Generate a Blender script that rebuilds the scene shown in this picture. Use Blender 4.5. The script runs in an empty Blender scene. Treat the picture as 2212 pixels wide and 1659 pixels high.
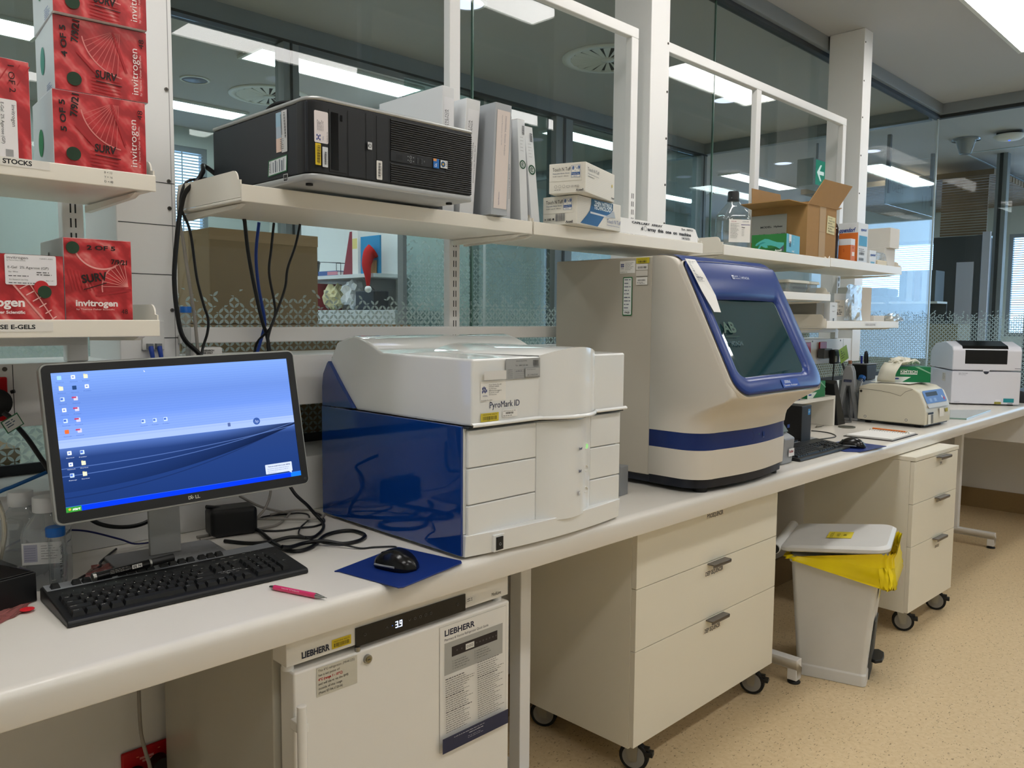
import bpy, bmesh, math, random
from mathutils import Vector, Matrix
random.seed(7)
C = bpy.context.scene.collection
PI = math.pi

# ---------------------------------------------------------------- camera
def make_camera():
    f, W = 1744.8, 2212.0
    yaw, pitch, roll = 0.78735, 0.08188, 0.00769
    fw = Vector((math.sin(yaw)*math.cos(pitch), math.cos(yaw)*math.cos(pitch), -math.sin(pitch)))
    rt = Vector((math.cos(yaw), -math.sin(yaw), 0)); up = rt.cross(fw)
    c, s = math.cos(roll), math.sin(roll)
    r = c*rt + s*up; u = -s*rt + c*up
    cam = bpy.data.cameras.new('camera'); cam.sensor_width = 36.0; cam.sensor_fit = 'HORIZONTAL'
    cam.lens = 36.0*f/W; cam.clip_start = 0.02; cam.clip_end = 200
    o = bpy.data.objects.new('camera', cam); C.objects.link(o)
    m = Matrix((r, u, -fw)).transposed().to_4x4(); m.translation = Vector((0, 0, 1.45))
    o.matrix_world = m
    bpy.context.scene.camera = o
make_camera()

# ---------------------------------------------------------------- world (daylight outside the windows), exposure
w = bpy.data.worlds.new('world'); bpy.context.scene.world = w; w.use_nodes = True
bg = w.node_tree.nodes['Background']; bg.inputs[0].default_value = (0.42, 0.66, 1.0, 1); bg.inputs[1].default_value = 4.0
vs = bpy.context.scene.view_settings
vs.view_transform = 'Standard'; vs.look = 'None'; vs.exposure = 0.22; vs.gamma = 1.0; vs.use_curve_mapping = False
LAMP = 14.0      # luminance of the troffers in this laboratory
LAMP_FAR = 13.0  # luminance of the troffers beyond the glass
CEIL = 3.15

# ---------------------------------------------------------------- materials
MATS = {}
def lin(v): return v/12.92 if v <= 0.04045 else ((v+0.055)/1.055)**2.4
def hexc(h):
    if isinstance(h, (tuple, list)): return tuple(h[:3])+(1,)
    h = h.lstrip('#'); return tuple(lin(int(h[i:i+2], 16)/255) for i in (0, 2, 4))+(1,)
def mat(name, col='#ffffff', rough=0.5, metal=0.0, emit=None, es=1.0, alpha=1.0, trans=0.0, ior=1.45, coat=0.0, spec=0.5, noise=0.0, nscale=20.0, bump=0.0, bscale=200.0):
    if name in MATS: return MATS[name]
    m = bpy.data.materials.new(name); m.use_nodes = True
    nt = m.node_tree; b = nt.nodes['Principled BSDF']
    b.inputs['Base Color'].default_value = hexc(col); b.inputs['Roughness'].default_value = rough
    b.inputs['Metallic'].default_value = metal; b.inputs['IOR'].default_value = ior
    b.inputs['Transmission Weight'].default_value = trans; b.inputs['Alpha'].default_value = alpha
    b.inputs['Coat Weight'].default_value = coat; b.inputs['Specular IOR Level'].default_value = spec
    if emit: b.inputs['Emission Color'].default_value = hexc(emit); b.inputs['Emission Strength'].default_value = es
    if noise > 0 or bump > 0:
        tc = nt.nodes.new('ShaderNodeTexCoord')
    if noise > 0:
        n = nt.nodes.new('ShaderNodeTexNoise'); n.inputs['Scale'].default_value = nscale; n.inputs['Detail'].default_value = 4
        nt.links.new(tc.outputs['Object'], n.inputs['Vector'])
        mx = nt.nodes.new('ShaderNodeMix'); mx.data_type = 'RGBA'
        c = hexc(col); k = 1-noise
        mx.inputs[6].default_value = (c[0]*k, c[1]*k, c[2]*k, 1); mx.inputs[7].default_value = c
        nt.links.new(n.outputs[0], mx.inputs[0]); nt.links.new(mx.outputs[2], b.inputs['Base Color'])
    if bump > 0:
        n2 = nt.nodes.new('ShaderNodeTexNoise'); n2.inputs['Scale'].default_value = bscale; n2.inputs['Detail'].default_value = 2
        nt.links.new(tc.outputs['Object'], n2.inputs['Vector'])
        bp = nt.nodes.new('ShaderNodeBump'); bp.inputs['Strength'].default_value = bump; bp.inputs['Distance'].default_value = 0.001
        nt.links.new(n2.outputs[0], bp.inputs['Height']); nt.links.new(bp.outputs[0], b.inputs['Normal'])
    MATS[name] = m; return m
def ink(h): return mat('ink_'+h.lstrip('#'), h, 0.55)

WHITE = mat('white_powder_coat', '#e9e8e6', 0.38, bump=0.15, bscale=900)
PANEL = mat('white_wall_panel', '#e4e3e0', 0.42)
CREAM = mat('cream_shelf_steel', '#efe9dc', 0.38)
BENCH = mat('white_bench_laminate', '#e6e1d8', 0.22, noise=0.05, nscale=3, bump=0.05, bscale=600)
CAB = mat('cream_cabinet_laminate', '#e9e3d2', 0.42, bump=0.05, bscale=500)
BLACK = mat('black_plastic', '#121314', 0.42)
BLACKG = mat('black_gloss', '#08080a', 0.12)
DARK = mat('charcoal_plastic', '#1b1c1e', 0.5, bump=0.2, bscale=900)
RUB = mat('black_rubber', '#151515', 0.7)
ALU = mat('brushed_aluminium', '#a9abad', 0.35, 0.9)
STEEL = mat('steel', '#9c9c98', 0.28, 1.0)
GREYP = mat('grey_plastic', '#8b8e92', 0.45)
LGREY = mat('light_grey_metal', '#8f9599', 0.4)
PAPER = mat('white_paper', '#f0efec', 0.7)
CARD = mat('brown_cardboard', '#8f7654', 0.8, noise=0.15, nscale=30)
CARDE = mat('cardboard_edge', '#7a5834', 0.9)
RED = mat('red_plastic', '#b00d18', 0.3)
BLUE = mat('blue_plastic', '#0b62b8', 0.35)
NAVY = mat('navy_mat', '#0b2360', 0.5)

def clear_mat(name, tint, gloss=0.06, opac=0.0, rough=0.03):
    """thin clear plastic or glass: straight-through transparency, Schlick reflection, optional cloudiness"""
    if name in MATS: return MATS[name]
    m = bpy.data.materials.new(name); m.use_nodes = True; nt = m.node_tree; nt.nodes.clear()
    N = nt.nodes.new; out = N('ShaderNodeOutputMaterial')
    tr = N('ShaderNodeBsdfTransparent'); tr.inputs[0].default_value = hexc(tint)
    gl = N('ShaderNodeBsdfGlossy'); gl.inputs['Roughness'].default_value = rough
    lw = N('ShaderNodeLayerWeight'); lw.inputs[0].default_value = 0.5
    pw = N('ShaderNodeMath'); pw.operation = 'POWER'; pw.inputs[1].default_value = 4.5
    nt.links.new(lw.outputs['Facing'], pw.inputs[0])
    ma = N('ShaderNodeMath'); ma.operation = 'MULTIPLY_ADD'; ma.inputs[1].default_value = 0.9-gloss; ma.inputs[2].default_value = gloss
    nt.links.new(pw.outputs[0], ma.inputs[0])
    mx = N('ShaderNodeMixShader'); nt.links.new(ma.outputs[0], mx.inputs[0])
    base = tr
    if opac > 0:
        df = N('ShaderNodeBsdfDiffuse'); df.inputs[0].default_value = tuple(0.82*c_ for c_ in hexc(tint)[:3])+(1,)
        m2 = N('ShaderNodeMixShader'); m2.inputs[0].default_value = opac
        nt.links.new(tr.outputs[0], m2.inputs[1]); nt.links.new(df.outputs[0], m2.inputs[2]); base = m2
    nt.links.new(base.outputs[0], mx.inputs[1]); nt.links.new(gl.outputs[0], mx.inputs[2])
    nt.links.new(mx.outputs[0], out.inputs[0])
    MATS[name] = m; return m
CLEAR = clear_mat('clear_plastic', '#f4f6f6', 0.08, 0.10)
BAGM = clear_mat('clear_bag_film', '#f2f4f4', 0.12, 0.16, 0.12)
GLASSW = clear_mat('clear_bottle_glass', '#eef3f3', 0.09, 0.05)

def frosted_glass(name, axis, znode, zfull, ztop, pitch, tint='#f3f7f6', sparse=False, seedoff=0.0):
    """clear partition glass with a printed leaf pattern of frosted film: overlapping circles, the leaves thinning out upward"""
    m = bpy.data.materials.new(name); m.use_nodes = True; nt = m.node_tree; nt.nodes.clear()
    N = nt.nodes.new; L = nt.links.new
    def math_(op, a, b=None, c=None):
        n = N('ShaderNodeMath'); n.operation = op
        for i, v in enumerate((a, b, c)):
            if v is None: continue
            if hasattr(v, 'is_linked') or hasattr(v, 'links'): L(v, n.inputs[i])
            else: n.inputs[i].default_value = v
        return n.outputs[0]
    out = N('ShaderNodeOutputMaterial'); tc = N('ShaderNodeTexCoord'); sp = N('ShaderNodeSeparateXYZ')
    L(tc.outputs['Object'], sp.inputs[0])
    h = sp.outputs[axis]; z = sp.outputs[2]
    k = 1.0/pitch   # nodes sit on i+j even at spacing pitch/2; rotate 45 deg to a square lattice
    a = math_('MULTIPLY', h, k); bz = math_('MULTIPLY', z, k)
    u = math_('ADD', a, bz); v = math_('SUBTRACT', a, bz)
    def lens(p, q):
        # lens between circle centres (floor p, round q) and (floor p + 1, round q), radius sqrt(.5)
        fp = math_('FLOOR', p); rq = math_('ROUND', q)
        dx = math_('SUBTRACT', p, fp); dy = math_('SUBTRACT', q, rq)
        dy2 = math_('MULTIPLY', dy, dy)
        d1 = math_('ADD', math_('MULTIPLY', dx, dx), dy2)
        ex = math_('SUBTRACT', dx, 1.0); d2 = math_('ADD', math_('MULTIPLY', ex, ex), dy2)
        mx = math_('MAXIMUM', d1, d2)
        ins = math_('LESS_THAN', mx, 0.455)
        cx = N('ShaderNodeCombineXYZ'); L(math_('ADD', fp, 0.5), cx.inputs[0]); L(rq, cx.inputs[1]); cx.inputs[2].default_value = seedoff
        wn = N('ShaderNodeTexWhiteNoise'); wn.noise_dimensions = '3D'; L(cx.outputs[0], wn.inputs[0])
        return ins, wn.outputs[0]
    i1, r1 = lens(u, v); i2, r2 = lens(v, u)
    # keep probability falls from 1 at zfull to 0 at ztop
    mr = N('ShaderNodeMapRange'); mr.inputs[1].default_value = zfull; mr.inputs[2].default_value = ztop
    mr.inputs[3].default_value = 1.05; mr.inputs[4].default_value = -0.02; L(z, mr.inputs[0])
    k1 = math_('MULTIPLY', i1, math_('LESS_THAN', r1, mr.outputs[0])); k2 = math_('MULTIPLY', i2, math_('LESS_THAN', math_('ADD', r2, 0.0), mr.outputs[0]))
    mask = math_('MAXIMUM', k1, k2)
    tr = N('ShaderNodeBsdfTransparent'); tr.inputs[0].default_value = hexc(tint)
    gl = N('ShaderNodeBsdfGlossy'); gl.inputs['Roughness'].default_value = 0.0
    lw = N('ShaderNodeLayerWeight'); lw.inputs[0].default_value = 0.5
    fr = math_('MULTIPLY_ADD', math_('POWER', lw.outputs['Facing'], 4.5), 0.85, 0.045)
    df = N('ShaderNodeBsdfDiffuse'); df.inputs[0].default_value = (0.42, 0.52, 0.50, 1)
    tl = N('ShaderNodeBsdfTranslucent'); tl.inputs[0].default_value = (0.50, 0.60, 0.58, 1)
    fm = N('ShaderNodeMixShader'); fm.inputs[0].default_value = 0.5; L(df.outputs[0], fm.inputs[1]); L(tl.outputs[0], fm.inputs[2])
    m1 = N('ShaderNodeMixShader'); L(math_('MULTIPLY', mask, 0.85), m1.inputs[0]); L(tr.outputs[0], m1.inputs[1]); L(fm.outputs[0], m1.inputs[2])
    m2 = N('ShaderNodeMixShader'); L(fr, m2.inputs[0]); L(m1.outputs[0], m2.inputs[1]); L(gl.outputs[0], m2.inputs[2])
    L(m2.outputs[0], out.inputs[0]); MATS[name] = m; return m

PANE = clear_mat('clear_pane_back', '#f6f9f8', 0.0)
def pane(name, b, m, face):
    """one glass sheet: the printed film on a single face, plain glass on the others"""
    o = MB().box(*b, m).build(name); o.data.materials.append(PANE); s = [b[0], b[1], b[2]]
    for p in o.data.polygons:
        n = p.normal; p.material_index = 0 if n[face] < -.9 else 1
    return o

# ---------------------------------------------------------------- mesh helpers
class MB:
    """collects shapes into one mesh; every shape takes a material"""
    def __init__(s): s.v = []; s.f = []; s.m = []; s.mats = []; s.sm = []
    def mi(s, m):
        if m not in s.mats: s.mats.append(m)
        return s.mats.index(m)
    def add(s, vs, fs, m, smooth=False):
        o = len(s.v); s.v += [tuple(v) for v in vs]; k = s.mi(m)
        for f in fs: s.f.append([o+i for i in f]); s.m.append(k); s.sm.append(smooth)
        return s
    def box(s, x0, y0, z0, x1, y1, z1, m):
        vs = [(x, y, z) for z in (z0, z1) for y in (y0, y1) for x in (x0, x1)]
        return s.add(vs, [(0, 2, 3, 1), (4, 5, 7, 6), (0, 1, 5, 4), (2, 6, 7, 3), (0, 4, 6, 2), (1, 3, 7, 5)], m)
    def hexa(s, v8, m):
        return s.add(v8, [(0, 2, 3, 1), (4, 5, 7, 6), (0, 1, 5, 4), (2, 6, 7, 3), (0, 4, 6, 2), (1, 3, 7, 5)], m)
    def obox(s, O, R, F, U, w, d, h, m):
        O, R, F, U = map(Vector, (O, R, F, U)); R.normalize(); F.normalize(); U.normalize()
        vs = [O+R*(w*a)+F*(d*b)+U*(h*c) for c in (0, 1) for b in (0, 1) for a in (0, 1)]
        return s.hexa(vs, m)
    def cyl(s, p0, p1, r, m, n=20, r1=None, cap=True, smooth=True):
        p0, p1 = Vector(p0), Vector(p1); d = (p1-p0).normalized()
        a = d.orthogonal().normalized(); b = d.cross(a); r1 = r if r1 is None else r1
        vs = []
        for i in range(n):
            t = 2*PI*i/n; q = a*math.cos(t)+b*math.sin(t); vs.append(p0+q*r); vs.append(p1+q*r1)
        fs = [(2*i, 2*((i+1) % n), 2*((i+1) % n)+1, 2*i+1) for i in range(n)]
        s.add(vs, fs, m, smooth)
        if cap:
            s.add([vs[2*i] for i in range(n)], [list(range(n))[::-1]], m); s.add([vs[2*i+1] for i in range(n)], [list(range(n))], m)
        return s
    def tube(s, pts, r, m, n=8, sub=6, rz=None):
        P = smooth_path(pts, sub); rs = r if isinstance(r, (list, tuple)) else None
        rings = []; a = None
        for i, p in enumerate(P):
            d = (P[min(i+1, len(P)-1)]-P[max(i-1, 0)])
            if d.length < 1e-9: d = Vector((0, 0, 1))
            d.normalize()
            if a is None: a = d.orthogonal().normalized()
            a = (a-d*a.dot(d)); a = a.normalized() if a.length > 1e-6 else d.orthogonal().normalized()
            b = d.cross(a); rr = r if rs is None else rs[0]+(rs[1]-rs[0])*i/(len(P)-1)
            rings.append([p+(a*math.cos(2*PI*k/n)+b*math.sin(2*PI*k/n))*rr for k in range(n)])
        vs = [v for q in rings for v in q]; fs = []
        for i in range(len(rings)-1):
            for k in range(n): fs.append((i*n+k, i*n+(k+1) % n, (i+1)*n+(k+1) % n, (i+1)*n+k))
        s.add(vs, fs, m, True); s.add(rings[0], [list(range(n))[::-1]], m); s.add(rings[-1], [list(range(n))], m)
        return s
    def lathe(s, prof, c, m, n=28, axis=(0, 0, 1), cap=(True, True), sq=None):
        c = Vector(c); d = Vector(axis).normalized(); a = Vector((1, 0, 0)) if abs(d.z) > 0.9 else d.orthogonal().normalized(); b = d.cross(a)
        vs = []
        for (r, h) in prof:
            for k in range(n):
                t = 2*PI*k/n; ct, st = math.cos(t), math.sin(t)
                if sq: e = 1.0/(abs(ct)**sq+abs(st)**sq)**(1.0/sq); ct *= e; st *= e
                vs.append(c+d*h+(a*ct+b*st)*r)
        fs = [(i*n+k, i*n+(k+1) % n, (i+1)*n+(k+1) % n, (i+1)*n+k) for i in range(len(prof)-1) for k in range(n)]
        s.add(vs, fs, m, True)
        if cap[0] and prof[0][0] > 1e-5: s.add(vs[:n], [list(range(n))[::-1]], m)
        if cap[1] and prof[-1][0] > 1e-5: s.add(vs[-n:], [list(range(n))], m)
        return s
    def prism(s, poly, O, A, B, D, depth, m, smooth=False):
        """poly in the plane O + a*A + b*B, extruded by D*depth"""
        O, A, B, D = map(Vector, (O, A, B, D)); n = len(poly)
        v0 = [O+A*a+B*b for a, b in poly]; v1 = [v+D*depth for v in v0]
        s.add(v0, [list(range(n))[::-1]], m); s.add(v1, [list(range(n))], m)
        s.add(v0+v1, [(i, (i+1) % n, n+(i+1) % n, n+i) for i in range(n)], m, smooth)
        return s
    def loft(s, rings, m, smooth=True, closed=True, caps=True):
        n = len(rings[0]); vs = [v for r in rings for v in r]; fs = []
        kk = n if closed else n-1
        for i in range(len(rings)-1):
            for k in range(kk): fs.append((i*n+k, i*n+(k+1) % n, (i+1)*n+(k+1) % n, (i+1)*n+k))
        s.add(vs, fs, m, smooth)
        if caps: s.add(rings[0], [list(range(n))[::-1]], m); s.add(rings[-1], [list(range(n))], m)
        return s
    def build(s, name, parent=None, bevel=0, seg=2, loc=None, weld=False, auto=35, solid=0, sub=0):
        me = bpy.data.meshes.new(name); me.from_pydata([tuple(v) for v in s.v], [], s.f)
        for m in s.mats: me.materials.append(m)
        me.polygons.foreach_set('material_index', s.m)
        me.polygons.foreach_set('use_smooth', s.sm)
        bm = bmesh.new(); bm.from_mesh(me)
        if weld or bevel: bmesh.ops.remove_doubles(bm, verts=bm.verts, dist=1e-5)
        bmesh.ops.recalc_face_normals(bm, faces=bm.faces)
        bm.to_mesh(me); bm.free(); me.update()
        o = bpy.data.objects.new(name, me); C.objects.link(o)
        if parent: o.parent = parent
        if loc: o.location = loc
        if sub:
            d = o.modifiers.new('subdiv', 'SUBSURF'); d.levels = sub; d.render_levels = sub
        if solid:
            d = o.modifiers.new('solid', 'SOLIDIFY'); d.thickness = solid; d.offset = 0
        if bevel:
            b = o.modifiers.new('bevel', 'BEVEL'); b.width = bevel; b.segments = seg; b.limit_method = 'ANGLE'; b.angle_limit = math.radians(auto)
            b.harden_normals = False
            for p in me.polygons: p.use_smooth = True
            wn = o.modifiers.new('wn', 'WEIGHTED_NORMAL'); wn.keep_sharp = True
        return o
def smooth_path(pts, sub):
    P = [Vector(p) for p in pts]
    if sub <= 1 or len(P) < 3: return P
    out = []
    for i in range(len(P)-1):
        p0 = P[max(i-1, 0)]; p1 = P[i]; p2 = P[i+1]; p3 = P[min(i+2, len(P)-1)]
        for k in range(sub):
            t = k/sub; t2 = t*t; t3 = t2*t
            out.append(0.5*((2*p1)+(-p0+p2)*t+(2*p0-5*p1+4*p2-p3)*t2+(-p0+3*p1-3*p2+p3)*t3))
    out.append(P[-1]); return out
def rrect(x0, y0, x1, y1, r, n=5):
    """rounded rectangle outline; r may be one radius or four (bl, br, tr, tl)"""
    rs = r if isinstance(r, (list, tuple)) else (r,)*4
    out = []
    for (cx, cy, a0, q) in ((x0, y0, PI, rs[0]), (x1, y0, 1.5*PI, rs[1]), (x1, y1, 0, rs[2]), (x0, y1, 0.5*PI, rs[3])):
        sx = 1 if cx == x0 else -1; sy = 1 if cy == y0 else -1
        if q <= 1e-6: out.append((cx, cy)); continue
        for i in range(n+1):
            a = a0+0.5*PI*i/n; out.append((cx+sx*q+q*math.cos(a), cy+sy*q+q*math.sin(a)))
    return out
def thing(name, label, cat, loc=(0, 0, 0), rz=0, group=None):
    o = bpy.data.objects.new(name, None); C.objects.link(o); o.location = loc; o.rotation_euler = (0, 0, math.radians(rz)); o.empty_display_size = 0.05
    o['label'] = label; o['category'] = cat
    if group: o['group'] = group
    return o
def tag(o, label, cat, group=None, kind=None):
    o['label'] = label; o['category'] = cat
    if group: o['group'] = group
    if kind: o['kind'] = kind
    return o
def struct(o): o['kind'] = 'structure'; return o
def copy_tree(o, parent=None):
    c = o.copy(); C.objects.link(c); c.parent = parent
    for ch in list(o.children): copy_tree(ch, c)
    return c

# ---------------------------------------------------------------- lettering and print
_tx = {}
def text_mesh(t, bold=False, ital=False):
    k = (t, bold, ital)
    if k in _tx: return _tx[k]
    cu = bpy.data.curves.new('t', 'FONT'); cu.body = t; cu.size = 1.0; cu.resolution_u = 3
    if bold: cu.offset = 0.032
    if ital: cu.shear = 0.25
    ob = bpy.data.objects.new('t', cu); C.objects.link(ob); bpy.context.view_layer.update()
    me = bpy.data.meshes.new_from_object(ob.evaluated_get(bpy.context.evaluated_depsgraph_get()))
    vs = [(v.co.x, v.co.y) for v in me.vertices]; fs = [list(p.vertices) for p in me.polygons]
    w = max([v[0] for v in vs], default=0.1)
    bpy.data.objects.remove(ob); bpy.data.curves.remove(cu); bpy.data.meshes.remove(me)
    _tx[k] = (vs, fs, w); return _tx[k]
class Dec:
    """print on a flat face: plane O + x*R + y*U, metres; each layer a hair further out. S(x, y) may bend the plane"""
    def __init__(s, O, R, U, off=0.0004):
        s.O, s.R, s.U = Vector(O), Vector(R).normalized(), Vector(U).normalized(); s.n = s.R.cross(s.U).normalized(); s.k = 0; s.off = off; s.mb = MB()
    def P(s, x, y, k): return s.O+s.R*x+s.U*y+s.n*(s.off+k*0.00012)
    def poly(s, pts, m, k=None):
        if k is None: s.k += 1; k = s.k
        m = ink(m) if isinstance(m, str) else m
        s.mb.add([s.P(x, y, k) for x, y in pts], [list(range(len(pts)))], m); return s
    def rect(s, x, y, w, h, m, r=0, k=None):
        return s.poly(rrect(x, y, x+w, y+h, r, 4) if r else [(x, y), (x+w, y), (x+w, y+h), (x, y+h)], m, k)
    def disc(s, x, y, r, m, n=28, ry=None):
        ry = ry or r; return s.poly([(x+r*math.cos(2*PI*i/n), y+ry*math.sin(2*PI*i/n)) for i in range(n)], m)
    def ring(s, x, y, r, t, m, n=24, a0=0, a1=2*PI):
        s.k += 1; m = ink(m) if isinstance(m, str) else m
        vs = []; fs = []
        for i in range(n+1):
            a = a0+(a1-a0)*i/n
            vs += [s.P(x+r*math.cos(a), y+r*math.sin(a), s.k), s.P(x+(r-t)*math.cos(a), y+(r-t)*math.sin(a), s.k)]
        for i in range(n): fs.append((2*i, 2*i+2, 2*i+3, 2*i+1))
        s.mb.add(vs, fs, m); return s
    def line(s, pts, w, m):
        s.k += 1; m = ink(m) if isinstance(m, str) else m
        for (x0, y0), (x1, y1) in zip(pts, pts[1:]):
            dx, dy = x1-x0, y1-y0; L = math.hypot(dx, dy) or 1; nx, ny = -dy/L*w/2, dx/L*w/2; ex, ey = dx/L*w*0.4, dy/L*w*0.4
            s.mb.add([s.P(x0-ex+nx, y0-ey+ny, s.k), s.P(x0-ex-nx, y0-ey-ny, s.k), s.P(x1+ex-nx, y1+ey-ny, s.k), s.P(x1+ex+nx, y1+ey+ny, s.k)], [(0, 1, 2, 3)], m)
        return s
    def text(s, t, x, y, h, m, w=None, bold=False, ital=False, rot=0, align='l'):
        """h = cap height; w squeezes the line to that width"""
        s.k += 1; m = ink(m) if isinstance(m, str) else m
        vs, fs, tw = text_mesh(t, bold, ital); sy = h/0.70; sx = sy if w is None else w/tw
        x0 = {'l': 0, 'c': -tw*sx/2, 'r': -tw*sx}[align]; c, q = math.cos(math.radians(rot)), math.sin(math.radians(rot))
        s.mb.add([s.P(x+(a*sx+x0)*c-b*sy*q, y+(a*sx+x0)*q+b*sy*c, s.k) for a, b in vs], fs, m); return s
    def barcode(s, x, y, w, h, m='#111111', seed=1, n=22):
        rnd = random.Random(seed); s.k += 1; mm = ink(m); cx = 0; u = w/(n*2.0)
        while cx < w-u:
            bw = u*rnd.choice((0.6, 0.9, 1.6)); s.rect(x+cx, y, min(bw, w-cx), h, mm, k=s.k); cx += bw+u*rnd.choice((0.6, 0.9, 1.4))
        return s
    def lines(s, x, y, w, n, gap, m='#333333', t=None, seed=3):
        """rows of small print, word by word"""
        rnd = random.Random(seed); s.k += 1; mm = ink(m); t = t or gap*0.42
        for i in range(n):
            cx = 0; lim = w*rnd.uniform(0.6, 1)
            while cx < lim:
                ww = gap*rnd.uniform(0.8, 3); s.rect(x+cx, y-i*gap, min(ww, lim-cx+gap*0.2), t, mm, k=s.k); cx += ww+gap*0.5
        return s
    def build(s, name, parent, label=None):
        o = s.mb.build(name, parent)
        if label: o['label'] = label
        return o

# ================================================================ THE SETTING
X0, X1, Y0, Y1 = -2.2, 7.03, -3.2, 2.25      # this laboratory; glass along Y1 and along X1
def floor_mat():
    m = bpy.data.materials.new('flecked_vinyl_floor'); m.use_nodes = True; nt = m.node_tree; b = nt.nodes['Principled BSDF']; N = nt.nodes.new; L = nt.links.new
    tc = N('ShaderNodeTexCoord')
    base = N('ShaderNodeTexNoise'); base.inputs['Scale'].default_value = 60; base.inputs['Detail'].default_value = 3; L(tc.outputs['Object'], base.inputs[0])
    cr = N('ShaderNodeValToRGB'); cr.color_ramp.elements[0].position = 0.35; cr.color_ramp.elements[1].position = 0.65
    cr.color_ramp.elements[0].color = hexc('#cfb78f'); cr.color_ramp.elements[1].color = hexc('#d8c29c'); L(base.outputs[0], cr.inputs[0])
    def flecks(scale, stretch, thr, off):
        mp = N('ShaderNodeMapping'); mp.inputs['Scale'].default_value = stretch; mp.inputs['Location'].default_value = off; mp.inputs['Rotation'].default_value = (0, 0, off[0])
        dn = N('ShaderNodeTexNoise'); dn.inputs['Scale'].default_value = 40; L(tc.outputs['Object'], dn.inputs[0])
        vm = N('ShaderNodeVectorMath'); vm.operation = 'MULTIPLY_ADD'; L(dn.outputs[1], vm.inputs[0]); vm.inputs[1].default_value = (0.02, 0.02, 0); L(tc.outputs['Object'], vm.inputs[2])
        L(vm.outputs[0], mp.inputs[0])
        vo = N('ShaderNodeTexVoronoi'); vo.inputs['Scale'].default_value = scale; vo.inputs['Randomness'].default_value = 1.0; L(mp.outputs[0], vo.inputs[0])
        lt = N('ShaderNodeMath'); lt.operation = 'LESS_THAN'; lt.inputs[1].default_value = thr; L(vo.outputs['Distance'], lt.inputs[0])
        return lt.outputs[0]
    f = None
    for a in (flecks(30, (1, 3.2, 1), 0.16, (0.6, 0, 0)), flecks(34, (3.2, 1, 1), 0.13, (2.3, 1, 0)), flecks(42, (1, 3, 1), 0.11, (1.5, 3, 0))):
        if f is None: f = a
        else:
            mx = N('ShaderNodeMath'); mx.operation = 'MAXIMUM'; L(f, mx.inputs[0]); L(a, mx.inputs[1]); f = mx.outputs[0]
    mi = N('ShaderNodeMix'); mi.data_type = 'RGBA'; sc = N('ShaderNodeMath'); sc.operation = 'MULTIPLY'; sc.inputs[1].default_value = 0.7; L(f, sc.inputs[0])
    L(sc.outputs[0], mi.inputs[0]); L(cr.outputs[0], mi.inputs[6]); mi.inputs[7].default_value = hexc('#6e5636'); L(mi.outputs[2], b.inputs['Base Color'])
    b.inputs['Roughness'].default_value = 0.42
    return m
FLOOR = floor_mat()
CEILM = mat('ceiling_paint', '#bcbcbc', 0.85, bump=0.3, bscale=400)
HDR = mat('grey_aluminium_frame', '#8b9296', 0.45)
HDRD = mat('dark_gasket', '#2e3234', 0.6)
WALLM = mat('painted_wall', '#cfd2cf', 0.7)
SKIRT = mat('coved_vinyl_skirting', '#9a8057', 0.5, noise=0.2, nscale=80)

struct(MB().box(-2.3, -3.3, -0.1, 13, 8.0, 0.0, FLOOR).build('floor'))
struct(MB().box(-2.3, -3.3, CEIL, 13, 8.0, CEIL+0.1, CEILM).build('ceiling'))
struct(MB().box(-2.3, -3.3, 0, -2.2, 8.0, CEIL, WALLM).build('wall_left'))
struct(MB().box(-2.2, -3.3, 0, 7.0, -3.2, CEIL, WALLM).build('wall_front'))
struct(MB().box(7.0, -3.3, 0, 13, -3.2, CEIL, WALLM).build('wall_corridor_front'))
# wall under the bench and under the glass
struct(MB().box(-2.2, 2.02, 0, 7.0, 2.24, 0.838, PANEL).build('wall_under_bench'))
struct(MB().box(-2.2, 2.0, 0.9005, 7.0, 2.244, 1.055, PANEL).build('wall_upstand', bevel=.002))
struct(MB().box(-2.2, 2.236, 1.0555, 7.0, 2.2455, 1.082, HDRD).build('trim_20'))
mb = MB()
for x in (-0.35, 0.827, 2.3, 3.55, 4.75, 5.9): mb.box(x-0.002, 2.018, 0.14, x+0.002, 2.021, 0.838, HDRD)
struct(mb.build('trim_1'))
struct(MB().box(-2.2, 2.005, 0, 7.0, 2.02, 0.15, SKIRT).build('baseboard_rear'))
struct(MB().box(7.0, -3.2, 0, 7.06, 2.24, 0.90, PANEL).build('wall_right'))
struct(MB().box(6.985, -3.2, 0, 7.0, 2.005, 0.15, SKIRT).build('baseboard_right'))
# ceiling-high glass along the back: five panes, header, sill
FG = frosted_glass('leaf_print_glass', 0, 0, 1.455, 1.535, 0.032)
FGX = frosted_glass('leaf_print_glass_side', 1, 0, 1.44, 1.54, 0.032)
FGF = frosted_glass('leaf_print_glass_far', 0, 0, 1.78, 2.02, 0.05, tint='#b6cbca', seedoff=3.0)
xs = [-2.2, 0.36, 2.04, 3.69, 5.36, 7.03]
for i in range(5):
    struct(pane('window_%d' % (i+1), (xs[i]+0.0025, 2.246, 0.90, xs[i+1]-0.0025, 2.254, 3.06), FG, 1))
GEDGE = mat('green_glass_edge', '#5d7d72', 0.2)
for i, x in enumerate(xs[1:-1]): struct(MB().box(x-0.0025, 2.245, 0.9, x+0.0025, 2.255, 3.06, GEDGE).build('trim_%d' % (i+2)))
struct(MB().box(-2.2, 2.20, 3.07, 7.08, 2.30, CEIL, HDR).box(-2.2, 2.225, 3.045, 7.055, 2.275, 3.07, HDRD).build('trim_6', bevel=0.002))
ys = [2.25, 0.55, -1.3, -3.2]
for i in range(3):
    struct(pane('window_%d' % (i+6), (7.026, ys[i+1]+0.0025, 0.90, 7.034, ys[i]-0.006, 3.06), FGX, 0))
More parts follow.
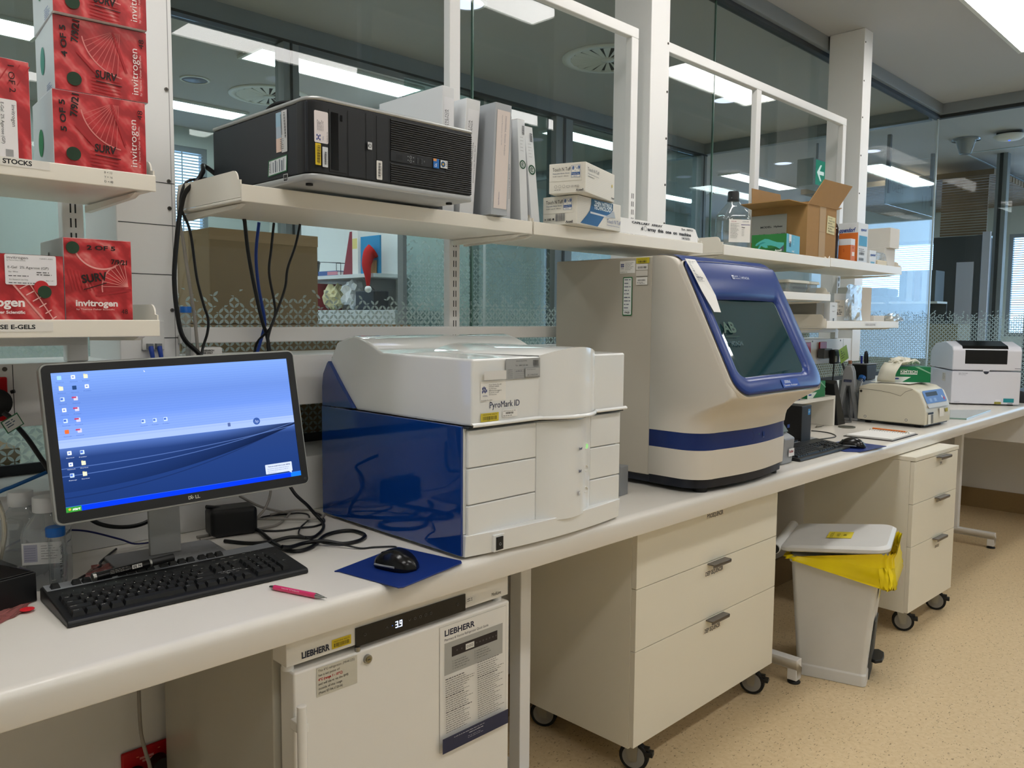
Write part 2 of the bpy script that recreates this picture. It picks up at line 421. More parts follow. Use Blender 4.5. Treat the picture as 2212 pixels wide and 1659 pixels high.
struct(MB().box(6.98, -3.2, 3.07, 7.08, 2.20, CEIL, HDR).box(7.005, -3.2, 3.045, 7.055, 2.225, 3.07, HDRD).build('trim_7', bevel=0.002))
struct(MB().box(7.018, 2.24, 0.9, 7.032, 2.252, 3.05, mat('bright_corner_edge', '#c8d6dc', 0.15)).build('trim_8'))

def leaf_outlets(parent, x, y, z): pass

# pillars, clad in white sheet, with screws
SCREW = mat('screw_head', '#6a655e', 0.35, 0.8)
def pillar(nm, x0, x1, y0, y1, z0, z1, screws, label):
    t = thing('clad_pillar', label, 'pillar', (x0, y0, 0))
    w = x1-x0; d = y1-y0
    MB().box(0, 0, z0, w, d, z1, WHITE).build('cladding', t, bevel=0.003)
    for (sx, sz) in screws:
        sc = MB().cyl((sx, 0.0015, sz), (sx, -0.0022, sz), 0.0048, SCREW, 12).cyl((sx, -0.0022, sz), (sx, -0.0026, sz), 0.002, HDRD, 6).build('screw', t)
    return t
L1 = pillar('p1', 0.69, 0.83, 1.979, 2.19, 1.2045, CEIL, [(0.123, z) for z in (1.245, 1.462, 1.706, 1.77, 1.985, 2.25, 2.5, 2.8)], 'white clad pillar behind the right end of the red carton shelves')
mb = MB()
for z in (1.395, 1.547, 1.665, 1.765): mb.box(0.004, -0.0006, z-0.0009, 0.136, 0.0002, z+0.0009, HDRD)
mb.box(0.1285, -0.0006, 1.21, 0.13, 0.0002, CEIL-0.01, mat('seam_grey', '#9a9a98', 0.6)).build('seam', L1)
pillar('p2', 2.77, 2.90, 1.981, 2.17, 1.2045, CEIL, [(0.118, z) for z in (1.85, 2.01, 2.2, 2.39, 2.585, 2.78, 2.97)], 'tall white pillar in the middle, between the two open wall frames')
t3 = pillar('p3', 4.88, 5.0, 1.981, 2.19, 1.2045, CEIL, [(0.012, z) for z in (1.5, 2.2, 2.42, 2.64, 2.85, 3.07)], 'white pillar farthest along the bench, right of the opened cardboard box')

# service duct (dado), rail and tubular frames that carry the shelves
t = thing('service_duct', 'long white service duct running behind the bench under the glass', 'duct', (-2.2, 1.985, 1.205))
MB().box(0, 0, 0, 7.09, 0.255, 0.138, WHITE).build('casing', t, bevel=0.002)
mb = MB()
for x in (-0.7, 0.455, 0.98, 1.27, 1.97, 3.05, 4.35, 4.72): 
    for z in (0.127,): MB().cyl((x+2.2, 0.001, z), (x+2.2, -0.002, z), 0.0048, SCREW, 12).build('screw', t)
for x in (0.47, 1.69, 2.9, 4.1, 4.76): mb.box(x+2.2-0.0007, -0.0006, 0.002, x+2.2+0.0007, 0.0002, 0.136, HDRD)
mb.build('seam', t)

def frame(label, xa, xb, posts, zt=2.60, railz=1.38):
    t = thing('shelving_support', label, 'frame', (xa, 1.99, 0), group='tubular shelf frames standing on the service duct')
    W = xb-xa
    MB().box(0, 0, zt-0.042, W, 0.03, zt, WHITE).build('top_rail', t, bevel=0.004)
    MB().box(0, 0, railz, W, 0.03, railz+0.04, WHITE).build('bottom_rail', t, bevel=0.003)
    for p in posts:
        q = MB().box(p-xa, 0.001, 1.344, p-xa+0.045, 0.031, zt-0.041, WHITE).build('post', t, bevel=0.003)
        mb = MB(); z = 1.42
        while z < 1.95:
            for dx in (0.016, 0.026): mb.box(p-xa+dx, 0.0002, z, p-xa+dx+0.003, 0.0008, z+0.02, HDRD)
            z += 0.032
        mb.build('slot', q)
    return t
frame('white tubular frame with a tall post behind the black tower computer', 0.83, 2.70, (1.71, 2.655)) 
frame('white tubular frame behind the opened cardboard box', 2.90, 4.70, (3.66, 4.655))
frame('white tubular frame behind the red carton shelves', -1.2, 0.625, (-0.3, 0.58))

# near ceiling: troffers
DIFF = bpy.data.materials.new('troffer_diffuser'); DIFF.use_nodes = True
def emis(m, col, s):
    nt = m.node_tree; nt.nodes.clear(); e = nt.nodes.new('ShaderNodeEmission'); e.inputs[0].default_value = hexc(col); e.inputs[1].default_value = s
    o = nt.nodes.new('ShaderNodeOutputMaterial'); nt.links.new(e.outputs[0], o.inputs[0]); return m
emis(DIFF, (1.0, 0.975, 0.94), LAMP)
DIFFF = bpy.data.materials.new('troffer_diffuser_far'); DIFFF.use_nodes = True; emis(DIFFF, (0.86, 0.96, 1.0), LAMP_FAR)
DLM = bpy.data.materials.new('downlight_lens'); DLM.use_nodes = True; emis(DLM, (0.62, 0.68, 1.0), 1.6)
FRAMEW = mat('troffer_frame', '#e2e4df', 0.5)
def troffer(x, y, L=1.3, W=0.30, m=None, label='', group='ceiling troffers of this laboratory'):
    t = thing('ceiling_light', label, 'light', (x, y, CEIL), group=group)
    mb = MB(); f = 0.022
    for a in ((-L/2, -W/2, L/2, -W/2+f), (-L/2, W/2-f, L/2, W/2), (-L/2, -W/2+f, -L/2+f, W/2-f), (L/2-f, -W/2+f, L/2, W/2-f)): mb.box(a[0], a[1], -0.02, a[2], a[3], -0.001, FRAMEW)
    mb.build('frame', t)
    MB().box(-L/2+f, -W/2+f, -0.012, L/2-f, W/2-f, -0.003, m or DIFF).build('diffuser', t)
    return t
troffer(5.3, 1.30, label='bright ceiling light panel at the top right corner, above the far bench end')
troffer(2.85, 1.30, label='ceiling light panel above the bench machines')
troffer(0.40, 1.30, label='ceiling light panel above the computer keyboard')
for x, n in ((2.71, 'middle'), (5.15, 'far'), (0.25, 'near')): troffer(x, -0.37, label='ceiling light panel over the aisle, %s one of its row' % n)
for x, n in ((1.4, 'near'), (4.4, 'far')): troffer(x, -2.1, label='ceiling light panel on the side away from the bench, %s one' % n)

# ================================================================ BEYOND THE GLASS
FARW = mat('far_wall_paint', '#c3cbc8', 0.75)
DKG = mat('dark_grey_joinery', '#3f4448', 0.6)
YF = 4.40
# glazed partition across the aisle of the next laboratory
struct(MB().box(-2.2, YF-0.05, 3.05, 7.05, YF+0.05, CEIL, HDR).box(-2.2, YF-0.055, 3.035, 7.05, YF+0.055, 3.05, HDRD).build('trim_9'))
mull = [(-1.2, .09), (0.6, .09), (2.47, .10), (4.84, .2), (6.95, .1)]
for i, (x, w_) in enumerate(mull):
    struct(MB().box(x, YF-0.05, 0, x+w_, YF+0.05, 3.035, HDR).box(x+w_*0.42, YF-0.056, 0, x+w_*0.55, YF-0.05, 3.035, HDRD).build('trim_%d' % (10+i)))
fx = [(-1.11, 0.6), (0.69, 2.47), (3.37, 4.11), (4.12, 4.84), (5.04, 6.95)]
for i, (a, b_) in enumerate(fx):
    struct(pane('window_%d' % (9+i), (a+0.01, YF-0.005, 0.0, b_-0.01, YF+0.005, 3.03), FGF if i > 1 else FG, 1))
struct(MB().box(3.345, YF-0.03, 0, 3.375, YF+0.03, 2.9, HDR).build('trim_15'))
# partition running back from the corner at x = 7.03 and the corridor glazing
struct(MB().box(7.0, 2.31, 3.05, 7.08, 8, CEIL, HDR).build('trim_16'))
# rear wall of the far offices, with one blind window on the left
def blind_window(n, axis, c, a0, a1, z0, z1, face, pitch=0.027, gap=None):
    """a hole in the wall has frame, slatted blind; daylight comes from the world behind"""
    fr = MB(); sl = MB(); SL = mat('blind_slat', '#aeb9c6', 0.6)
    def bx(mb, u0, v0, zz0, u1, v1, zz1, m):
        if axis == 'y': mb.box(u0, c+v0, zz0, u1, c+v1, zz1, m)
        else: mb.box(c+v0, u0, zz0, c+v1, u1, zz1, m)
    for (u0, u1, q0, q1) in ((a0, a0+.05, z0, z1), (a1-.05, a1, z0, z1), (a0+.05, a1-.05, z0, z0+.05), (a0+.05, a1-.05, z1-.05, z1)): bx(fr, u0, 0.0, q0, u1, 0.06, q1, HDR)
    struct(fr.build('window_%d' % n))
    z = z0+0.06
    while z < z1-0.06:
        bx(sl, a0+.05, face*0.03, z, a1-.05, face*0.03+0.016, z+0.0015, SL)
        bx(sl, a0+.05, face*0.03+0.006, z+0.0015, a1-.05, face*0.03+0.0075, z+0.010, SL); z += pitch
    g = (a0+a1)/2
    for u in (a0+0.25, a1-0.25):
        if a1-a0 > 0.6: bx(sl, u, face*0.03-0.002, z0+.05, u+0.012, face*0.03-0.001, z1-.05, SL)
    return sl
def wall_with_holes(name, axis, c, th, a0, a1, holes, m):
    mb = MB(); cur = a0
    def bx(u0, u1, z0, z1):
        if u1-u0 < 1e-4 or z1-z0 < 1e-4: return
        if axis == 'y': mb.box(u0, c, z0, u1, c+th, z1, m)
        else: mb.box(c, u0, z0, c+th, u1, z1, m)
    for (h0, h1, z0, z1) in holes:
        bx(cur, h0, 0, CEIL); bx(h0, h1, 0, z0); bx(h0, h1, z1, CEIL); cur = h1
    bx(cur, a1, 0, CEIL); return struct(mb.build(name))
holesY = [(2.80, 3.40, 0.9, 2.98), (9.6, 10.4, 0.9, 2.9), (11.1, 11.9, 0.9, 2.9)]
wall_with_holes('wall_rear', 'y', 7.4, 0.1, -2.2, 12.6, holesY, FARW)
holesX = [(-3.0, 1.2, 0.9, 2.9), (1.3, 3.03, 1.25, 2.62), (3.10, 3.42, 1.0, 2.66), (3.75, 5.3, 1.0, 2.6)]  # first opening is added out of view to flood the corridor with daylight
wall_with_holes('wall_corridor', 'x', 12.5, 0.1, -3.3, 7.4, holesX, FARW)
for i, (a, b_, z0, z1) in enumerate(holesY):
    tag(blind_window(14+i, 'y', 7.41, a, b_, z0, z1, -1).build('venetian_blind'), ['white venetian blind seen beside the left pillar, under the far ceiling light', 'narrow venetian blind seen left of the clear bottle, behind two glass walls', 'venetian blind in the far rear wall, right one of the pair'][i], 'blind')
for i, (a, b_, z0, z1) in enumerate(holesX[1:]):
    tag(blind_window(17+i, 'x', 12.51, a, b_, z0, z1, -1, 0.03).build('venetian_blind'), ['wide bright venetian blind at the right edge of the picture', 'tall narrow venetian blind between the dark door posts', 'venetian blind seen low behind the printer and lever arch files'][i], 'blind')
# office cross wall with its shelf, seen under the near shelf
struct(MB().box(4.02, 4.46, 0, 4.12, 7.4, CEIL, mat('office_wall_white', '#dfe4e0', 0.7)).build('wall_office'))
t = thing('office_shelf', 'white office wall shelf beyond the glass, holding a coffee cup and binders', 'shelf', (3.66, 5.15, 1.755))
MB().box(0, 0, 0, 0.36, 1.75, 0.028, mat('pale_shelf', '#dfe6ea', 0.4)).build('board', t)
MB().prism([(0.04, 0), (0.36, 0), (0.36, -0.26)], (0, 1.6, 0), (1, 0, 0), (0, 0, 1), (0, 1, 0), 0.02, GREYP).build('bracket', t)
MB().prism([(0.04, 0), (0.36, 0), (0.36, -0.26)], (0, 0.2, 0), (1, 0, 0), (0, 0, 1), (0, 1, 0), 0.02, GREYP).build('bracket', t)
zs = 1.7837
t = thing('coffee_cup', 'dark striped takeaway coffee cup with black lid on the office shelf', 'cup', (3.78, 6.18, zs))
MB().lathe([(0.03, 0), (0.043, 0.115)], (0, 0, 0), mat('cup_stripe', '#4d5052', 0.6), 20).build('body', t)
MB().lathe([(0.046, 0), (0.046, 0.012), (0.04, 0.016), (0.04, 0.024)], (0, 0, 0.115), BLACK, 20).build('lid', t)
t = thing('shelf_book', 'blue and pink book lying flat below the wire rack on the office shelf', 'book', (3.7, 5.72, zs))
MB().box(0, 0, 0, 0.2, 0.28, 0.006, mat('book_blue', '#3f5f9b', 0.5)).box(0, 0, 0.034, 0.2, 0.28, 0.04, mat('book_blue', '#3f5f9b', 0.5)).box(0, 0, 0.006, 0.01, 0.14, 0.034, mat('book_pink', '#cf8592', 0.5)).box(0, 0.14, 0.006, 0.01, 0.28, 0.034, mat('book_blue', '#3f5f9b', 0.5)).build('cover', t)
MB().box(0.01, 0.003, 0.0062, 0.197, 0.277, 0.0338, PAPER).build('pages', t)
mb = MB()
mb.tube([(3.7, 5.66, zs), (3.7, 5.66, zs+0.10), (3.7, 6.0, zs+0.12), (3.7, 6.0, zs)], 0.003, HDRD, 6, 1); mb.tube([(3.88, 5.66, zs), (3.88, 5.66, zs+0.10), (3.88, 6.0, zs+0.12), (3.88, 6.0, zs)], 0.003, HDRD, 6, 1)
mb.tube([(3.7, 5.83, zs+0.11), (3.88, 5.83, zs+0.11)], 0.003, HDRD, 6, 1)
tag(mb.build('wire_rack'), 'black wire book rack between the coffee cup and the red binder', 'rack')
MAR = mat('maroon_card', '#8c1c2c', 0.5); LBL = mat('bright_blue_card', '#1f8fc8', 0.5)
def binder(name, label, x, y, z, w, d, h, m, lean=0, rz=0, group=None):
    t = thing(name, label, 'binder', (x, y, z), rz, group)
    s = math.tan(math.radians(lean))*h
    MB().hexa([(0, 0, 0), (w, 0, 0), (0, d, 0), (w, d, 0), (s, 0, h), (w+s, 0, h), (s, d, h), (w+s, d, h)], m).build('cover', t, bevel=0.003)
    return t
t = thing('red_binder', 'maroon binder leaning against the white one on the office shelf', 'binder', (3.70, 5.50, zs))
MB().hexa([(0, 0, 0), (0.2, 0, 0), (0, 0.13, 0), (0.2, 0.13, 0), (0, -0.02, 0.34), (0.2, -0.02, 0.34), (0, 0.03, 0.34), (0.2, 0.03, 0.34)], MAR).build('cover', t, bevel=0.003)
t = thing('white_binder', 'white binder with a yellow note standing on the office shelf', 'binder', (3.69, 5.40, zs))
MB().box(0, 0, 0, 0.2, 0.08, 0.37, PAPER).build('cover', t, bevel=0.003); MB().box(-0.0008, 0.01, 0.2, -0.0002, 0.075, 0.28, mat('note_yellow', '#e6d98a', 0.6)).build('note', t)
tag(MB().box(3.705, 5.13, zs, 3.72, 5.385, zs+0.29, LBL).build('blue_folder', bevel=0.002), 'bright blue folder standing on the office shelf behind the red hat', 'folder')
tag(MB().box(3.69, 5.16, zs, 3.70, 5.24, zs+0.10, mat('kraft', '#b08a58', .8)).build('small_brown_box', bevel=0.002), 'small brown packet standing before the blue folder', 'packet')
t = thing('santa_hat', 'red felt hat with white pompom hanging over the office shelf edge', 'hat', (3.655, 5.17, zs))
RF = mat('red_felt', '#c21d1f', 0.9)
MB().tube([(0.03, 0.02, 0.17), (0.0, 0.03, 0.14), (-0.03, 0.02, 0.06), (-0.035, 0.0, -0.02), (-0.035, -0.005, -0.1)], [0.062, 0.012], RF, 12).build('cone', t)
MB().lathe([(0.001, -0.028), (0.02, -0.02), (0.028, 0), (0.02, 0.02), (0.001, 0.028)], (-0.035, -0.005, -0.125), mat('white_fluff', '#f2f2f2', 1.0), 14).build('pompom', t)
# a low sideboard against the office wall with the things under the shelf
tag(MB().box(3.60, 4.8, 0, 4.0, 7.0, 1.50, mat('sideboard_white', '#c9d2d6', 0.5)).build('office_sideboard', bevel=0.004), 'white office sideboard below the wall shelf, seen under the near shelf', 'cabinet')
zb = 1.502
tag(MB().hexa([(3.62, 6.45, zb), (3.8, 6.45, zb), (3.62, 6.6, zb), (3.8, 6.6, zb), (3.62, 6.42, zb+.14), (3.8, 6.42, zb+.14), (3.62, 6.5, zb+.14), (3.8, 6.5, zb+.14)], MAR).build('red_folder', bevel=.002), 'small red folder on the sideboard, left end', 'folder')
tag(MB().box(3.64, 5.95, zb, 3.9, 6.12, zb+0.22, MAR).build('red_box_file', bevel=.003), 'maroon box file on the sideboard under the office shelf', 'box file')
def crumple(name, c, s, m, seed, label, cat, n=2, amp=.25):
    bm = bmesh.new(); bmesh.ops.create_icosphere(bm, subdivisions=n+1, radius=1.0); rnd = random.Random(seed)
    for v in bm.verts:
        k = 1+rnd.uniform(-amp, amp); v.co = Vector((v.co.x*s[0]*k, v.co.y*s[1]*k, v.co.z*s[2]*k))
    mn = min(v.co.z for v in bm.verts)
    for v in bm.verts: v.co += Vector((c[0], c[1], c[2]-mn))
    me = bpy.data.meshes.new(name); bm.to_mesh(me); bm.free(); me.materials.append(m)
    o = bpy.data.objects.new(name, me); C.objects.link(o)
    if label: tag(o, label, cat)
    return o
crumple('paper_bag', (3.72, 5.78, zb), (0.08, 0.09, 0.10), mat('cream_bag', '#d9d2a8', .6), 5, 'crumpled cream paper bag on the sideboard beside the maroon box file', 'bag')
crumple('plastic_bag', (3.74, 5.55, zb), (0.08, 0.10, 0.11), mat('white_bag', '#e6ebf0', .4), 6, 'crumpled white plastic bag on the sideboard, middle', 'bag')
tag(MB().box(3.66, 5.14, zb, 3.80, 5.40, zb+0.15, mat('dark_device', '#202830', .5)).build('dark_printer', bevel=.012), 'dark desktop printer on the sideboard beside the plastic bag', 'printer')
# the mirrored bench of the next laboratory, and the cartons stored on it against the glass
t = thing('laboratory_bench', 'white bench of the next laboratory, on the other side of the glass', 'bench', (-2.2, 2.262, 0))
MB().box(0, 0, 0.84, 9.2, 0.54, 0.90, BENCH).build('worktop', t, bevel=0.01)
MB().box(0, 0.02, 0.02, 9.2, 0.06, 0.839, PANEL).build('back_panel', t)
for x in (0.5, 3.3, 6.1, 8.7): MB().box(x, 0.46, 0.0, x+.05, 0.51, 0.839, WHITE).build('leg', t)
def carton(name, label, x0, y0, z0, x1, y1, z1):
    t = thing(name, label, 'box', (x0, y0, z0)); w, d, h = x1-x0, y1-y0, z1-z0
    MB().box(0, 0, 0, w, d, h, CARD).build('body', t, bevel=0.004)
    TP = mat('clear_parcel_tape', '#a68a6a', 0.25)
    MB().box(-0.0006, d*.4, h*.0, -0.0001, d*.6, h, TP).box(0, d*.4, h+.0001, w, d*.6, h+.0006, TP).box(0, -0.0006, h-0.035, w, -0.0001, h, TP).build('tape', t)
    return t
carton('cardboard_carton', 'large brown taped cardboard carton behind the hanging cables, upper one', 1.085, 2.36, 1.424, 1.455, 2.72, 1.712)
carton('cardboard_carton', 'wide brown cardboard carton behind the glass, under the taped one', 0.98, 2.33, 0.905, 1.82, 2.70, 1.422)
carton('cardboard_carton', 'light cardboard carton behind the glass left of the monitor', -0.15, 2.33, 0.905, 0.56, 2.7, 1.11)

# far ceiling fittings
def far_light(x, y, L, W, label): return troffer(x, y, L, W, DIFFF, label, 'ceiling light panels beyond the glass')
far_light(3.24, 4.98, 1.32, 0.32, 'sharp bright ceiling light panel above the black tower computer, beyond the glass')
far_light(2.6, 6.62, 1.5, 0.3, 'ceiling light panel farthest back, between left pillar and tower computer')
far_light(6.2, 5.02, 1.4, 0.28, 'ceiling light panel seen above the glove boxes')
far_light(9.3, 4.98, 1.5, 0.28, 'ceiling light panel seen behind the opened cardboard box')
far_light(9.6, 6.5, 1.4, 0.28, 'ceiling light panel seen low between middle pillar and bottle')
far_light(9.9, 3.55, 1.4, 0.3, 'ceiling light panel above the hanging toilet sign')
def downlight(x, y, label, lit=True, z=CEIL):
    t = thing('downlight', label, 'light', (x, y, z), group='round downlights beyond the glass')
    MB().lathe([(0.105, -0.001), (0.105, -0.006), (0.088, -0.009), (0.088, -0.001)], (0, 0, 0), FRAMEW, 28, cap=(False, False)).build('trim_ring', t)
    MB().lathe([(0.0001, -0.005), (0.088, -0.005), (0.088, -0.001)], (0, 0, 0), DLM if lit else mat('grey_lens', '#6f7890', .4), 28, cap=(False, False)).build('lens', t)
downlight(3.03, 3.38, 'round lilac downlight at the top edge, right of the first frame post')
downlight(5.71, 3.375, 'round lilac downlight left of the second frame post')
downlight(8.41, 4.24, 'round downlight above the opened box, right of the frame post')
downlight(8.4, 3.3, 'round lilac downlight beside the farthest pillar')
downlight(2.62, 5.87, 'unlit round downlight near the left pillar', False)
def swirl(x, y, label, sq=False):
    t = thing('swirl_diffuser', label, 'air vent', (x, y, CEIL), group='round swirl air diffusers in the far ceilings')
    MB().lathe([(0.30, -0.001), (0.30, -0.008), (0.245, -0.012), (0.245, -0.001)], (0, 0, 0), FRAMEW, 40, cap=(False, False)).build('rim', t)
    MB().lathe([(0.0001, -0.002), (0.245, -0.002)], (0, 0, 0), HDRD, 40, cap=(False, False)).build('cavity', t)
    mb = MB()
    for i in range(20):
        a = 2*PI*i/20; r = Vector((math.cos(a), math.sin(a), 0)); q = Vector((-math.sin(a), math.cos(a), 0))
        mb.add([r*0.04+q*-0.004+Vector((0, 0, -.012)), r*0.04+q*.006+Vector((0, 0, -.006)), r*0.243+q*.032+Vector((0, 0, -.006)), r*0.243-q*.018+Vector((0, 0, -.014))], [(0, 1, 2, 3)], FRAMEW)
    mb.lathe([(0.0001, -0.016), (0.045, -0.014), (0.045, -0.004)], (0, 0, 0), FRAMEW, 20, cap=(False, False))
    mb.build('vanes', t)
swirl(3.2, 5.86, 'swirl air diffuser just above the black tower computer')
swirl(4.3, 3.42, 'dim swirl air diffuser left of the middle pillar, high up')
swirl(9.58, 5.81, 'swirl air diffuser above the clear bottle')
swirl(11.1, 4.0, 'swirl air diffuser behind the toilet sign poles')
t = thing('ceiling_grille', 'slatted rectangular ceiling grille at the top left beside the pillar', 'air vent', (2.0, 4.62, CEIL))
MB().box(-.32, -.1, -.01, .32, -.08, -.001, FRAMEW).box(-.32, .08, -.01, .32, .1, -.001, FRAMEW).box(-.32, -.08, -.01, -.3, .08, -.001, FRAMEW).box(.3, -.08, -.01, .32, .08, -.001, FRAMEW).build('frame', t)
MB().box(-.3, -.08, -.003, .3, .08, -.001, HDRD).build('duct_opening', t)
mb = MB()
for i in range(18): mb.box(-.29+i*.033, -.08, -.01, -.285+i*.033+.006, .08, -.003, GREYP)
mb.build('slats', t)
# exit sign
t = thing('exit_sign', 'green running man exit sign hanging behind the frame, above the opened box', 'sign', (7.46, 3.46, 2.72))
MB().box(0, 0, 0, 0.5, 0.16, 0.25, mat('sign_case', '#9ea6a4', .5)).build('case', t, bevel=.004)
GR = bpy.data.materials.new('lit_green'); GR.use_nodes = True; emis(GR, '#127a60', 1.0)
WL = bpy.data.materials.new('lit_white'); WL.use_nodes = True; emis(WL, '#dff0ea', 0.9)
d = Dec((0, 0, 0), (1, 0, 0), (0, 0, 1), .001)
d.rect(.05, .01, .44, .23, GR); d.poly([(.08, .125), (.15, .20), (.18, .20), (.135, .142), (.23, .142), (.23, .108), (.135, .108), (.18, .05), (.15, .05)], WL)
d.rect(.30, .045, .012, .16, WL); d.rect(.30, .195, .09, .012, WL)
d.disc(.37, .185, .018, WL, 14); d.line([(.36, .165), (.355, .11)], .03, WL); d.line([(.355, .11), (.32, .08), (.33, .045)], .016, WL); d.line([(.358, .11), (.385, .085), (.41, .06)], .016, WL); d.line([(.36, .155), (.325, .135)], .012, WL); d.line([(.36, .155), (.40, .14)], .012, WL)
d.build('pictogram', t)
MB().cyl((.25, .08, .25), (.25, .08, .429), .012, GREYP).build('stem', t)
# corridor beyond the corner: hanging sign, cabinet, slatted bulkhead
t = thing('hanging_sign', 'glass toilets sign hanging from two dark drops in the corridor', 'sign', (7.75, 2.9, 0))
for x in (0.03, 1.2): MB().box(x, -.015, 2.62, x+.04, .015, CEIL-.001, DKG).build('drop_post', t)
MB().box(0.0, -.006, 2.52, 1.36, .006, 2.80, clear_mat('sign_glass', '#b9ccd2', .06, .5)).build('panel', t)
d = Dec((0, -.007, 2.52), (1, 0, 0), (0, 0, 1)); d.text('TOILETS', .08, .13, .08, '#2b3338', w=.34)
for i, x in enumerate((.95, 1.05, 1.15)):
    d.disc(x, .17, .012, '#2b3338', 12); d.line([(x, .155), (x, .1)], .022, '#2b3338'); d.line([(x, .1), (x, .05)], .014, '#2b3338')
d.line([(1.29, .14), (1.25, .11), (1.29, .08)], .01, '#2b3338')
d.build('lettering', t)
t = thing('corridor_cabinet', 'tall dark grey corridor cabinet with pale end panel, behind the corner glass', 'cabinet', (9.3, 2.50, 0))
MB().box(0, 0, 0, .9, 0.46, 2.33, DKG).build('body', t, bevel=.004)
MB().box(-.02, 0.06, 0, 0, .22, 2.06, mat('lilac_white_panel', '#c9ccdc', .5)).build('end_panel', t)
tag(MB().box(9.28, 2.42, 0, 9.32, 2.49, 2.36, mat('lilac_white_panel', '#c9ccdc', .5)).build('door_leaf_edge'), 'narrow pale upright beside the dark corridor cabinet', 'post')
TIM = mat('timber_slat', '#8a7356', .6, noise=.3, nscale=6)
mb = MB()
for i in range(24): mb.box(9.6+i*.12, 2.5, 2.98, 9.69+i*.12, 4.6, 3.04, TIM)
tag(mb.build('timber_slat_ceiling'), 'slatted timber ceiling panel over the corridor', 'ceiling panel')
mb = MB()
for i in range(22): mb.box(9.55, 2.53, 2.36+i*.028, 9.57, 2.98, 2.36+i*.028+.022, TIM)
tag(mb.build('timber_bulkhead'), 'timber slatted bulkhead above the dark corridor cabinet', 'wall panel')
for i, (y, w_) in enumerate(((2.33, .10), (2.12, .06))):
    struct(MB().box(9.4+i*.3, y, 0, 9.5+i*.3, y+w_, CEIL, HDR).box(9.39+i*.3, y+w_*.4, 0, 9.4+i*.3, y+w_*.7, CEIL, HDRD).build('trim_%d' % (17+i)))
# desk things seen through the glass behind the far bench shelf
tag(MB().box(8.5, 2.45, 0, 8.9, 4.6, 1.42, mat('sand_laminate', '#8d8468', .6)).build('corridor_counter', bevel=.004), 'sand coloured counter in the corridor behind the leaf print', 'counter')
t = thing('office_copier', 'black office copier in the corridor, behind the bag on the lower shelf', 'printer', (8.55, 3.1, 1.42))
MB().box(0, 0, 0, .35, 0.62, 0.28, DKG).box(0, .04, .28, .33, .6, .36, BLACK).build('body', t, bevel=.02); MB().box(-.06, .05, .2, 0, .25, .215, PAPER).build('tray', t)
t = thing('file_shelf', 'pale corridor shelf board holding the lever arch files', 'shelf', (8.45, 2.63, 1.62))
MB().box(0, 0, 0, .3, .45, .02, mat('pale_shelf', '#dfe6ea', 0.4)).build('board', t); MB().box(.28, 0, -.2, .3, .45, .0, DKG).build('back_plate', t)
for i, (y, c_) in enumerate(((2.66, '#4b5458'), (2.73, '#c7cdd4'), (2.80, '#7c5a56'), (2.87, '#b9c0c8'), (2.94, '#34404a'))):
    t = thing('lever_arch_file', 'lever arch file on the corridor shelf, behind the glass', 'binder', (8.47, y, 1.641), group='lever arch files on the corridor shelf')
    MB().box(0, 0, 0, .26, .055, .30, mat('file_%d' % i, c_, .5)).build('cover', t, bevel=.004)
# ceiling parts of the corridor
t = thing('smoke_detector', 'white cone shaped ceiling sensor beyond the corner glass', 'sensor', (8.45, 2.45, CEIL))
MB().lathe([(.0, -.14), (.05, -.14), (.085, -.02), (.12, -.02), (.12, -.001)], (0, 0, 0), clear_mat('sensor_plastic', '#cfd6dc', .12, .35), 28).build('cone', t)
t = thing('wireless_access_point', 'flat round ceiling unit with a small blue light', 'sensor', (8.4, 2.08, CEIL))
MB().lathe([(.0, -.075), (.09, -.07), (.13, -.04), (.12, -.03)], (0, 0, 0), PAPER, 28).build('dome', t)
MB().cyl((0, -.1, -.02), (0, .1, -.02), .03, DKG).build('mount', t)
BL = bpy.data.materials.new('blue_led'); BL.use_nodes = True; emis(BL, '#2a49ff', 3.0)
MB().lathe([(.0, -.083), (.008, -.08), (.008, -.07)], (0, 0, 0), BL, 10).build('led', t)
mb = MB(); WS = mat('ceiling_strip', '#cfe0ea', .5)
mb.box(9.15, 2.645, CEIL-.006, 12.4, 2.665, CEIL-.001, WS).box(9.15, 0.5, CEIL-.006, 9.17, 2.645, CEIL-.001, WS).box(11.0, 0.5, CEIL-.006, 11.02, 2.645, CEIL-.001, WS)
struct(mb.build('trim_19'))
far_light(6.1, 6.5, 1.3, .28, 'ceiling light panel hidden mostly behind the middle pillar')

far_light(-.6, 3.35, 1.9, .34, 'added fill light panel brightening the next laboratory, outside the picture to the left')  # added light, kept out of view, to brighten the next laboratory
far_light(10.0, .9, 1.9, .34, 'added fill light panel brightening the corridor, outside the picture to the right')  # unseen panel added as fill for the dark corridor
far_light(10.0, -1.2, 1.9, .34, 'second added fill light panel brightening the corridor, outside the picture to the right')  # another unseen panel put in to lift the corridor light
far_light(0.6, 5.6, 1.9, .34, 'added fill light panel brightening the far office, hidden behind the left pillar')  # extra hidden panel, put in for more light beyond the far partition

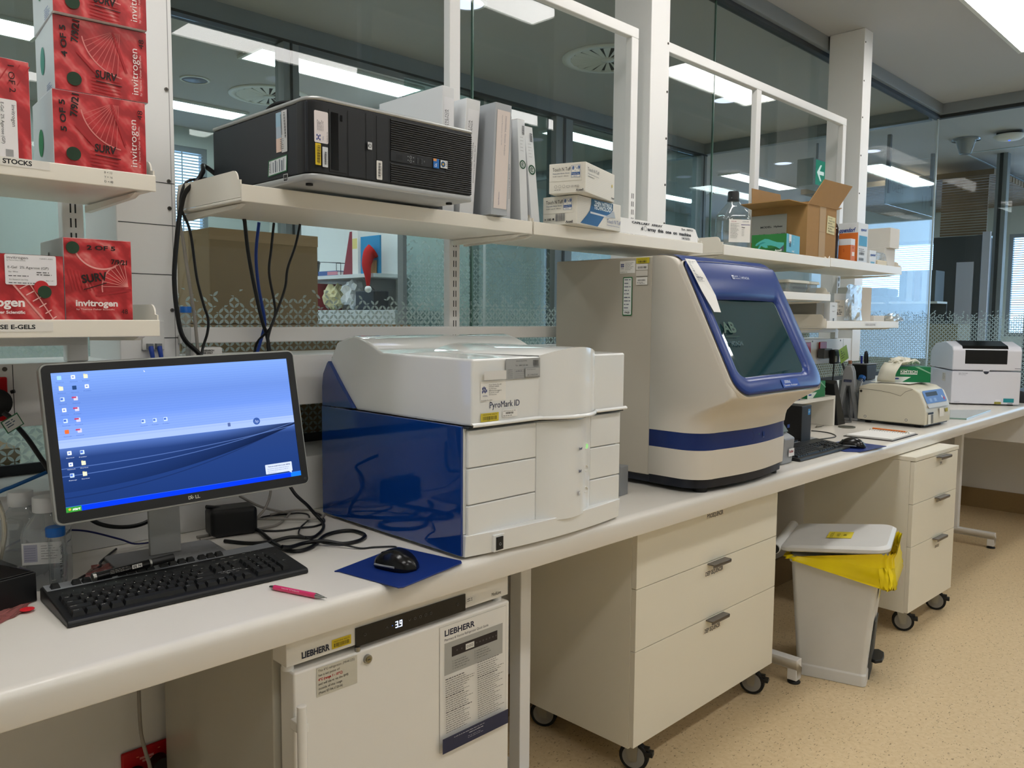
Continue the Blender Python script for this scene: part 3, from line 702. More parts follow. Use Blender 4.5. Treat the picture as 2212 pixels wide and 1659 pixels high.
# ================================================================ THE BENCH
t = thing('laboratory_bench', 'long white laminate bench top with rounded front edge, carrying the machines', 'bench', (0, 0, 0))
prof = [(1.345, 0.9), (1.338, 0.8994), (1.331, 0.897), (1.326, 0.892), (1.3235, 0.886), (1.323, 0.878), (1.323, 0.843), (1.325, 0.840), (2.243, 0.840), (2.243, 0.9)]
mb = MB(); n = len(prof)
vs = [(x, y, z) for x in (-2.195, 6.995) for y, z in prof]
mb.add(vs, [(i, (i+1) % n, n+(i+1) % n, n+i) for i in range(n)], BENCH, True); mb.add(vs[:n], [list(range(n))], BENCH); mb.add(vs[n:], [list(range(n))], BENCH)
o = mb.build('worktop', t, weld=True)
e = o.modifiers.new('es', 'EDGE_SPLIT'); e.split_angle = math.radians(40)
MB().box(6.32, -2.5, 0.84, 6.995, 1.322, 0.90, BENCH).build('return_worktop', t, bevel=0.015)
MB().box(6.36, -2.5, 0.62, 6.38, 1.9, 0.839, PANEL).build('apron', t)
def leg(x, lab):
    q = thing('bench_trestle', lab, 'leg', (x, 0, 0), group='white steel bench leg frames')
    MB().box(-.022, 1.60, 0.10, .022, 1.645, 0.839, WHITE).build('upright', q, bevel=.003)
    MB().box(-.022, 1.385, 0.06, .022, 1.98, 0.10, WHITE).box(-.022, 1.385, 0.015, .022, 1.425, 0.06, WHITE).build('foot', q, bevel=.003)
    for y in (1.405, 1.96): MB().lathe([(.024, 0), (.026, .006), (.016, .012), (.006, .014), (.006, .03)], (0, y, 0), BLACK, 20).build('levelling_pad', q)
for x, lab in ((1.672, 'white bench leg frame just right of the refrigerator'), (3.027, 'white bench leg frame whose foot shows between drawer unit and bin'), (5.78, 'white bench leg frame under the far end of the bench'), (0.1, 'white bench leg frame left of the refrigerator')): leg(x, lab)

# ---- shelf trays
def tray(label, x0, x1, z0, z1, yf=1.655, yb=1.985, side=0.022, low=()):
    t = thing('shelf_tray', label, 'shelf', (x0, yf, z0), group=None); w = x1-x0; d = yb-yf; h = z1-z0
    MB().box(0, 0, 0, w, 0.006, h, CREAM).box(0, 0.006, 0.002, w, d, 0.009, CREAM).build('board', t, bevel=0.0018)
    for j_, x in enumerate((0, w-0.003)):
        side = 0.0 if j_ in low else 0.022
        p = [(0.0, 0.0), (d-.009, 0.0), (d-.009, h+side)] + [(0.012+0.02*(1-math.sin(a)), h+side-0.02*(1-math.cos(a))) for a in [i*PI/10 for i in range(0, 6)]] + [(0.0, h)]
        MB().prism(p, (x, 0.0061, 0.0095), (0, 1, 0), (0, 0, 1), (1, 0, 0), 0.003, CREAM).build('side_plate', t)
    for x in (0.012, w-0.03):
        MB().prism([(d-.002, -0.001), (0.03, -0.001), (0.06, -0.009), (d-.002, -0.016)], (x, 0, 0), (0, 1, 0), (0, 0, 1), (1, 0, 0), 0.012, CREAM).build('bracket', t)
    return t
T1 = tray('long cream shelf above the computer monitor, carrying the black tower computer', 0.836, 1.742, 1.695, 1.732)
T2 = tray('cream shelf right of the middle binders, carrying glove boxes and a handwritten note', 1.750, 2.670, 1.695, 1.733)
T3 = tray('cream shelf carrying the clear bottle and opened cardboard box', 2.822, 3.785, 1.700, 1.740, low=(1,))
T4 = tray('cream shelf farthest right on top, carrying orange cartons and white boxes', 3.790, 4.710, 1.703, 1.744, low=(0,))
T5 = tray('upper left cream shelf marked STOCKS, carrying the stacked red cartons', -0.30, 0.655, 1.694, 1.726)
T6 = tray('lower left cream shelf marked E-GELS under the stacked red cartons', -0.30, 0.655, 1.407, 1.440)
T7 = tray('cream shelf behind the big analyser, carrying small plastic tubs', 2.86, 3.805, 1.540, 1.573)
T8 = tray('lowest cream shelf on the right, carrying white boxes and bags', 3.775, 4.70, 1.410, 1.446)
d = Dec((0.08, 0, 0), (1, 0, 0), (0, 0, 1)); LB = '#e8e4dc'
d.rect(.50, .0165, .185, .0150, LB, .001); d.text('STOCKS', .610, .0205, .0080, '#16181c', w=.046, bold=True); d.build('label_strip', T5)
d = Dec((0.08, 0, 0), (1, 0, 0), (0, 0, 1))
for i, s in enumerate(('B = 12', 'Y = 16', 'D = 48')): d.text(s, .778, .024-i*.0085, .0038, '#222222')
d.build('handwriting', T5)
d = Dec((0.08, 0, 0), (1, 0, 0), (0, 0, 1))
d.rect(.46, .011, .22, .017, LB, .001); d.text('AGAROSE E-GELS', .549, .0160, .0075, '#16181c', w=.102, bold=True); d.build('label_strip', T6)
d = Dec((0, 0, 0), (1, 0, 0), (0, 0, 1)); d.rect(.45, .009, .16, .02, '#e9e6e0', .001); d.text('KIDS-LEGIONE', .46, .013, .010, '#303644', w=.13); d.build('label_strip', T8)

# ---- red cartons
def red_print():
    m = bpy.data.materials.new('red_printed_card'); m.use_nodes = True; nt = m.node_tree; b = nt.nodes['Principled BSDF']; N = nt.nodes.new; L = nt.links.new
    tc = N('ShaderNodeTexCoord'); mp = N('ShaderNodeMapping'); mp.inputs['Rotation'].default_value = (0, .7, 0); L(tc.outputs['Object'], mp.inputs[0])
    wv = N('ShaderNodeTexWave'); wv.wave_type = 'RINGS'; wv.rings_direction = 'Y'; wv.inputs['Scale'].default_value = 8; wv.inputs['Distortion'].default_value = 6; wv.inputs['Detail'].default_value = 3; wv.inputs['Detail Scale'].default_value = 2.2
    L(mp.outputs[0], wv.inputs[0]); nz = N('ShaderNodeTexNoise'); nz.inputs['Scale'].default_value = 16; nz.inputs['Detail'].default_value = 5; L(tc.outputs['Object'], nz.inputs[0])
    w2 = N('ShaderNodeTexWave'); w2.inputs['Scale'].default_value = 42; w2.inputs['Distortion'].default_value = 3; w2.inputs['Detail'].default_value = 1; L(mp.outputs[0], w2.inputs[0])
    mt = N('ShaderNodeMath'); mt.operation = 'MULTIPLY'; L(nz.outputs[0], mt.inputs[0]); L(wv.outputs[1], mt.inputs[1])
    m3 = N('ShaderNodeMath'); m3.operation = 'MULTIPLY_ADD'; L(w2.outputs[1], m3.inputs[0]); m3.inputs[1].default_value = .05; L(mt.outputs[0], m3.inputs[2])
    cr = N('ShaderNodeValToRGB'); e = cr.color_ramp.elements; e[0].position = .08; e[0].color = hexc('#a92026'); e[1].position = .85; e[1].color = hexc('#f0a8a2')
    a = cr.color_ramp.elements.new(.42); a.color = hexc('#cf353a'); a2 = cr.color_ramp.elements.new(.62); a2.color = hexc('#dd6a68')
    L(m3.outputs[0], cr.inputs[0]); L(cr.outputs[0], b.inputs['Base Color']); b.inputs['Roughness'].default_value = .32
    return m
REDP = red_print(); WCARD = mat('white_carton', '#dfe3e6', 0.5); KR = '#b5aa98'
def red_carton(label, x, y, z, w, d_, h, rz, kind, txt=None, seal=True, lip=0.0):
    t = thing('reagent_carton', label, 'box', (x, y, z), rz)
    mb = MB(); mb.box(0, 0, 0, w, d_, h, WCARD); mb.build('carton', t, bevel=.0012)
    MB().box(.0008, -.0008, .0008, w-.0008, -.0001, h-.0008, REDP).box(.0008, .0005, h-.0004, w-.0008, d_-.0005, h+.0001, REDP).build('printed_face', t)
    K = '#15110f'; d = Dec((0, -.0009, lip), (1, 0, 0), (0, 0, 1)); h -= lip
    def arc(cx, cy, r, a0, a1, t_, c): d.ring(cx, cy, r, t_, c, 20, math.radians(a0), math.radians(a1))
    if kind == 'side':     # lying on its side: lettering runs upward
        arc(w*.78, h*.88, w*.5, 190, 262, .0022, '#e58f8a')
        for i in range(9):
            a = math.radians(196+i*7.5); d.line([(w*.78+w*.49*math.cos(a), h*.88+w*.49*math.sin(a)), (w*(.60+.012*i), h*.90)], .0011, '#da6e6b')
        d.line([(w*.62, h*.9), (w*.76, h*.38)], .004, '#b02a30'); d.line([(w*.24, h*.55), (w*.42, h*.32)], .005, '#b02a30')
        for i in range(5): d.line([(w*.38, h*(.06+.045*i)), (w*.69, h*(.02+.05*i))], .0016, '#b3282d')
        d.disc(w*.2, h*.17, w*.077, '#17361f')
        d.text('invitrogen', w*.885, h*.08, .0125, '#f3e9e6', w=h*.66, rot=90); d.text('by Thermo Fisher Scientific', w*.925, h*.08, .0035, '#efc9c5', w=h*.58, rot=90)
        a_, s = txt
        d.text(a_, w*.135, h*.45, .0095, K, w=h*.42, rot=92, bold=True); d.text('7/9/21', w*.245, h*.66, .0115, K, w=h*.31, rot=84, bold=True)
        d.text('SURV', w*.42, h*.24, .014, K, w=w*.23, rot=-3, bold=True); d.line([(w*.43, h*.19), (w*.70, h*.165)], .0016, K); d.text('48', w*.955, h*.75, .009, K, w=h*.13, rot=88)
        d.build('lettering', t)
        d = Dec((-.0004, d_, 0), (0, -1, 0), (0, 0, 1)); d.disc(d_*.42, h*.55, .022, '#2f8a55' if seal else '#2f8f7c', ry=.026); d.lines(d_*.62, h*.13, .05, 5, .004, '#6c7fae'); d.build('lettering', t)
    elif kind == 'up':
        arc(w*.55, h*.95, w*.42, 195, 300, .003, '#f0a9a4'); arc(w*.95, h*.40, w*.42, 95, 190, .0024, '#e58f8a')
        for i in range(7): d.line([(w*(.04+.05*i), h*(.62-.01*i)), (w*(.12+.05*i), h*.36)], .002, '#b3282d')
        for i in range(8):
            a = math.radians(100+i*11); d.line([(w*.95+w*.41*math.cos(a), h*.4+w*.41*math.sin(a)), (w*.93, h*.42)], .0011, '#e8938e')
        d.line([(w*.45, h*.3), (w*.96, h*.38)], .004, '#ab252b')
        d.disc(w*.13, h*.88, w*.095, '#1c3d25'); d.text('2 OF 5', w*.33, h*.865, .008, K, w=w*.42, bold=True); d.text('7/9/21', w*.68, h*.70, .009, K, w=w*.24, rot=-2, bold=True)
        d.text('SURV', w*.25, h*.45, .015, K, w=w*.38, rot=10, bold=True); d.line([(w*.27, h*.37), (w*.6, h*.46)], .0016, K)
        d.text('invitrogen', w*.14, h*.17, .0115, '#f3e9e6', w=w*.62, bold=True); d.text('by Thermo Fisher Scientific', w*.15, h*.12, .003, '#efd3cf', w=w*.56); d.text('48', w*.81, h*.075, .009, K, w=w*.1)
        d.build('lettering', t)
        d = Dec((-.0004, d_, 0), (0, -1, 0), (0, 0, 1)); d.disc(d_*.40, h*.955, .006, '#5a5450'); d.lines(d_*.8, h*.22, .03, 8, .004, '#6c7fae'); d.build('lettering', t)
    return d, t
red_carton('red and white carton handwritten 5 OF 5, bottom of the tall stack', .479, 1.678, 1.7045, .163, .176, .160, -4.6, 'side', ('5 OF 5', 0), lip=.022)
red_carton('red and white carton handwritten 4 OF 5, in the middle of the tall stack', .486, 1.683, 1.8660, .163, .185, .134, -6.3, 'side', ('4 OF 5', 0), False)
red_carton('red and white carton cut by the top edge, topmost of the tall stack', .484, 1.672, 2.0015, .163, .185, .134, -5.5, 'side', ('3 OF 5', 0))
red_carton('upright red carton handwritten 2 OF 5 on the lower left shelf', .489, 1.680, 1.4185, .121, .178, .176, -3.1, 'up', lip=.0215)
# carton with the white reagent label, lying on its side by the left picture edge
t = thing('reagent_carton', 'red carton with white product label at the left edge of the STOCKS shelf', 'box', (.26, 1.666, 1.7045))
MB().box(0, 0, 0, .180, .12, .194, WCARD).build('carton', t, bevel=.0012); MB().box(.0008, -.0008, .0008, .1792, -.0001, .1932, REDP).build('printed_face', t)
d = Dec((0, -.0009, 0), (1, 0, 0), (0, 0, 1)); K = '#15110f'
d.rect(.07, .018, .088, .105, '#ece9ea', .003); d.text('invitrogen', .150, .115, .006, '#22262c', w=.038, rot=-90); d.text('E-Gel  2% Agarose (GP)', .133, .117, .005, '#22262c', w=.072, rot=-90)
d.text('Qty: 18/box', .118, .117, .0036, '#22262c', rot=-90); d.lines(.082, .030, .010, 6, .004, '#444444'); d.rect(.138, .024, .012, .012, '#9a9a9a')
for i in range(5): d.line([(.10+.015*i, .15), (.12+.015*i, .185)], .002, '#b3282d')
d.text('1 OF 2', .146, .186, .010, K, w=.05, rot=-88); d.build('lettering', t)
t = thing('reagent_carton', 'red carton with white product label and green dot, left on the lower left shelf', 'box', (.293, 1.664, 1.4185))
MB().box(0, 0, 0, .191, .125, .139, mat('dark_red_card', '#3a1214', .5)).build('carton', t, bevel=.0012); MB().box(.0008, -.0008, .0008, .1902, -.0001, .1382, REDP).build('printed_face', t)
d = Dec((0, -.0009, 0), (1, 0, 0), (0, 0, 1))
d.O.z += .012
for i in range(6): d.line([(.118+.010*i, .065-.011*i), (.135+.008*i, .075-.012*i)], .0018, '#f2c4bf')
d.line([(.105, .075), (.16, .002)], .003, '#e9a19b'); d.line([(.13, .08), (.175, .002)], .002, '#e9a19b')
d.rect(.095, .072, .083, .054, '#ebe9ec', .003); d.text('invitrogen', .098, .118, .0048, '#22262c', w=.034); d.text('by Thermo Fisher Scientific', .098, .1145, .0016, '#22262c', w=.03)
d.text('E-Gel  2% Agarose (GP)', .099, .101, .0042, '#22262c', w=.066); d.text('Qty: 18/box', .100, .094, .0022, '#22262c'); d.text('For Research Use Only', .101, .080, .0022, '#22262c'); d.lines(.100, .087, .045, 1, .003, '#333333'); d.lines(.145, .094, .028, 2, .004, '#555555'); d.lines(.1, .0745, .07, 1, .003, '#333333')
d.text('Box 1 of 1', .160, .0795, .0018, '#22262c', w=.013); d.text('12031-032', .15, .119, .002, '#22262c', w=.022)
d.disc(.152, .068, .0125, '#c4262c'); d.disc(.157, .060, .0115, '#1c3d25')
d.text('invitrogen', .028, .033, .0150, '#f6eeec', w=.096, bold=True); d.text('by Thermo Fisher Scientific', .030, .020, .0052, '#f2e2e0', w=.094, bold=True)
d.build('lettering', t)

# ---- tower computer on its side
t = thing('tower_computer', 'black and silver tower computer lying on its side on the shelf', 'computer', (0.925, 1.53, 1.7385)); W_, D_, H_ = .462, .452, .176
SIL = mat('silver_sheet', '#b4b5b4', .42, .55); BZ = mat('tower_bezel_black', '#17181a', .45)
MB().box(.002, .012, .016, W_-.002, D_, H_-.010, mat('tower_case_navy_black', '#1b1f26', .45)).build('case', t, bevel=.003)
for zz in ((0, .0155), (H_-.0095, H_)):
    p = rrect(0, -.004, W_, D_, (.035, .006, .004, .004), 6); MB().prism(p, (0, 0, zz[0]), (1, 0, 0), (0, 1, 0), (0, 0, 1), zz[1]-zz[0], SIL).build('side_panel', t, bevel=.004)
p = rrect(0.0, -.004, W_-.004, .05, (.034, .003, 0, 0), 8)
MB().prism(p, (0, 0, .0160), (1, 0, 0), (0, 1, 0), (0, 0, 1), H_-.0260, BZ).build('front_bezel', t, bevel=.0015)
mb = MB(); RIB = mat('rib_black', '#0e0f10', .38)
for i in range(29):
    z = .0195+i*.00495
    if 9 <= i <= 13: 
        mb.cyl((.372, -.0045, z), (W_-.006, -.0045, z), .0021, RIB, 8)
    else: mb.cyl((.208, -.0045, z), (W_-.006, -.0045, z), .0021, RIB, 8)
mb.build('front_grille', t)
MB().box(.046, -.0052, .022, .089, -.0041, .152, BZ).box(.051, -.0062, .026, .069, -.0053, .147, BLACKG).build('optical_drive', t, bevel=.0006)
MB().box(.074, -.0064, .131, .079, -.0053, .144, BLACKG).build('eject_button', t)
MB().box(.094, -.0050, .018, .137, -.0041, .158, BZ).build('drive_cover', t, bevel=.0006)
MB().box(.141, -.0050, .018, .158, -.0041, .160, BZ).build('logo_strip', t, bevel=.0006)
MB().box(.170, -.0050, .018, .200, -.0041, .160, BZ).build('floppy_cover', t, bevel=.0006)
MB().box(.207, -.0064, .066, .330, -.0045, .088, BZ).build('port_panel', t, bevel=.0006)
dd = Dec((0, -.0065, 0), (1, 0, 0), (0, 0, 1))
dd.rect(.222, .072, .018, .011, '#0c0c0d', .001)
for (x, z) in ((.264, .082), (.264, .073)): dd.ring(x, z, .0034, .0012, '#85878a')
for (x, z) in ((.256, .0825), (.256, .074), (.272, .082), (.272, .073)): dd.disc(x, z, .0013, '#9a9c9e', 8)
for x in (.281, .293): dd.rect(x, .071, .0055, .012, '#3b3d3f', .0006); dd.rect(x+.0014, .0725, .0018, .009, '#050505')
dd.text('Y', .302, .075, .004, '#9a9c9e'); dd.rect(.331, .067, .018, .022, '#1d6fc0', .001); dd.rect(.331, .083, .010, .006, '#e59a57', .001); dd.text('i5', .3335, .070, .008, '#e8f1fa', ital=True)
dd.rect(.353, .070, .022, .018, '#dfe2e4', .001); dd.disc(.361, .079, .0068, '#20507e', 16); dd.disc(.361, .079, .0028, '#cfa93a', 10); dd.lines(.370, .083, .004, 3, .004, '#777777')
dd.rect(.1425, .082, .0115, .016, '#c9cbcd', .001); dd.ring(.1482, .090, .0042, .0011, '#17181a'); dd.text('hp', .1460, .0868, .0046, '#17181a', rot=90, ital=True, w=.006)
dd.build('ports_and_badges', t)
def asset_label(d, x, y, w, h, rot=0):
    pass
d = Dec((0, -.0045, 0), (1, 0, 0), (0, 0, 1))
d.rect(.010, .078, .034, .066, '#e8dfdf', .003)
for i in range(6): d.rect(.015+(i % 3)*.0035, .083+(i//3)*.006+.002*(i % 2), .0026, .004, '#223a8c')
d.text('VIDRL', .032, .084, .0024, '#223a8c', rot=90, w=.009)
d.k += 1
for i in range(5): d.text('Asset Name dc7900', .0185+i*.0032, .103, .0022, '#333333', w=.022-.002*(i % 3), rot=90)
d.text('Suitable for Use', .0415, .081, .0026, '#333333', rot=90, w=.022)
d.rect(.011, .031, .0135, .045, '#e6c61f', .001)
for i in range(20): d.rect(.0155, .0345+i*.0019, .0065, .0011*(1 if i % 3 else .5), '#1c1a10')
d.text('MELBOURNE HEALTH', .0148, .036, .0018, '#1c1a10', rot=90, w=.034)
d.rect(.0265, .028, .0135, .042, '#d9dcdf', .0015)
for i in range(12): d.rect(.0315, .034+i*.0022, .0045, .0013, '#333333')
for q in range(3): d.text('HIVD Equipment', .0300+q*.0042, .033, .0015, '#555555', rot=90, w=.028)
d.build('asset_stickers', t)
d = Dec((0, -.0051, 0), (1, 0, 0), (0, 0, 1))
d.rect(.1685, .020, .0155, .042, '#e3e0da', .002)
for i in range(16): d.rect(.1725, .025+i*.0021, .0065, .0012 if i % 3 else .0006, '#1a1a1a')
d.text('HA-02007', .1818, .030, .002, '#333333', rot=90, w=.02); d.build('serial_sticker', t)
dl = Dec((0.0015, .40, 0), (0, -1, 0), (0, 0, 1))   # left face, u runs toward the viewer
dl.rect(.262, .073, .0225, .086, '#aebccb', .001); dl.rect(.262, .073, .0225, .03, '#e4c8b8'); dl.rect(.262, .128, .0225, .03, '#9fc0d4')
dl.rect(.2865, .070, .0235, .090, '#d6d6d6', .001)
for i in range(26): dl.rect(.300, .100+i*.0021, .0065, .0012 if i % 3 else .0006, '#222222')
for i in range(18): dl.rect(.2905, .108+i*.0024, .005, .0012, '#333333')
dl.lines(.289, .096, .019, 6, .004, '#777777'); dl.build('windows_sticker', t)
dl = Dec((0.0015, .40, 0), (0, -1, 0), (0, 0, 1))
dl.poly([(.222, .024), (.307, .028), (.309, .064), (.226, .060)], '#2f6b46'); dl.poly([(.226, .0265), (.303, .0305), (.3055, .0615), (.2295, .0575)], '#dadfe2')
for i in range(7): dl.rect(.236+i*.0095, .031, .0018*(1+(i % 3)), .026-.003*(i % 2), '#6a7480')
dl.text('PASS', .236, .032, .005, '#222222', rot=92, w=.02); dl.rect(.293, .006, .019, .016, '#d8d8d8'); dl.rect(.2945, .0072, .016, .0135, '#17181a'); dl.text('energy', .296, .011, .004, '#d8d8d8', w=.012, ital=True)
dl.build('compliance_stickers', t)
for (x, y) in ((.03, .05), (.43, .05), (.03, .42), (.43, .42)): MB().cyl((x, y, -.0045), (x, y, 0), .008, RUB, 12).build('rubber_foot', t)
# keep the feet on the tray lip level
# black folded bag on the tower
t = thing('folded_pouch', 'black soft pouch lying on top of the tower computer', 'pouch', (.985, 1.94, 1.9155), -88)
bm = MB(); rr = []
for i in range(13):
    u = i/12; hh = .011+.022*math.sin(min(u*1.25, 1)*PI)**.7*(1 if u < .8 else .6)+.004*math.sin(u*23)
    hw = .055*(1-.5*(abs(u-.5)*2)**4)+.004*math.sin(u*17)
    rr.append([Vector((.02+u*.21, hw*math.cos(a)+.05, .0002+max(0, hh*math.sin(a)) if math.sin(a) > 0 else .0002)) for a in [2*PI*k/20 for k in range(20)]])
bm.loft(rr, mat('black_fabric', '#141617', .75, bump=.4, bscale=700)); bm.build('body', t)
MB().tube([(.10, -.004, .012), (.14, .0, .034), (.17, .03, .043), (.20, .07, .038)], .004, mat('black_fabric', '#141617', .75), 6).build('strap', t)

# ---- binders
BW = mat('white_vinyl', '#dcdee0', .28); BG = mat('grey_vinyl', '#a9adb1', .35); SPN = mat('binder_label', '#e9e4e2', .5)
def ring_binder(label, x, y, w, d_, h, lean, m, spine, z=1.7048, rz=0, yl=0):
    t = thing('ring_binder', label, 'binder', (x, y, z), rz, 'ring binders beside the tower computer'); s = lean
    V = lambda a, b, c: (a+s*c/h, b+yl*c/h, c)
    for (a, b_) in ((0, .003), (w-.003, w)): MB().hexa([V(a, .002, 0), V(b_, .002, 0), V(a, d_, 0), V(b_, d_, 0), V(a, .002, h), V(b_, .002, h), V(a, d_, h), V(b_, d_, h)], m).build('cover_board', t, bevel=.001)
    MB().hexa([V(0, 0, 0), V(w, 0, 0), V(0, .0025, 0), V(w, .0025, 0), V(0, 0, h), V(w, 0, h), V(0, .0025, h), V(w, .0025, h)], m).build('spine', t, bevel=.001)
    MB().hexa([V(.005, .012, .004), V(w-.005, .012, .004), V(.005, d_-.012, .004), V(w-.005, d_-.012, .004), V(.005, .012, h-.03), V(w-.005, .012, h-.03), V(.005, d_-.012, h-.03), V(w-.005, d_-.012, h-.03)], PAPER).build('paper_stack', t)
    U = Vector(V(0, 0, h))-Vector(V(0, 0, 0))
    d = Dec((0, -.0004, 0), (1, 0, 0), U); spine(d, w, h); d.build('spine_label', t)
    return t
def sp_who(d, w, h, hi=.62, lo=.18):
    d.rect(w*.12, h*lo, w*.82, h*(hi+.12), '#e3e4e8')
    for i, (s, q, k) in enumerate((('WHO COLLABORATING CENTRE FOR', .0062, 1), ('REFERENCE & RESEARCH ON INFLUENZA', .0062, 1), ('Melbourne, Australia', .0052, .6), ('Inventory List, Room 4017', .0036, .55))):
        d.text(s, w*(.34+.17*i), h*(lo+.10+.12*(1-k)), q, '#3a3c44', w=h*.55*k, rot=90)
sp_beige = lambda d, w, h: (d.rect(w*.12, h*.06, w*.80, h*.88, '#ddd0c8'), d.text('3500/3500xL Genetic Analyzer', w*.62, h*.90, .0055, '#8a848c', w=h*.36, rot=-90), d.text('Applied Biosystems User Guide', w*.42, h*.90, .003, '#8a848c', w=h*.27, rot=-90), d.text('Applied Biosystems', w*.45, h*.09, .0042, '#7d7a98', w=h*.12, rot=90, ital=True))
ring_binder('white ring binder standing farthest left, half hidden by the tower computer', 1.408, 1.668, .040, .28, .352, .0, BW, lambda d, w, h: sp_who(d, w, h))
ring_binder('white ring binder with influenza centre label, second from the tower computer', 1.462, 1.664, .050, .28, .335, .028, BW, lambda d, w, h: sp_who(d, w, h))
ring_binder('grey ring binder with beige analyser spine label', 1.553, 1.634, .062, .25, .305, .016, BG, sp_beige, z=1.7335)
ring_binder('white ring binder with influenza label, right of the beige spine label', 1.640, 1.690, .044, .27, .325, .004, BW, lambda d, w, h: sp_who(d, w, h, .45, .12))
def thin_box(label, x, y, w, h, lean):
    t = thing('slim_white_carton', label, 'box', (x, y, 1.7048), group='slim white cartons with a green ring mark'); s = -lean
    MB().hexa([(0, 0, 0), (w, 0, 0), (0, .2, 0), (w, .2, 0), (s, 0, h), (s+w, 0, h), (s, .2, h), (s+w, .2, h)], WCARD).build('carton', t, bevel=.0008)
    MB().box(s+.0005, .001, h, s+w-.0005, .2, h+.0006, CARDE).build('top_edge', t)
    d = Dec((0, -.0003, 0), (1, 0, 0), Vector((s, 0, h)))
    d.ring(w*.5, h*.60, w*.42, w*.13, '#1c4f38'); d.ring(w*.5, h*.60, w*.2, w*.07, '#1c4f38', a0=.6, a1=5.6); d.disc(w*.5, h*.60, w*.07, '#1c4f38', 10)
    for i in range(9): d.rect(w*.55, h*.87+i*h*.009, w*.3, h*.005, '#333333')
    d.lines(w*.2, h*.84, w*.5, 5, h*.03, '#9a9a9a', t=h*.003); d.text('life', w*.2, h*.07, .008, '#3c4044', ital=True, w=w*.45); d.line([(w*.55, h*.07), (w*.95, h*.08)], .0008, '#3c4044')
    d.build('print', t)
thin_box('slim white carton leaning left, the left one of two beside the glove boxes', 1.708, 1.668, .030, .315, .020); thin_box('slim white carton leaning left, the right one of two beside the glove boxes', 1.7565, 1.668, .034, .300, .040)
# ---- nitrile glove cartons
BXC = mat('ivory_carton', '#e4dfd2', .5)
def glove_box(label, x, y, z, w, d_, h, rz, blue):
    t = thing('glove_carton', label, 'box', (x, y, z), rz, 'ivory nitrile glove cartons')
    # local: face A (short end) along +x at y=0 ; long face along +y at x = w
    MB().box(0, 0, 0, w, d_, h, BXC).build('carton', t, bevel=.0015)
    MB().box(.003, -.0014, h*.40, w-.012, -.0002, h-.002, BXC).build('end_flap', t, bevel=.0005)
    d = Dec((0, -.0015, 0), (1, 0, 0), (0, 0, 1)); K = '#2b2b2e'
    d.text('Touch N Tuff', .012, h*.74, .0105, K, w=w*.50); d.text('Disposable Nitrile Gloves', .013, h*.64, .0038, '#4c5a7a', w=w*.46); d.text('92-605  Long (12"  300mm)', .013, h*.55, .003, K, w=w*.43)
    d.rect(w*.62, h*.50, w*.24, h*.40, '#2c5d9c'); d.rect(w*.628, h*.507, w*.224, h*.386, '#e9e6dc'); d.rect(w*.62, h*.58, w*.24, h*.09, '#2c5d9c'); d.text('8', w*.645, h*.76, .0095, '#2c5d9c', bold=True); d.text('-9', w*.76, h*.76, .0095, '#2c5d9c', bold=True); d.text('1/2', w*.70, h*.82, .0036, '#2c5d9c'); d.text('L', w*.72, h*.70, .004, '#2c5d9c'); d.text('Powder Free', w*.635, h*.605, .0036, '#e9e6dc', w=w*.2); d.text('Nitrile', w*.68, h*.53, .0028, '#2c5d9c', w=w*.1)
    if blue:
        d.text('= 100', .008, h*.16, .0065, K, w=w*.20, bold=True); d.disc(w*.33, h*.20, .0035, K, 10); d.barcode(w*.40, h*.12, w*.28, h*.26, '#3a3f4e', 5); d.text('Ansell', w*.70, h*.05, .0065, K, w=w*.20, bold=True); d.line([(w*.70, h*.04), (w*.91, h*.04)], .0006, K)
    else:
        for i in range(3): d.ring(.024+i*.013, h*.22, .0048, .0006, K, 6)
        d.ring(.064, h*.23, .006, .0006, K, 14, PI, 2*PI); d.line([(.058, h*.23), (.070, h*.23)], .0006, K); d.text('CE IRED', w*.62, h*.18, .005, K, w=w*.22); d.text('Ansell', w*.76, h*.04, .0065, K, w=w*.20, bold=True); d.lines(.02, h*.1, .03, 1, .003)
    d.build('end_print', t)
    d = Dec((w+.0003, 0, 0), (0, 1, 0), (0, 0, 1)); U = d_
    d.k += 1
    for i in range(16): d.rect(0.002, h*(.03+.06*i), U-.004, .0004, '#c9c4b6', k=d.k)
    if blue:
        d.poly([(U*.30, h*.98), (U*.30, h*.80), (U*.27, h*.55), (U*.20, h*.35), (U*.07, h*.05), (U*.45, h*.03), (U*.55, h*.30), (U*.60, h*.45), (U*.78, h*.60), (U*.80, h*.97)], '#1c5f92'); d.poly([(U*.30, h*.98), (U*.30, h*.74), (U*.60, h*.62), (U*.80, h*.72), (U*.80, h*.97)], '#0e4f6f')
        d.text('THIN NITRILE', U*.37, h*.80, .0115, '#dfe9ee', w=U*.40, bold=True); d.text('TECHNOLOGY', U*.36, h*.64, .0125, '#dfe9ee', w=U*.42, bold=True); d.poly([(U*.28, h*.52), (U*.28, h*.45), (U*.72, h*.42), (U*.72, h*.48)], '#cfd6da')
        d.poly([(U*.62, h*.44), (U*.82, h*.72), (U*.86, h*.46)], '#aeb6bc'); d.text('Touch N Tuff', U*.66, h*.24, .0125, '#4d5d90', w=U*.33); d.text('Disposable Nitrile Gloves', U*.66, h*.14, .0035, '#4d5d90', w=U*.30)
    else:
        d.text('Touch N Tuff', U*.06, h*.73, .0105, '#4a4a50', w=U*.38); d.text('Disposable Nitrile Gloves', U*.07, h*.62, .0036, '#4a4a50', w=U*.36); d.lines(U*.08, h*.54, U*.28, 1, .004); d.disc(U*.90, h*.55, .005, '#d9c04a', 14); d.text('Ansell', U*.88, h*.10, .0055, K, w=U*.1, bold=True)
    d.build('side_print', t)
    return t
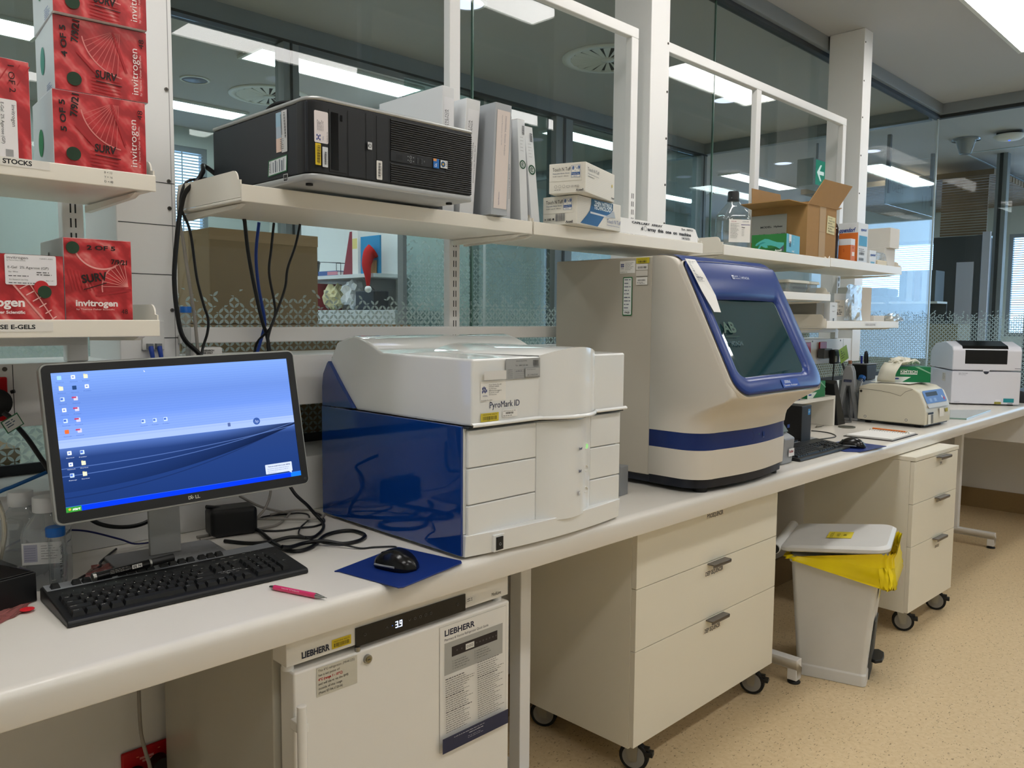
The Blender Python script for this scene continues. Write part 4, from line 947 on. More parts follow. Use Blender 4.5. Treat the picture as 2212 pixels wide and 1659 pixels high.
glove_box('ivory nitrile glove carton with blue front, lower of the two', 1.862, 1.725, 1.7345, .122, .280, .086, -80.5, True)
glove_box('ivory nitrile glove carton with plain front, on top of the other', 1.83, 1.672, 1.8225, .118, .250, .088, -72, False)
# ---- handwritten note
t = thing('handwritten_note', 'long white paper note with black handwriting leaning on the shelf, right of the glove cartons', 'note', (2.165, 1.662, 1.735))
p = [(0, 0), (.478, 0), (.482, .02), (.47, .046), (.455, .050), (0, .051)]
MB().prism(p, (0, 0, 0), (1, 0, 0), (0, .12, 1), (0, 1, 0), .0012, PAPER).build('sheet', t)
d = Dec((0, -.0006, 0), (1, 0, 0), (0, .12, 1)); K = '#16161a'
d.text('CAPILLARY  ARRAY', .075, .037, .0072, K, w=.18, bold=True); d.text('d    array  this  one  on  machine', .125, .018, .0115, K, w=.31, bold=True); d.ring(.150, .024, .0085, .0012, K); d.text('Run : 20/9/21', .375, .0385, .0062, K, w=.075, bold=True); d.text('14/10/21', .37, .004, .0075, K, w=.055, bold=True)
d.build('handwriting', t)

# ================================================================ MACHINES ON THE BENCH
def bump_(x, a, b_, h):      # smooth outward bow between a and b
    if x <= a or x >= b_: return 0.0
    u = (x-a)/(b_-a); return h*(math.sin(PI*u)**.75)
GLW = mat('glossy_white_plastic', '#edeeec', 0.09, coat=.5); SAT = mat('satin_white_plastic', '#e9e8e3', 0.3)
PBLUE = mat('gloss_blue_panel', '#0a3a86', 0.06, coat=1.0); NVY = mat('ink_navy', '#1d2a52', .5)
# ---- white and blue sequencing instrument
t = thing('pyrosequencer', 'white and glossy blue benchtop sequencing machine with three round lights', 'laboratory machine', (1.197, 1.345, 0.9)); Wp = .565
def xs_(n=40): return [i*Wp/n for i in range(n+1)]
# lower body
fy = lambda x: -bump_(x, .222, .432, .042)
body = MB()
ring = lambda z, f, back: [Vector((x, f(x), z)) for x in xs_()]+[Vector((Wp, back, z)), Vector((0.008, back, z))]
body.loft([ring(.058, lambda x: fy(x)+.0, .56), ring(.300, lambda x: fy(x)+.0, .56)], GLW, smooth=False); body.build('body', t, bevel=.0015, auto=50)
base = MB(); fb = lambda x: .004-bump_(x, -.12, Wp+.14, .058)+.022
base.loft([ring(.006, fb, .55), ring(.057, lambda x: fb(x)-.004, .55)], GLW, smooth=False); base.build('base', t, bevel=.002, auto=50)
# front blocks either side of the bowed centre
for k in range(3):
    z0, z1 = (.052, .126, .211)[k], (.124, .209, .297)[k]
    MB().box(.006, -.010, z0, .232, .0, z1, GLW).build('front_block', t, bevel=.003)
    MB().box(.436, -.010, z0, Wp-.001, .0, z1, GLW).build('front_block', t, bevel=.003)
cen = MB(); f2 = lambda x: -.010-.034*(math.sin(PI*max(0, min(1, (x-.222)/.21)))**1.0)
cx_ = [.2265+i*(.4355-.2265)/24 for i in range(25)]
cr_ = lambda z: [Vector((x, f2(x), z)) for x in cx_]+[Vector((.4355, -.001, z)), Vector((.2265, -.001, z))]
cen.loft([cr_(.050), cr_(.297)], GLW, smooth=False); cen.build('centre_panel', t, bevel=.001, auto=50)
# blue side
MB().box(-.006, .0, .008, .0, .578, .306, PBLUE).build('side_panel', t, bevel=.002)
pr = [(.578, .306), (.578, .36), (.572, .395), (.552, .425), (.545, .43), (.43, .31)]
MB().prism(pr, (-.004, 0, 0), (0, 1, 0), (0, 0, 1), (1, 0, 0), .5, PBLUE).build('side_panel', t, bevel=.002)
# lid
lid = MB(); side = [(-.022, .3065), (-.022, .458), (.318, .460)]
for i in range(9):
    u = i/8; side.append((.318+.20*u, .460+.040*math.sin(min(1, u*1.5)*PI/2)-(.02*max(0, u-.66)/.34)))
side += [(.545, .440), (.553, .424), (.428, .3065)]
lid.prism(side, (.006, 0, 0), (0, 1, 0), (0, 0, 1), (1, 0, 0), Wp-.008, GLW); lid.build('lid', t, bevel=.006, seg=3, auto=25)
# bowed centre of the lid front with the hump that runs back over the top
hump = MB(); rings = []
for j in range(13):
    v = j/12; y = -.022+v*.39; xa = .222-.05*v**.7; xb = .432+.05*v**.7; h = .020*(1-.0*v)
    r_ = []
    for i in range(25):
        u = i/24; x = xa+(xb-xa)*u; bow = bump_(u, 0, 1, .042)*(1-v)**3
        r_.append(Vector((x, y-bow, .4595+h*math.sin(PI*u)**.8)))
    rings.append(r_)
hump.loft(rings, GLW, closed=False, caps=False)
fr = []
for z in (.3065, .4595):
    fr.append([Vector((.222+.21*i/24, -.022-bump_(i/24, 0, 1, .042), z if z < .4 else .4595+.020*math.sin(PI*i/24)**.8)) for i in range(25)])
hump.loft(fr, GLW, closed=False, caps=False); hump.build('lid_hump', t)
rim = MB(); rr = lambda x, o: -.022-bump_(x, .222, .432, .042)-o
rings = []
for z, o in ((.305, .001), (.305, .005), (.307, .0065), (.311, .0065), (.314, .001)): rings.append([Vector((.004+x*1.0, rr(x, o), z)) for x in xs_(60)])
rim.loft(rings, GLW, closed=False, caps=False); rim.build('lid_rim', t)
MB().box(.0, -.018, .3005, Wp, .0, .3055, HDRD).build('lid_gap', t)
# switch, lights
MB().box(.073, -.026+.0, .008, .107, .0, .048, GLW).box(.0785, -.0285, .012, .101, -.0262, .043, BLACK).build('power_switch', t, bevel=.001)
dd = Dec((0, -.0287, 0), (1, 0, 0), (0, 0, 1)); dd.ring(.090, .026, .0035, .0008, '#b9bcc0', a0=.9, a1=2*PI+.3); dd.build('switch_mark', t)
LEDG = bpy.data.materials.new('green_led'); LEDG.use_nodes = True; emis(LEDG, '#9fdc8a', .9)
for z, m_ in ((.222, LEDG), (.165, SAT), (.109, SAT)):
    MB().lathe([(.0001, .0), (.0045, .0006), (.0062, .0028), (.0068, .0036)], (.398, f2(.398)+.001, z), m_, 20, axis=(0, -1, 0), cap=(False, False)).build('indicator_light', t)
    MB().lathe([(.0066, .0), (.0066, .0038), (.0085, .0036), (.0088, .0)], (.398, f2(.398)+.001, z), SAT, 20, axis=(0, -1, 0), cap=(False, False)).build('light_bezel', t)
dd = Dec((0, f2(.365)-.0016-(f2(.40)-f2(.365))/.035*.365, 0), (1, (f2(.40)-f2(.365))/.035, 0), (0, 0, 1))
for z, s in ((.219, 'Power'), (.162, 'Busy')): dd.text(s, .368, z, .0075, '#1d2a52', w=.026 if s == 'Power' else .022, bold=True)
dd.rect(.370, .104, .011, .010, '#1d2a52'); dd.rect(.3708, .1048, .0094, .0084, '#edeeec'); dd.rect(.3752, .104, .0009, .010, '#1d2a52'); dd.text('i', .3775, .106, .005, '#1d2a52'); 
o = dd.build('light_captions', t)
d = Dec((0, -.0225, 0), (1, 0, 0), (0, 0, 1)); d.text('PyroMark ID', .058, .3445, .0145, '#1d2a52', w=.098); d.build('lettering', t)
d = Dec((0, -.0225, 0), (1, 0, 0), (0, 0, 1))
d.rect(.030, .361, .080, .046, '#eceae4', .002)
for i in range(7): d.rect(.035+(i % 4)*.004, .380+(i//4)*.007+.002*(i % 2), .003, .006, '#1f3576')
d.text('VIDRL', .036, .372, .0032, '#1f3576', w=.016)
for i, s in enumerate(('Asset Name: PyroID', 'WHO-4402', 'Desc: PSQ Analyser', 'Biotage', 'Serial 01 5-207', 'WHO Influenza Centre')): d.text(s, .055, .397-i*.0045, .0026, '#333333', w=.040-.008*(i % 3))
d.text('Suitable for Use', .031, .3625, .0028, '#222222', w=.034)
d.rect(.030, .315, .056, .0195, '#d9c63a', .001); d.barcode(.036, .3185, .044, .0085, '#2a2710', 4); d.text('MELBOURNE HEALTH', .036, .3295, .0028, '#2a2710', w=.044); d.text('MH34811', .048, .3158, .0018, '#2a2710')
d.rect(.098, .321, .048, .017, '#efeeea'); d.text('HIVD Equipment Ref: 202', .100, .334, .002, '#444444', w=.04); d.barcode(.108, .3275, .026, .0048, '#333333', 8); d.lines(.100, .3235, .042, 1, .003, '#666666')
d.rect(.107, .408, .115, .047, '#a9abab'); d.text('SERVICE SOLUTIONS', .140, .448, .0025, '#222222', w=.036); d.text('Tel  1800 243 066', .138, .4375, .0032, '#222222', w=.042)
for i in range(5):
    for j in range(4): d.disc(.199+i*.0034, .449-j*.0034, .0014, '#1a1a1a', 8)
d.text('QIAGEN', .196, .4345, .0026, '#222222', w=.019); d.rect(.168, .411, .050, .022, '#8d8f8f'); d.rect(.169, .412, .048, .020, '#b0b2b2')
for i in range(5): d.text(('Installation', 'Inspection', 'Preventive', 'Certification', 'Service')[i], .110, .429-i*.0046, .0023, '#333333', w=.016); d.line([(.130, .429-i*.0046), (.163, .429-i*.0046)], .0003, '#444444')
d.text('u/s Perf. A', .135, .425, .003, '#26263a', w=.02, ital=True); d.text('BC-3/06/2018', .174, .414, .0036, '#44444a', w=.035, ital=True); d.text('Service Department', .172, .428, .002, '#444444', w=.03)
d.rect(.034, .410, .07, .020, '#e2e0dc'); d.build('asset_stickers', t)
d = Dec((0, -.0105+.018, 0), (1, 0, 0), (0, 0, 1)); d.text('Biotage', .494, .017, .0100, '#3a3f58', w=.042); d.poly([(.526, .031), (.531, .036), (.532, .044), (.527, .038)], '#d9482f'); o = d.build('maker_name', t); o.rotation_euler = (0, 0, math.radians(7)); o.location = (0, -.075, 0)
for (x, y) in ((.05, .06), (.5, .06), (.05, .5), (.5, .5)): MB().cyl((x, y, .0), (x, y, .0062), .014, RUB, 14).build('foot', t)
# black binder clip and metal block beside it
t = thing('metal_block', 'brushed metal block standing on the bench between the two big machines', 'block', (1.985, 1.50, .9005), 8)
MB().box(0, 0, 0, .048, .055, .092, mat('block_aluminium', '#9b9ea1', .45, .6)).build('block', t, bevel=.002)
t = thing('bulldog_clip', 'small black clip on the bench at the right foot of the white and blue machine', 'clip', (1.805, 1.385, .9005))
MB().prism([(0, 0), (.022, 0), (.022, .012), (.016, .018), (.022, .030), (.014, .034), (.0, .033), (.010, .028), (.004, .015), (0, .012)], (0, 0, 0), (1, 0, 0), (0, 0, 1), (0, 1, 0), .02, BLACK).build('spring', t, bevel=.001)
MB().box(-.004, .002, 0, .012, .018, .003, STEEL).build('lever', t)

# ---- large genetic analyser
SH = mat('warm_grey_shell', '#d9d2c6', .38, bump=.1, bscale=1500); RB = mat('grey_beige_case', '#b7b0a2', .45, bump=.1, bscale=1500); DB = mat('analyser_blue', '#1a377f', .3, bump=.05, bscale=1500); BB = mat('analyser_band_blue', '#0d2a6b', .3); NB = mat('near_black_base', '#0b1322', .4); EDGE = mat('cream_edge', '#e4ddd2', .35)
ox, oy = 2.168, 1.225
t = thing('genetic_analyser', 'tall beige and blue genetic analyser with a slanted window door', 'laboratory machine', (ox, oy, .9)); Wg = .607
MB().box(0, .303, .040, Wg, .715, .750, RB).build('rear_case', t, bevel=.004)
def yfront(z):
    pts = [(.018, .106), (.12, .102), (.19, .103), (.225, .098), (.262, .075), (.290, .035), (.307, .010), (.316, .003), (.330, .003), (.720, .200), (.738, .215), (.747, .235), (.751, .262)]
    for (z0, y0), (z1, y1) in zip(pts, pts[1:]):
        if z <= z1: return y0+(y1-y0)*(z-z0)/(z1-z0)
    return pts[-1][1]
def ringz(z, inset=0.0):
    yf = yfront(z)+inset; r = .085 if z < .235 else max(.012, .085-(z-.235)*1.1) if z < .30 else .014
    r = min(r, .300-yf); bow = .022 if z < .32 else .004
    pts = [Vector((0+inset, .3025, z))]
    for i in range(9):
        a = PI+.5*PI*i/8; pts.append(Vector((inset+r+r*math.cos(a), yf+r+r*math.sin(a), z)))
    for i in range(1, 12):
        x = r+(Wg-2*r)*i/12; pts.append(Vector((x, yf-bow*math.sin(PI*i/12), z)))
    for i in range(9):
        a = 1.5*PI+.5*PI*i/8; pts.append(Vector((Wg-inset-r+r*math.cos(a), yf+r+r*math.sin(a), z)))
    pts.append(Vector((Wg-inset, .3025, z))); return pts
def shell(zs, m, name, inset=0):
    mb = MB(); mb.loft([ringz(z, inset) for z in zs], m); return mb.build(name, t)
shell([.016, .03, .045], NB, 'plinth', .006); MB().box(.01, .30, .016, Wg-.01, .70, .041, NB).build('plinth', t)
for (x, y) in ((.07, .15), (.54, .15), (.07, .62), (.54, .62)): MB().cyl((x, y, .0), (x, y, .0162), .022, RUB, 16).build('foot', t)
shell([.045, .05, .08, .137, .1375], SH, 'lower_shell'); shell([.1375, .19, .1925], BB, 'blue_band', .0015)
o = shell([.1925, .198, .215, .23, .245, .262, .276, .29, .30, .307, .312, .316, .322, .330, .36, .45, .60, .70, .720, .729, .738, .743, .747, .750], SH, 'front_shell')
# door: rounded blue frame with a recessed window, lying on the slope
Yb, Zb, Yt, Zt = yfront(.330)-.012, .330, yfront(.720)-.012, .720
T = Vector((0, Yt-Yb, Zt-Zb)); LT = T.length; T.normalize(); Nn = Vector((0, -T.z, T.y))
O = Vector((0, Yb, Zb))
def dp(x, s, h): return O+Vector((x, 0, 0))+T*s+Nn*(h-.011*(2*x/Wg-1)**2)
def door_ring(x0, s0, x1, s1, r, h): return [dp(x, s, h) for x, s in dense(rrect(x0, s0, x1, s1, r, 8))]
def dense(p, k=6):
    out = []
    for i in range(len(p)):
        a, b_ = p[i], p[(i+1) % len(p)]; n = max(1, int(math.hypot(b_[0]-a[0], b_[1]-a[1])/.03)) if False else k
        for j in range(n): out.append((a[0]+(b_[0]-a[0])*j/n, a[1]+(b_[1]-a[1])*j/n))
    return out
o0 = (.002, -.020, Wg-.002, LT+.018)
mb = MB(); mb.loft([door_ring(*o0, (.07, .07, .022, .022), -.006), door_ring(*o0, (.07, .07, .022, .022), .004), door_ring(o0[0]+.003, o0[1]+.003, o0[2]-.003, o0[3]-.003, (.068, .068, .02, .02), .007)], EDGE, caps=False); mb.build('door_edge', t)
i0 = (.014, -.010, Wg-.012, LT+.012); w0 = (.062, .048, .502, .318)
mb = MB()
mb.loft([door_ring(*i0, (.062, .062, .018, .018), .006), door_ring(i0[0]+.002, i0[1]+.002, i0[2]-.002, i0[3]-.002, (.060, .060, .016, .016), .0125),
         door_ring(i0[0]+.008, i0[1]+.008, i0[2]-.008, i0[3]-.008, (.055, .055, .014, .014), .0145),
         door_ring(w0[0]-.020, w0[1]-.020, w0[2]+.020, w0[3]+.020, (.05, .05, .03, .03), .0145), door_ring(w0[0]-.014, w0[1]-.014, w0[2]+.014, w0[3]+.014, (.046, .046, .026, .026), .012),
         door_ring(*w0, (.035, .035, .018, .018), .0035), door_ring(w0[0]+.001, w0[1]+.001, w0[2]-.001, w0[3]-.001, (.034, .034, .017, .017), .001)], DB, caps=False)
mb.build('door_frame', t)
WN = mat('smoked_window', '#1b3b42', .05, spec=.8, coat=.6)
mb = MB(); rg = [dp(x, s, .0015) for x, s in rrect(w0[0]-.002, w0[1]-.002, w0[2]+.002, w0[3]+.002, (.034, .034, .017, .017), 8)]; mb.add(rg, [list(range(len(rg)))], WN); mb.build('window', t)
# blue top that folds over onto the roof
mb = MB(); rs = []
for (y, z) in ((yfront(.72)-.005, .728), (.222, .747), (.240, .7545), (.262, .7570), (.300, .7572)): rs.append([Vector((x, y, z)) for x in (.02, .3, Wg-.018)])
mb.loft(rs, DB, closed=False, caps=False); mb.build('door_top', t)
d = Dec(O+Nn*.0152, (1, 0, 0), T); d.text('applied', .258, LT-.040, .0048, '#e6ebf4', w=.022); d.text('biosystems', .258, LT-.048, .0048, '#e6ebf4', w=.03); d.rect(.240, LT-.049, .014, .014, '#e6ebf4'); d.text('AB', .2415, LT-.0465, .008, '#1b3f92', w=.011, bold=True); d.rect(.292, LT-.050, .0008, .015, '#e6ebf4'); d.text('HITACHI', .299, LT-.0475, .009, '#e6ebf4', w=.050)
d.rect(.268, -.004, .115, .028, '#20489f', .002); d.text('3500xL', .285, .0105, .0095, '#e6ebf4', w=.044, ital=True); d.text('Genetic Analyzer', .277, .000, .0065, '#e6ebf4', w=.092); d.build('lettering', t)
d = Dec(O+Nn*.0018, (1, 0, 0), T); d.text('AB', .075, .20, .036, '#3e5a4c', w=.075, bold=True); d.rect(.07, .185, .085, .0012, '#3e5a4c'); d.text('HITACHI', .085, .155, .014, '#3a555a', w=.07, bold=True); d.build('window_print', t)
mb = MB(); px = [(.022, .335), (.062, .332), (.066, .25), (.070, .215), (.048, .212), (.030, .27)]
pts = [dp(.004, LT+.014, .022), dp(.052, LT+.010, .024), dp(.058, LT-.045, .030), dp(.078, .32, .026), dp(.072, .262, .024), dp(.040, .265, .022), dp(.022, .335, .022), dp(.010, .40, .024)]
mb.add(pts, [(0, 1, 2, 7), (7, 2, 3, 6), (6, 3, 4, 5)], PAPER); o = mb.build('taped_paper', t, solid=.0006)
d = Dec(pts[0], pts[1]-pts[0], pts[0]-pts[7], .0012); d.lines(.006, -.010, .036, 14, .0055, '#7d8088', t=.0016, seed=6); d.rect(.006, -.045, .034, .0012, '#46506a'); d.rect(.006, -.068, .034, .0012, '#46506a'); d.build('paper_print', t)
d = Dec((-.0003, .715, 0), (0, -1, 0), (0, 0, 1)); q = lambda y: .715-y     # left side, u toward the viewer
d.rect(.283, .699, .062, .040, '#eceae4', .002)
for i in range(6): d.rect(.287+(i % 3)*.0045, .719+(i//3)*.006, .0034, .005, '#1f3576')
d.text('VIDRL', .287, .713, .003, '#1f3576', w=.014)
for i in range(6): d.text('Asset Name: 3500xL', .306, .732-i*.0045, .0023, '#333333', w=.034-.006*(i % 3))
d.text('Suitable for Use', .285, .7015, .0026, '#222222', w=.03)
d.rect(.350, .729, .052, .018, '#c6b62e', .001); d.barcode(.357, .731, .036, .007, '#2a2710', 3); d.text('MELBOURNE HEALTH', .356, .7405, .0026, '#2a2710', w=.038)
d.rect(.351, .708, .046, .019, '#dedad2'); d.barcode(.357, .712, .034, .007, '#333333', 9); d.rect(.351, .688, .046, .018, '#cfcac0', .002); d.rect(.352, .660, .044, .024, '#e6e3dd'); d.barcode(.358, .672, .030, .005, '#333333', 12); d.lines(.355, .667, .035, 2, .0035, '#555555')
d.rect(.299, .560, .038, .126, '#1d6b3c', .003); d.rect(.302, .563, .032, .120, '#e2e5e2', .002); d.text('PASS', .308, .567, .006, '#20242a', w=.02, bold=True)
for i in range(9): d.lines(.305, .676-i*.0115, .026, 1, .006, '#46506a', seed=i)
d.rect(.303, .577, .030, .0006, '#46506a'); d.rect(.303, .618, .030, .0006, '#46506a'); d.build('asset_stickers', t)
dd = Dec((0, yfront(.165)-.0205, 0), (1, 0, 0), (0, 0, 1)); dd.ring(.270, .166, .014, .0012, '#0a1c48', a0=-1.5, a1=1.6)
for i, c_ in enumerate(('#47506a', '#47506a', '#4fae5a')): dd.disc(.297+i*.011, .168, .0016, c_, 8)
dd.rect(.345, .157, .010, .018, '#12357f', .004); dd.rect(.347, .1545, .006, .0012, '#c8d0e0'); dd.rect(.52, .17, .018, .012, '#12357f'); dd.build('band_controls', t)

# ================================================================ COMPUTER CORNER
SCR = {}
def emit_ink(h, s=1.0):
    k = 'screen_'+h+str(s)
    if k not in MATS:
        m = bpy.data.materials.new('screen_'+h.lstrip('#')); m.use_nodes = True; emis(m, h, s); MATS[k] = m
    return MATS[k]
BEZ = mat('monitor_bezel', '#1a1b1d', .4, bump=.2, bscale=1200); MSIL = mat('monitor_silver', '#a9aaa6', .35, .5)
a, ti, ro = math.radians(-5.6), math.radians(11.0), math.radians(1.9)
R = Vector((math.cos(a), math.sin(a), 0)); N0 = Vector((math.sin(a), -math.cos(a), 0)); U = Vector((0, 0, math.cos(ti)))-N0*math.sin(ti); U.normalize()
R2 = R*math.cos(ro)+U*math.sin(ro); U3 = U*math.cos(ro)-R*math.sin(ro); NN = R2.cross(U3)  # toward the viewer
t = thing('computer_monitor', 'black widescreen computer monitor with lit blue desktop on the bench', 'monitor', (0.72, 1.80, .9)); base = Vector((.72, 1.80, .9))
S0 = Vector((.472, 1.662, 1.074))-base; sw, sh = .477, .268; bz, bb = .0155, .019
def mp_(x, y, n): return S0+R2*x+U3*y+NN*n
def slab(x0, y0, x1, y1, r, n0, n1, m, name, bevel=0):
    mb = MB(); p = rrect(x0, y0, x1, y1, r, 6); mb.loft([[mp_(x, y, n0) for x, y in p], [mp_(x, y, n1) for x, y in p]], m, smooth=False); return mb.build(name, t, bevel=bevel, auto=50)
slab(-bz-.004, -bb-.004, sw+bz+.004, sh+bz+.004, .014, -.022, .0005, MSIL, 'silver_surround', .002)
slab(-bz+.01, -bb+.02, sw+bz-.01, sh+bz-.02, .02, -.042, -.0221, BEZ, 'rear_housing', .004)
mb = MB(); ri = [(x, y) for x, y in rrect(-bz, -bb, sw+bz, sh+bz, .011, 6)]; inn = rrect(0, 0, sw, sh, .0005, 6)
rings = [[mp_(x, y, .0006) for x, y in ri], [mp_(x, y, .0032) for x, y in ri], [mp_(x, y, .0032) for x, y in inn], [mp_(x, y, .0008) for x, y in inn]]
mb.loft(rings, BEZ, smooth=False, caps=False); mb.build('bezel', t)
SD = bpy.data.materials.new('desktop_picture'); SD.use_nodes = True
def desktop_mat(m):
    nt = m.node_tree; nt.nodes.clear(); N = nt.nodes.new; L = nt.links.new
    at = N('ShaderNodeUVMap'); sp = N('ShaderNodeSeparateXYZ'); L(at.outputs[0], sp.inputs[0]); x, y = sp.outputs[0], sp.outputs[1]
    def M(op, a, b=None, c=None):
        n = N('ShaderNodeMath'); n.operation = op
        for i, v in enumerate((a, b, c)):
            if v is None: continue
            if isinstance(v, (int, float)): n.inputs[i].default_value = v
            else: L(v, n.inputs[i])
        return n.outputs[0]
    def ramp(v, stops):
        r = N('ShaderNodeValToRGB'); L(v, r.inputs[0]); e = r.color_ramp.elements
        e[0].position, e[0].color = stops[0][0], hexc(stops[0][1]); e[1].position, e[1].color = stops[-1][0], hexc(stops[-1][1])
        for p, c in stops[1:-1]: q = e.new(p); q.color = hexc(c)
        return r.outputs[0]
    def mix(f, a, b):
        n = N('ShaderNodeMix'); n.data_type = 'RGBA'; L(f, n.inputs[0]); L(a, n.inputs[6]); L(b, n.inputs[7]); return n.outputs[2]
    up = ramp(y, [(.50, '#8aabf8'), (.60, '#86a8f6'), (.66, '#7399ee'), (.80, '#6f93e2'), (1.0, '#84abf6')])
    dk = ramp(y, [(.0, '#1f3a78'), (.22, '#24407f'), (.38, '#29437f'), (.47, '#5a7cc8'), (.5, '#6a8ad8')])
    # dark sweep
    u = M('SUBTRACT', x, .25); sw_ = M('MULTIPLY', M('MULTIPLY', u, u), .33); c1 = M('ADD', sw_, .21)
    c0 = M('MULTIPLY', x, .22); c0 = M('ADD', c0, .27)
    e1 = M('SUBTRACT', y, M('ADD', M('MULTIPLY', M('MULTIPLY', x, x), .30), .14)); 
    fade = N('ShaderNodeMapRange'); fade.inputs[1].default_value = 0.0; fade.inputs[2].default_value = .20; fade.inputs[3].default_value = 1.0; fade.inputs[4].default_value = 0.0; L(e1, fade.inputs[0])
    inside = M('MULTIPLY', M('GREATER_THAN', e1, 0.0), fade.outputs[0]); inside = M('MULTIPLY', inside, M('MULTIPLY_ADD', x, .7, .25))
    black = N('ShaderNodeRGB'); black.outputs[0].default_value = hexc('#0d1733')
    dk2 = mix(inside, dk, black.outputs[0])
    # thin line waves
    for k, (s0, o0_, w_) in enumerate(((.36, .10, .004), (.20, .255, .003), (.12, .31, .003))):
        ln = M('LESS_THAN', M('ABSOLUTE', M('SUBTRACT', y, M('ADD', M('MULTIPLY', M('MULTIPLY', x, x), s0), o0_))), w_)
        lc = N('ShaderNodeRGB'); lc.outputs[0].default_value = hexc('#6f92dd' if k else '#16244c'); dk2 = mix(M('MULTIPLY', ln, .45), dk2, lc.outputs[0])
    isup = M('GREATER_THAN', y, .49); col = mix(isup, dk2, up)
    band = M('MULTIPLY', M('GREATER_THAN', y, .455), M('LESS_THAN', y, .515)); bc = N('ShaderNodeRGB'); bc.outputs[0].default_value = hexc('#a9c2fb'); col = mix(band, col, bc.outputs[0])
    st = M('MULTIPLY_ADD', M('SINE', M('MULTIPLY', y, 330.0)), .5, .5); st = M('MULTIPLY', M('MULTIPLY', st, isup), .16)
    wc = N('ShaderNodeRGB'); wc.outputs[0].default_value = hexc('#5a82dd'); col = mix(st, col, wc.outputs[0])
    em = N('ShaderNodeEmission'); L(col, em.inputs[0]); em.inputs[1].default_value = 1.0; o = N('ShaderNodeOutputMaterial'); L(em.outputs[0], o.inputs[0])
desktop_mat(SD)
o = MB().add([mp_(0, 0, .001), mp_(sw, 0, .001), mp_(sw, sh, .001), mp_(0, sh, .001)], [(0, 1, 2, 3)], SD).build('screen', t)
uv = o.data.uv_layers.new(name='UVMap')
for lp in o.data.loops:
    v = o.data.vertices[lp.vertex_index].co-S0; uv.data[lp.index].uv = (v.dot(R2)/sw, v.dot(U3)/sh)
d = Dec(mp_(0, 0, .0009), R2, U3); E_ = emit_ink
d.rect(0, 0, sw, .0105, E_('#0a3cf0')); d.rect(0, 0, .027, .0105, E_('#3c9a3a')); d.text('start', .011, .003, .0048, E_('#f4fff0'), w=.014, ital=True, bold=True); d.rect(sw-.024, 0, .024, .0105, E_('#1a7df2'))
d.disc(.0065, .0055, .0024, E_('#e8b04a'), 8); d.rect(.0, .0099, sw, .0006, E_('#3f74ff'))
d.rect(.396, .0135, .062, .021, E_('#d5e0fb'), .0015); d.poly([(.448, .014), (.456, .014), (.4555, .009)], E_('#d5e0fb')); d.text('There are unused icons on your desktop', .402, .0285, .0024, E_('#33406a'), w=.052, bold=True)
for i in range(3): d.text('The Desktop Cleanup Wizard can help you', .400, .0235-.0042*i, .002, E_('#4a5a92'), w=(.05, .048, .02)[i])
def icon(x, y, kind):
    c_ = {'f': '#f2efce', 'w': '#cfe4fb', 'p': '#d8d4ee', 'r': '#a6dcf4', 'o': '#e8733a', 'd': '#2c4a7c', 't': '#e8edf8'}[kind]
    d.rect(x, y, .0075, .0078, E_(c_), .001)
    if kind == 'p': d.rect(x-.003, y+.0045, .0078, .003, E_('#c2426c'))
    if kind == 'w': d.rect(x+.0005, y+.0025, .0045, .004, E_('#4b74d4'))
    if kind == 'f': d.rect(x, y+.007, .0035, .0018, E_('#e4dca8'))
    if kind == 't': d.rect(x+.002, y+.003, .003, .002, E_('#5a7ad0'))
    d.text(('Network', 'Shortcut', 'Folder', 'Setup')[hash_(x, y)], x-.003, y-.006, .0018, E_('#dfe7fb' if y < .12 else '#4868b8'), w=.014)
def hash_(x, y): return int(x*977+y*613) % 4
for x, y, k in ((.010, .254, 'r'), (.034, .254, 't'), (.056, .254, 'f'), (.011, .233, 'f'), (.034, .233, 'd'), (.056, .234, 't'), (.011, .212, 'w'), (.034, .212, 'p'), (.012, .191, 't'), (.034, .191, 'p'), (.012, .170, 'w'), (.034, .170, 'p'), (.012, .149, 'o'), (.034, .149, 'p'), (.012, .108, 't'), (.034, .107, 'w'), (.012, .086, 't'), (.034, .086, 'f'), (.012, .065, 'w'), (.034, .065, 'f'), (.150, .154, 'w'), (.172, .154, 'w'), (.193, .154, 'w')): icon(x, y, k)
d.rect(.322, .128, .006, .008, E_('#5a6ea8'), .001); d.disc(.386, .133, .0078, E_('#3c5ea8'), 20); d.text('hp', .3815, .1300, .0062, E_('#b9cdfb'), w=.009, ital=True); d.poly([(.165, .262), (.168, .258), (.166, .258)], E_('#ffffff'))
d.build('desktop_icons', t)
d = Dec(mp_(0, 0, .0033), R2, U3); SI = '#b9b6a8'
d.text('D', .2245, -.0125, .0066, SI, w=.0062, bold=True); d.text('LL', .2385, -.0125, .0066, SI, w=.010, bold=True); d.text('E', .2315, -.0130, .0066, SI, w=.0058, bold=True, rot=38)
d.ring(sw+.0075, -.008, .0022, .0004, '#777777')
d.build('maker_name', t)
for i in range(4): MB().obox(mp_(sw+.002, .022+i*.0125, .0033), R2, U3, NN, .009, .0008, .0006, BLACK).build('menu_button', t)
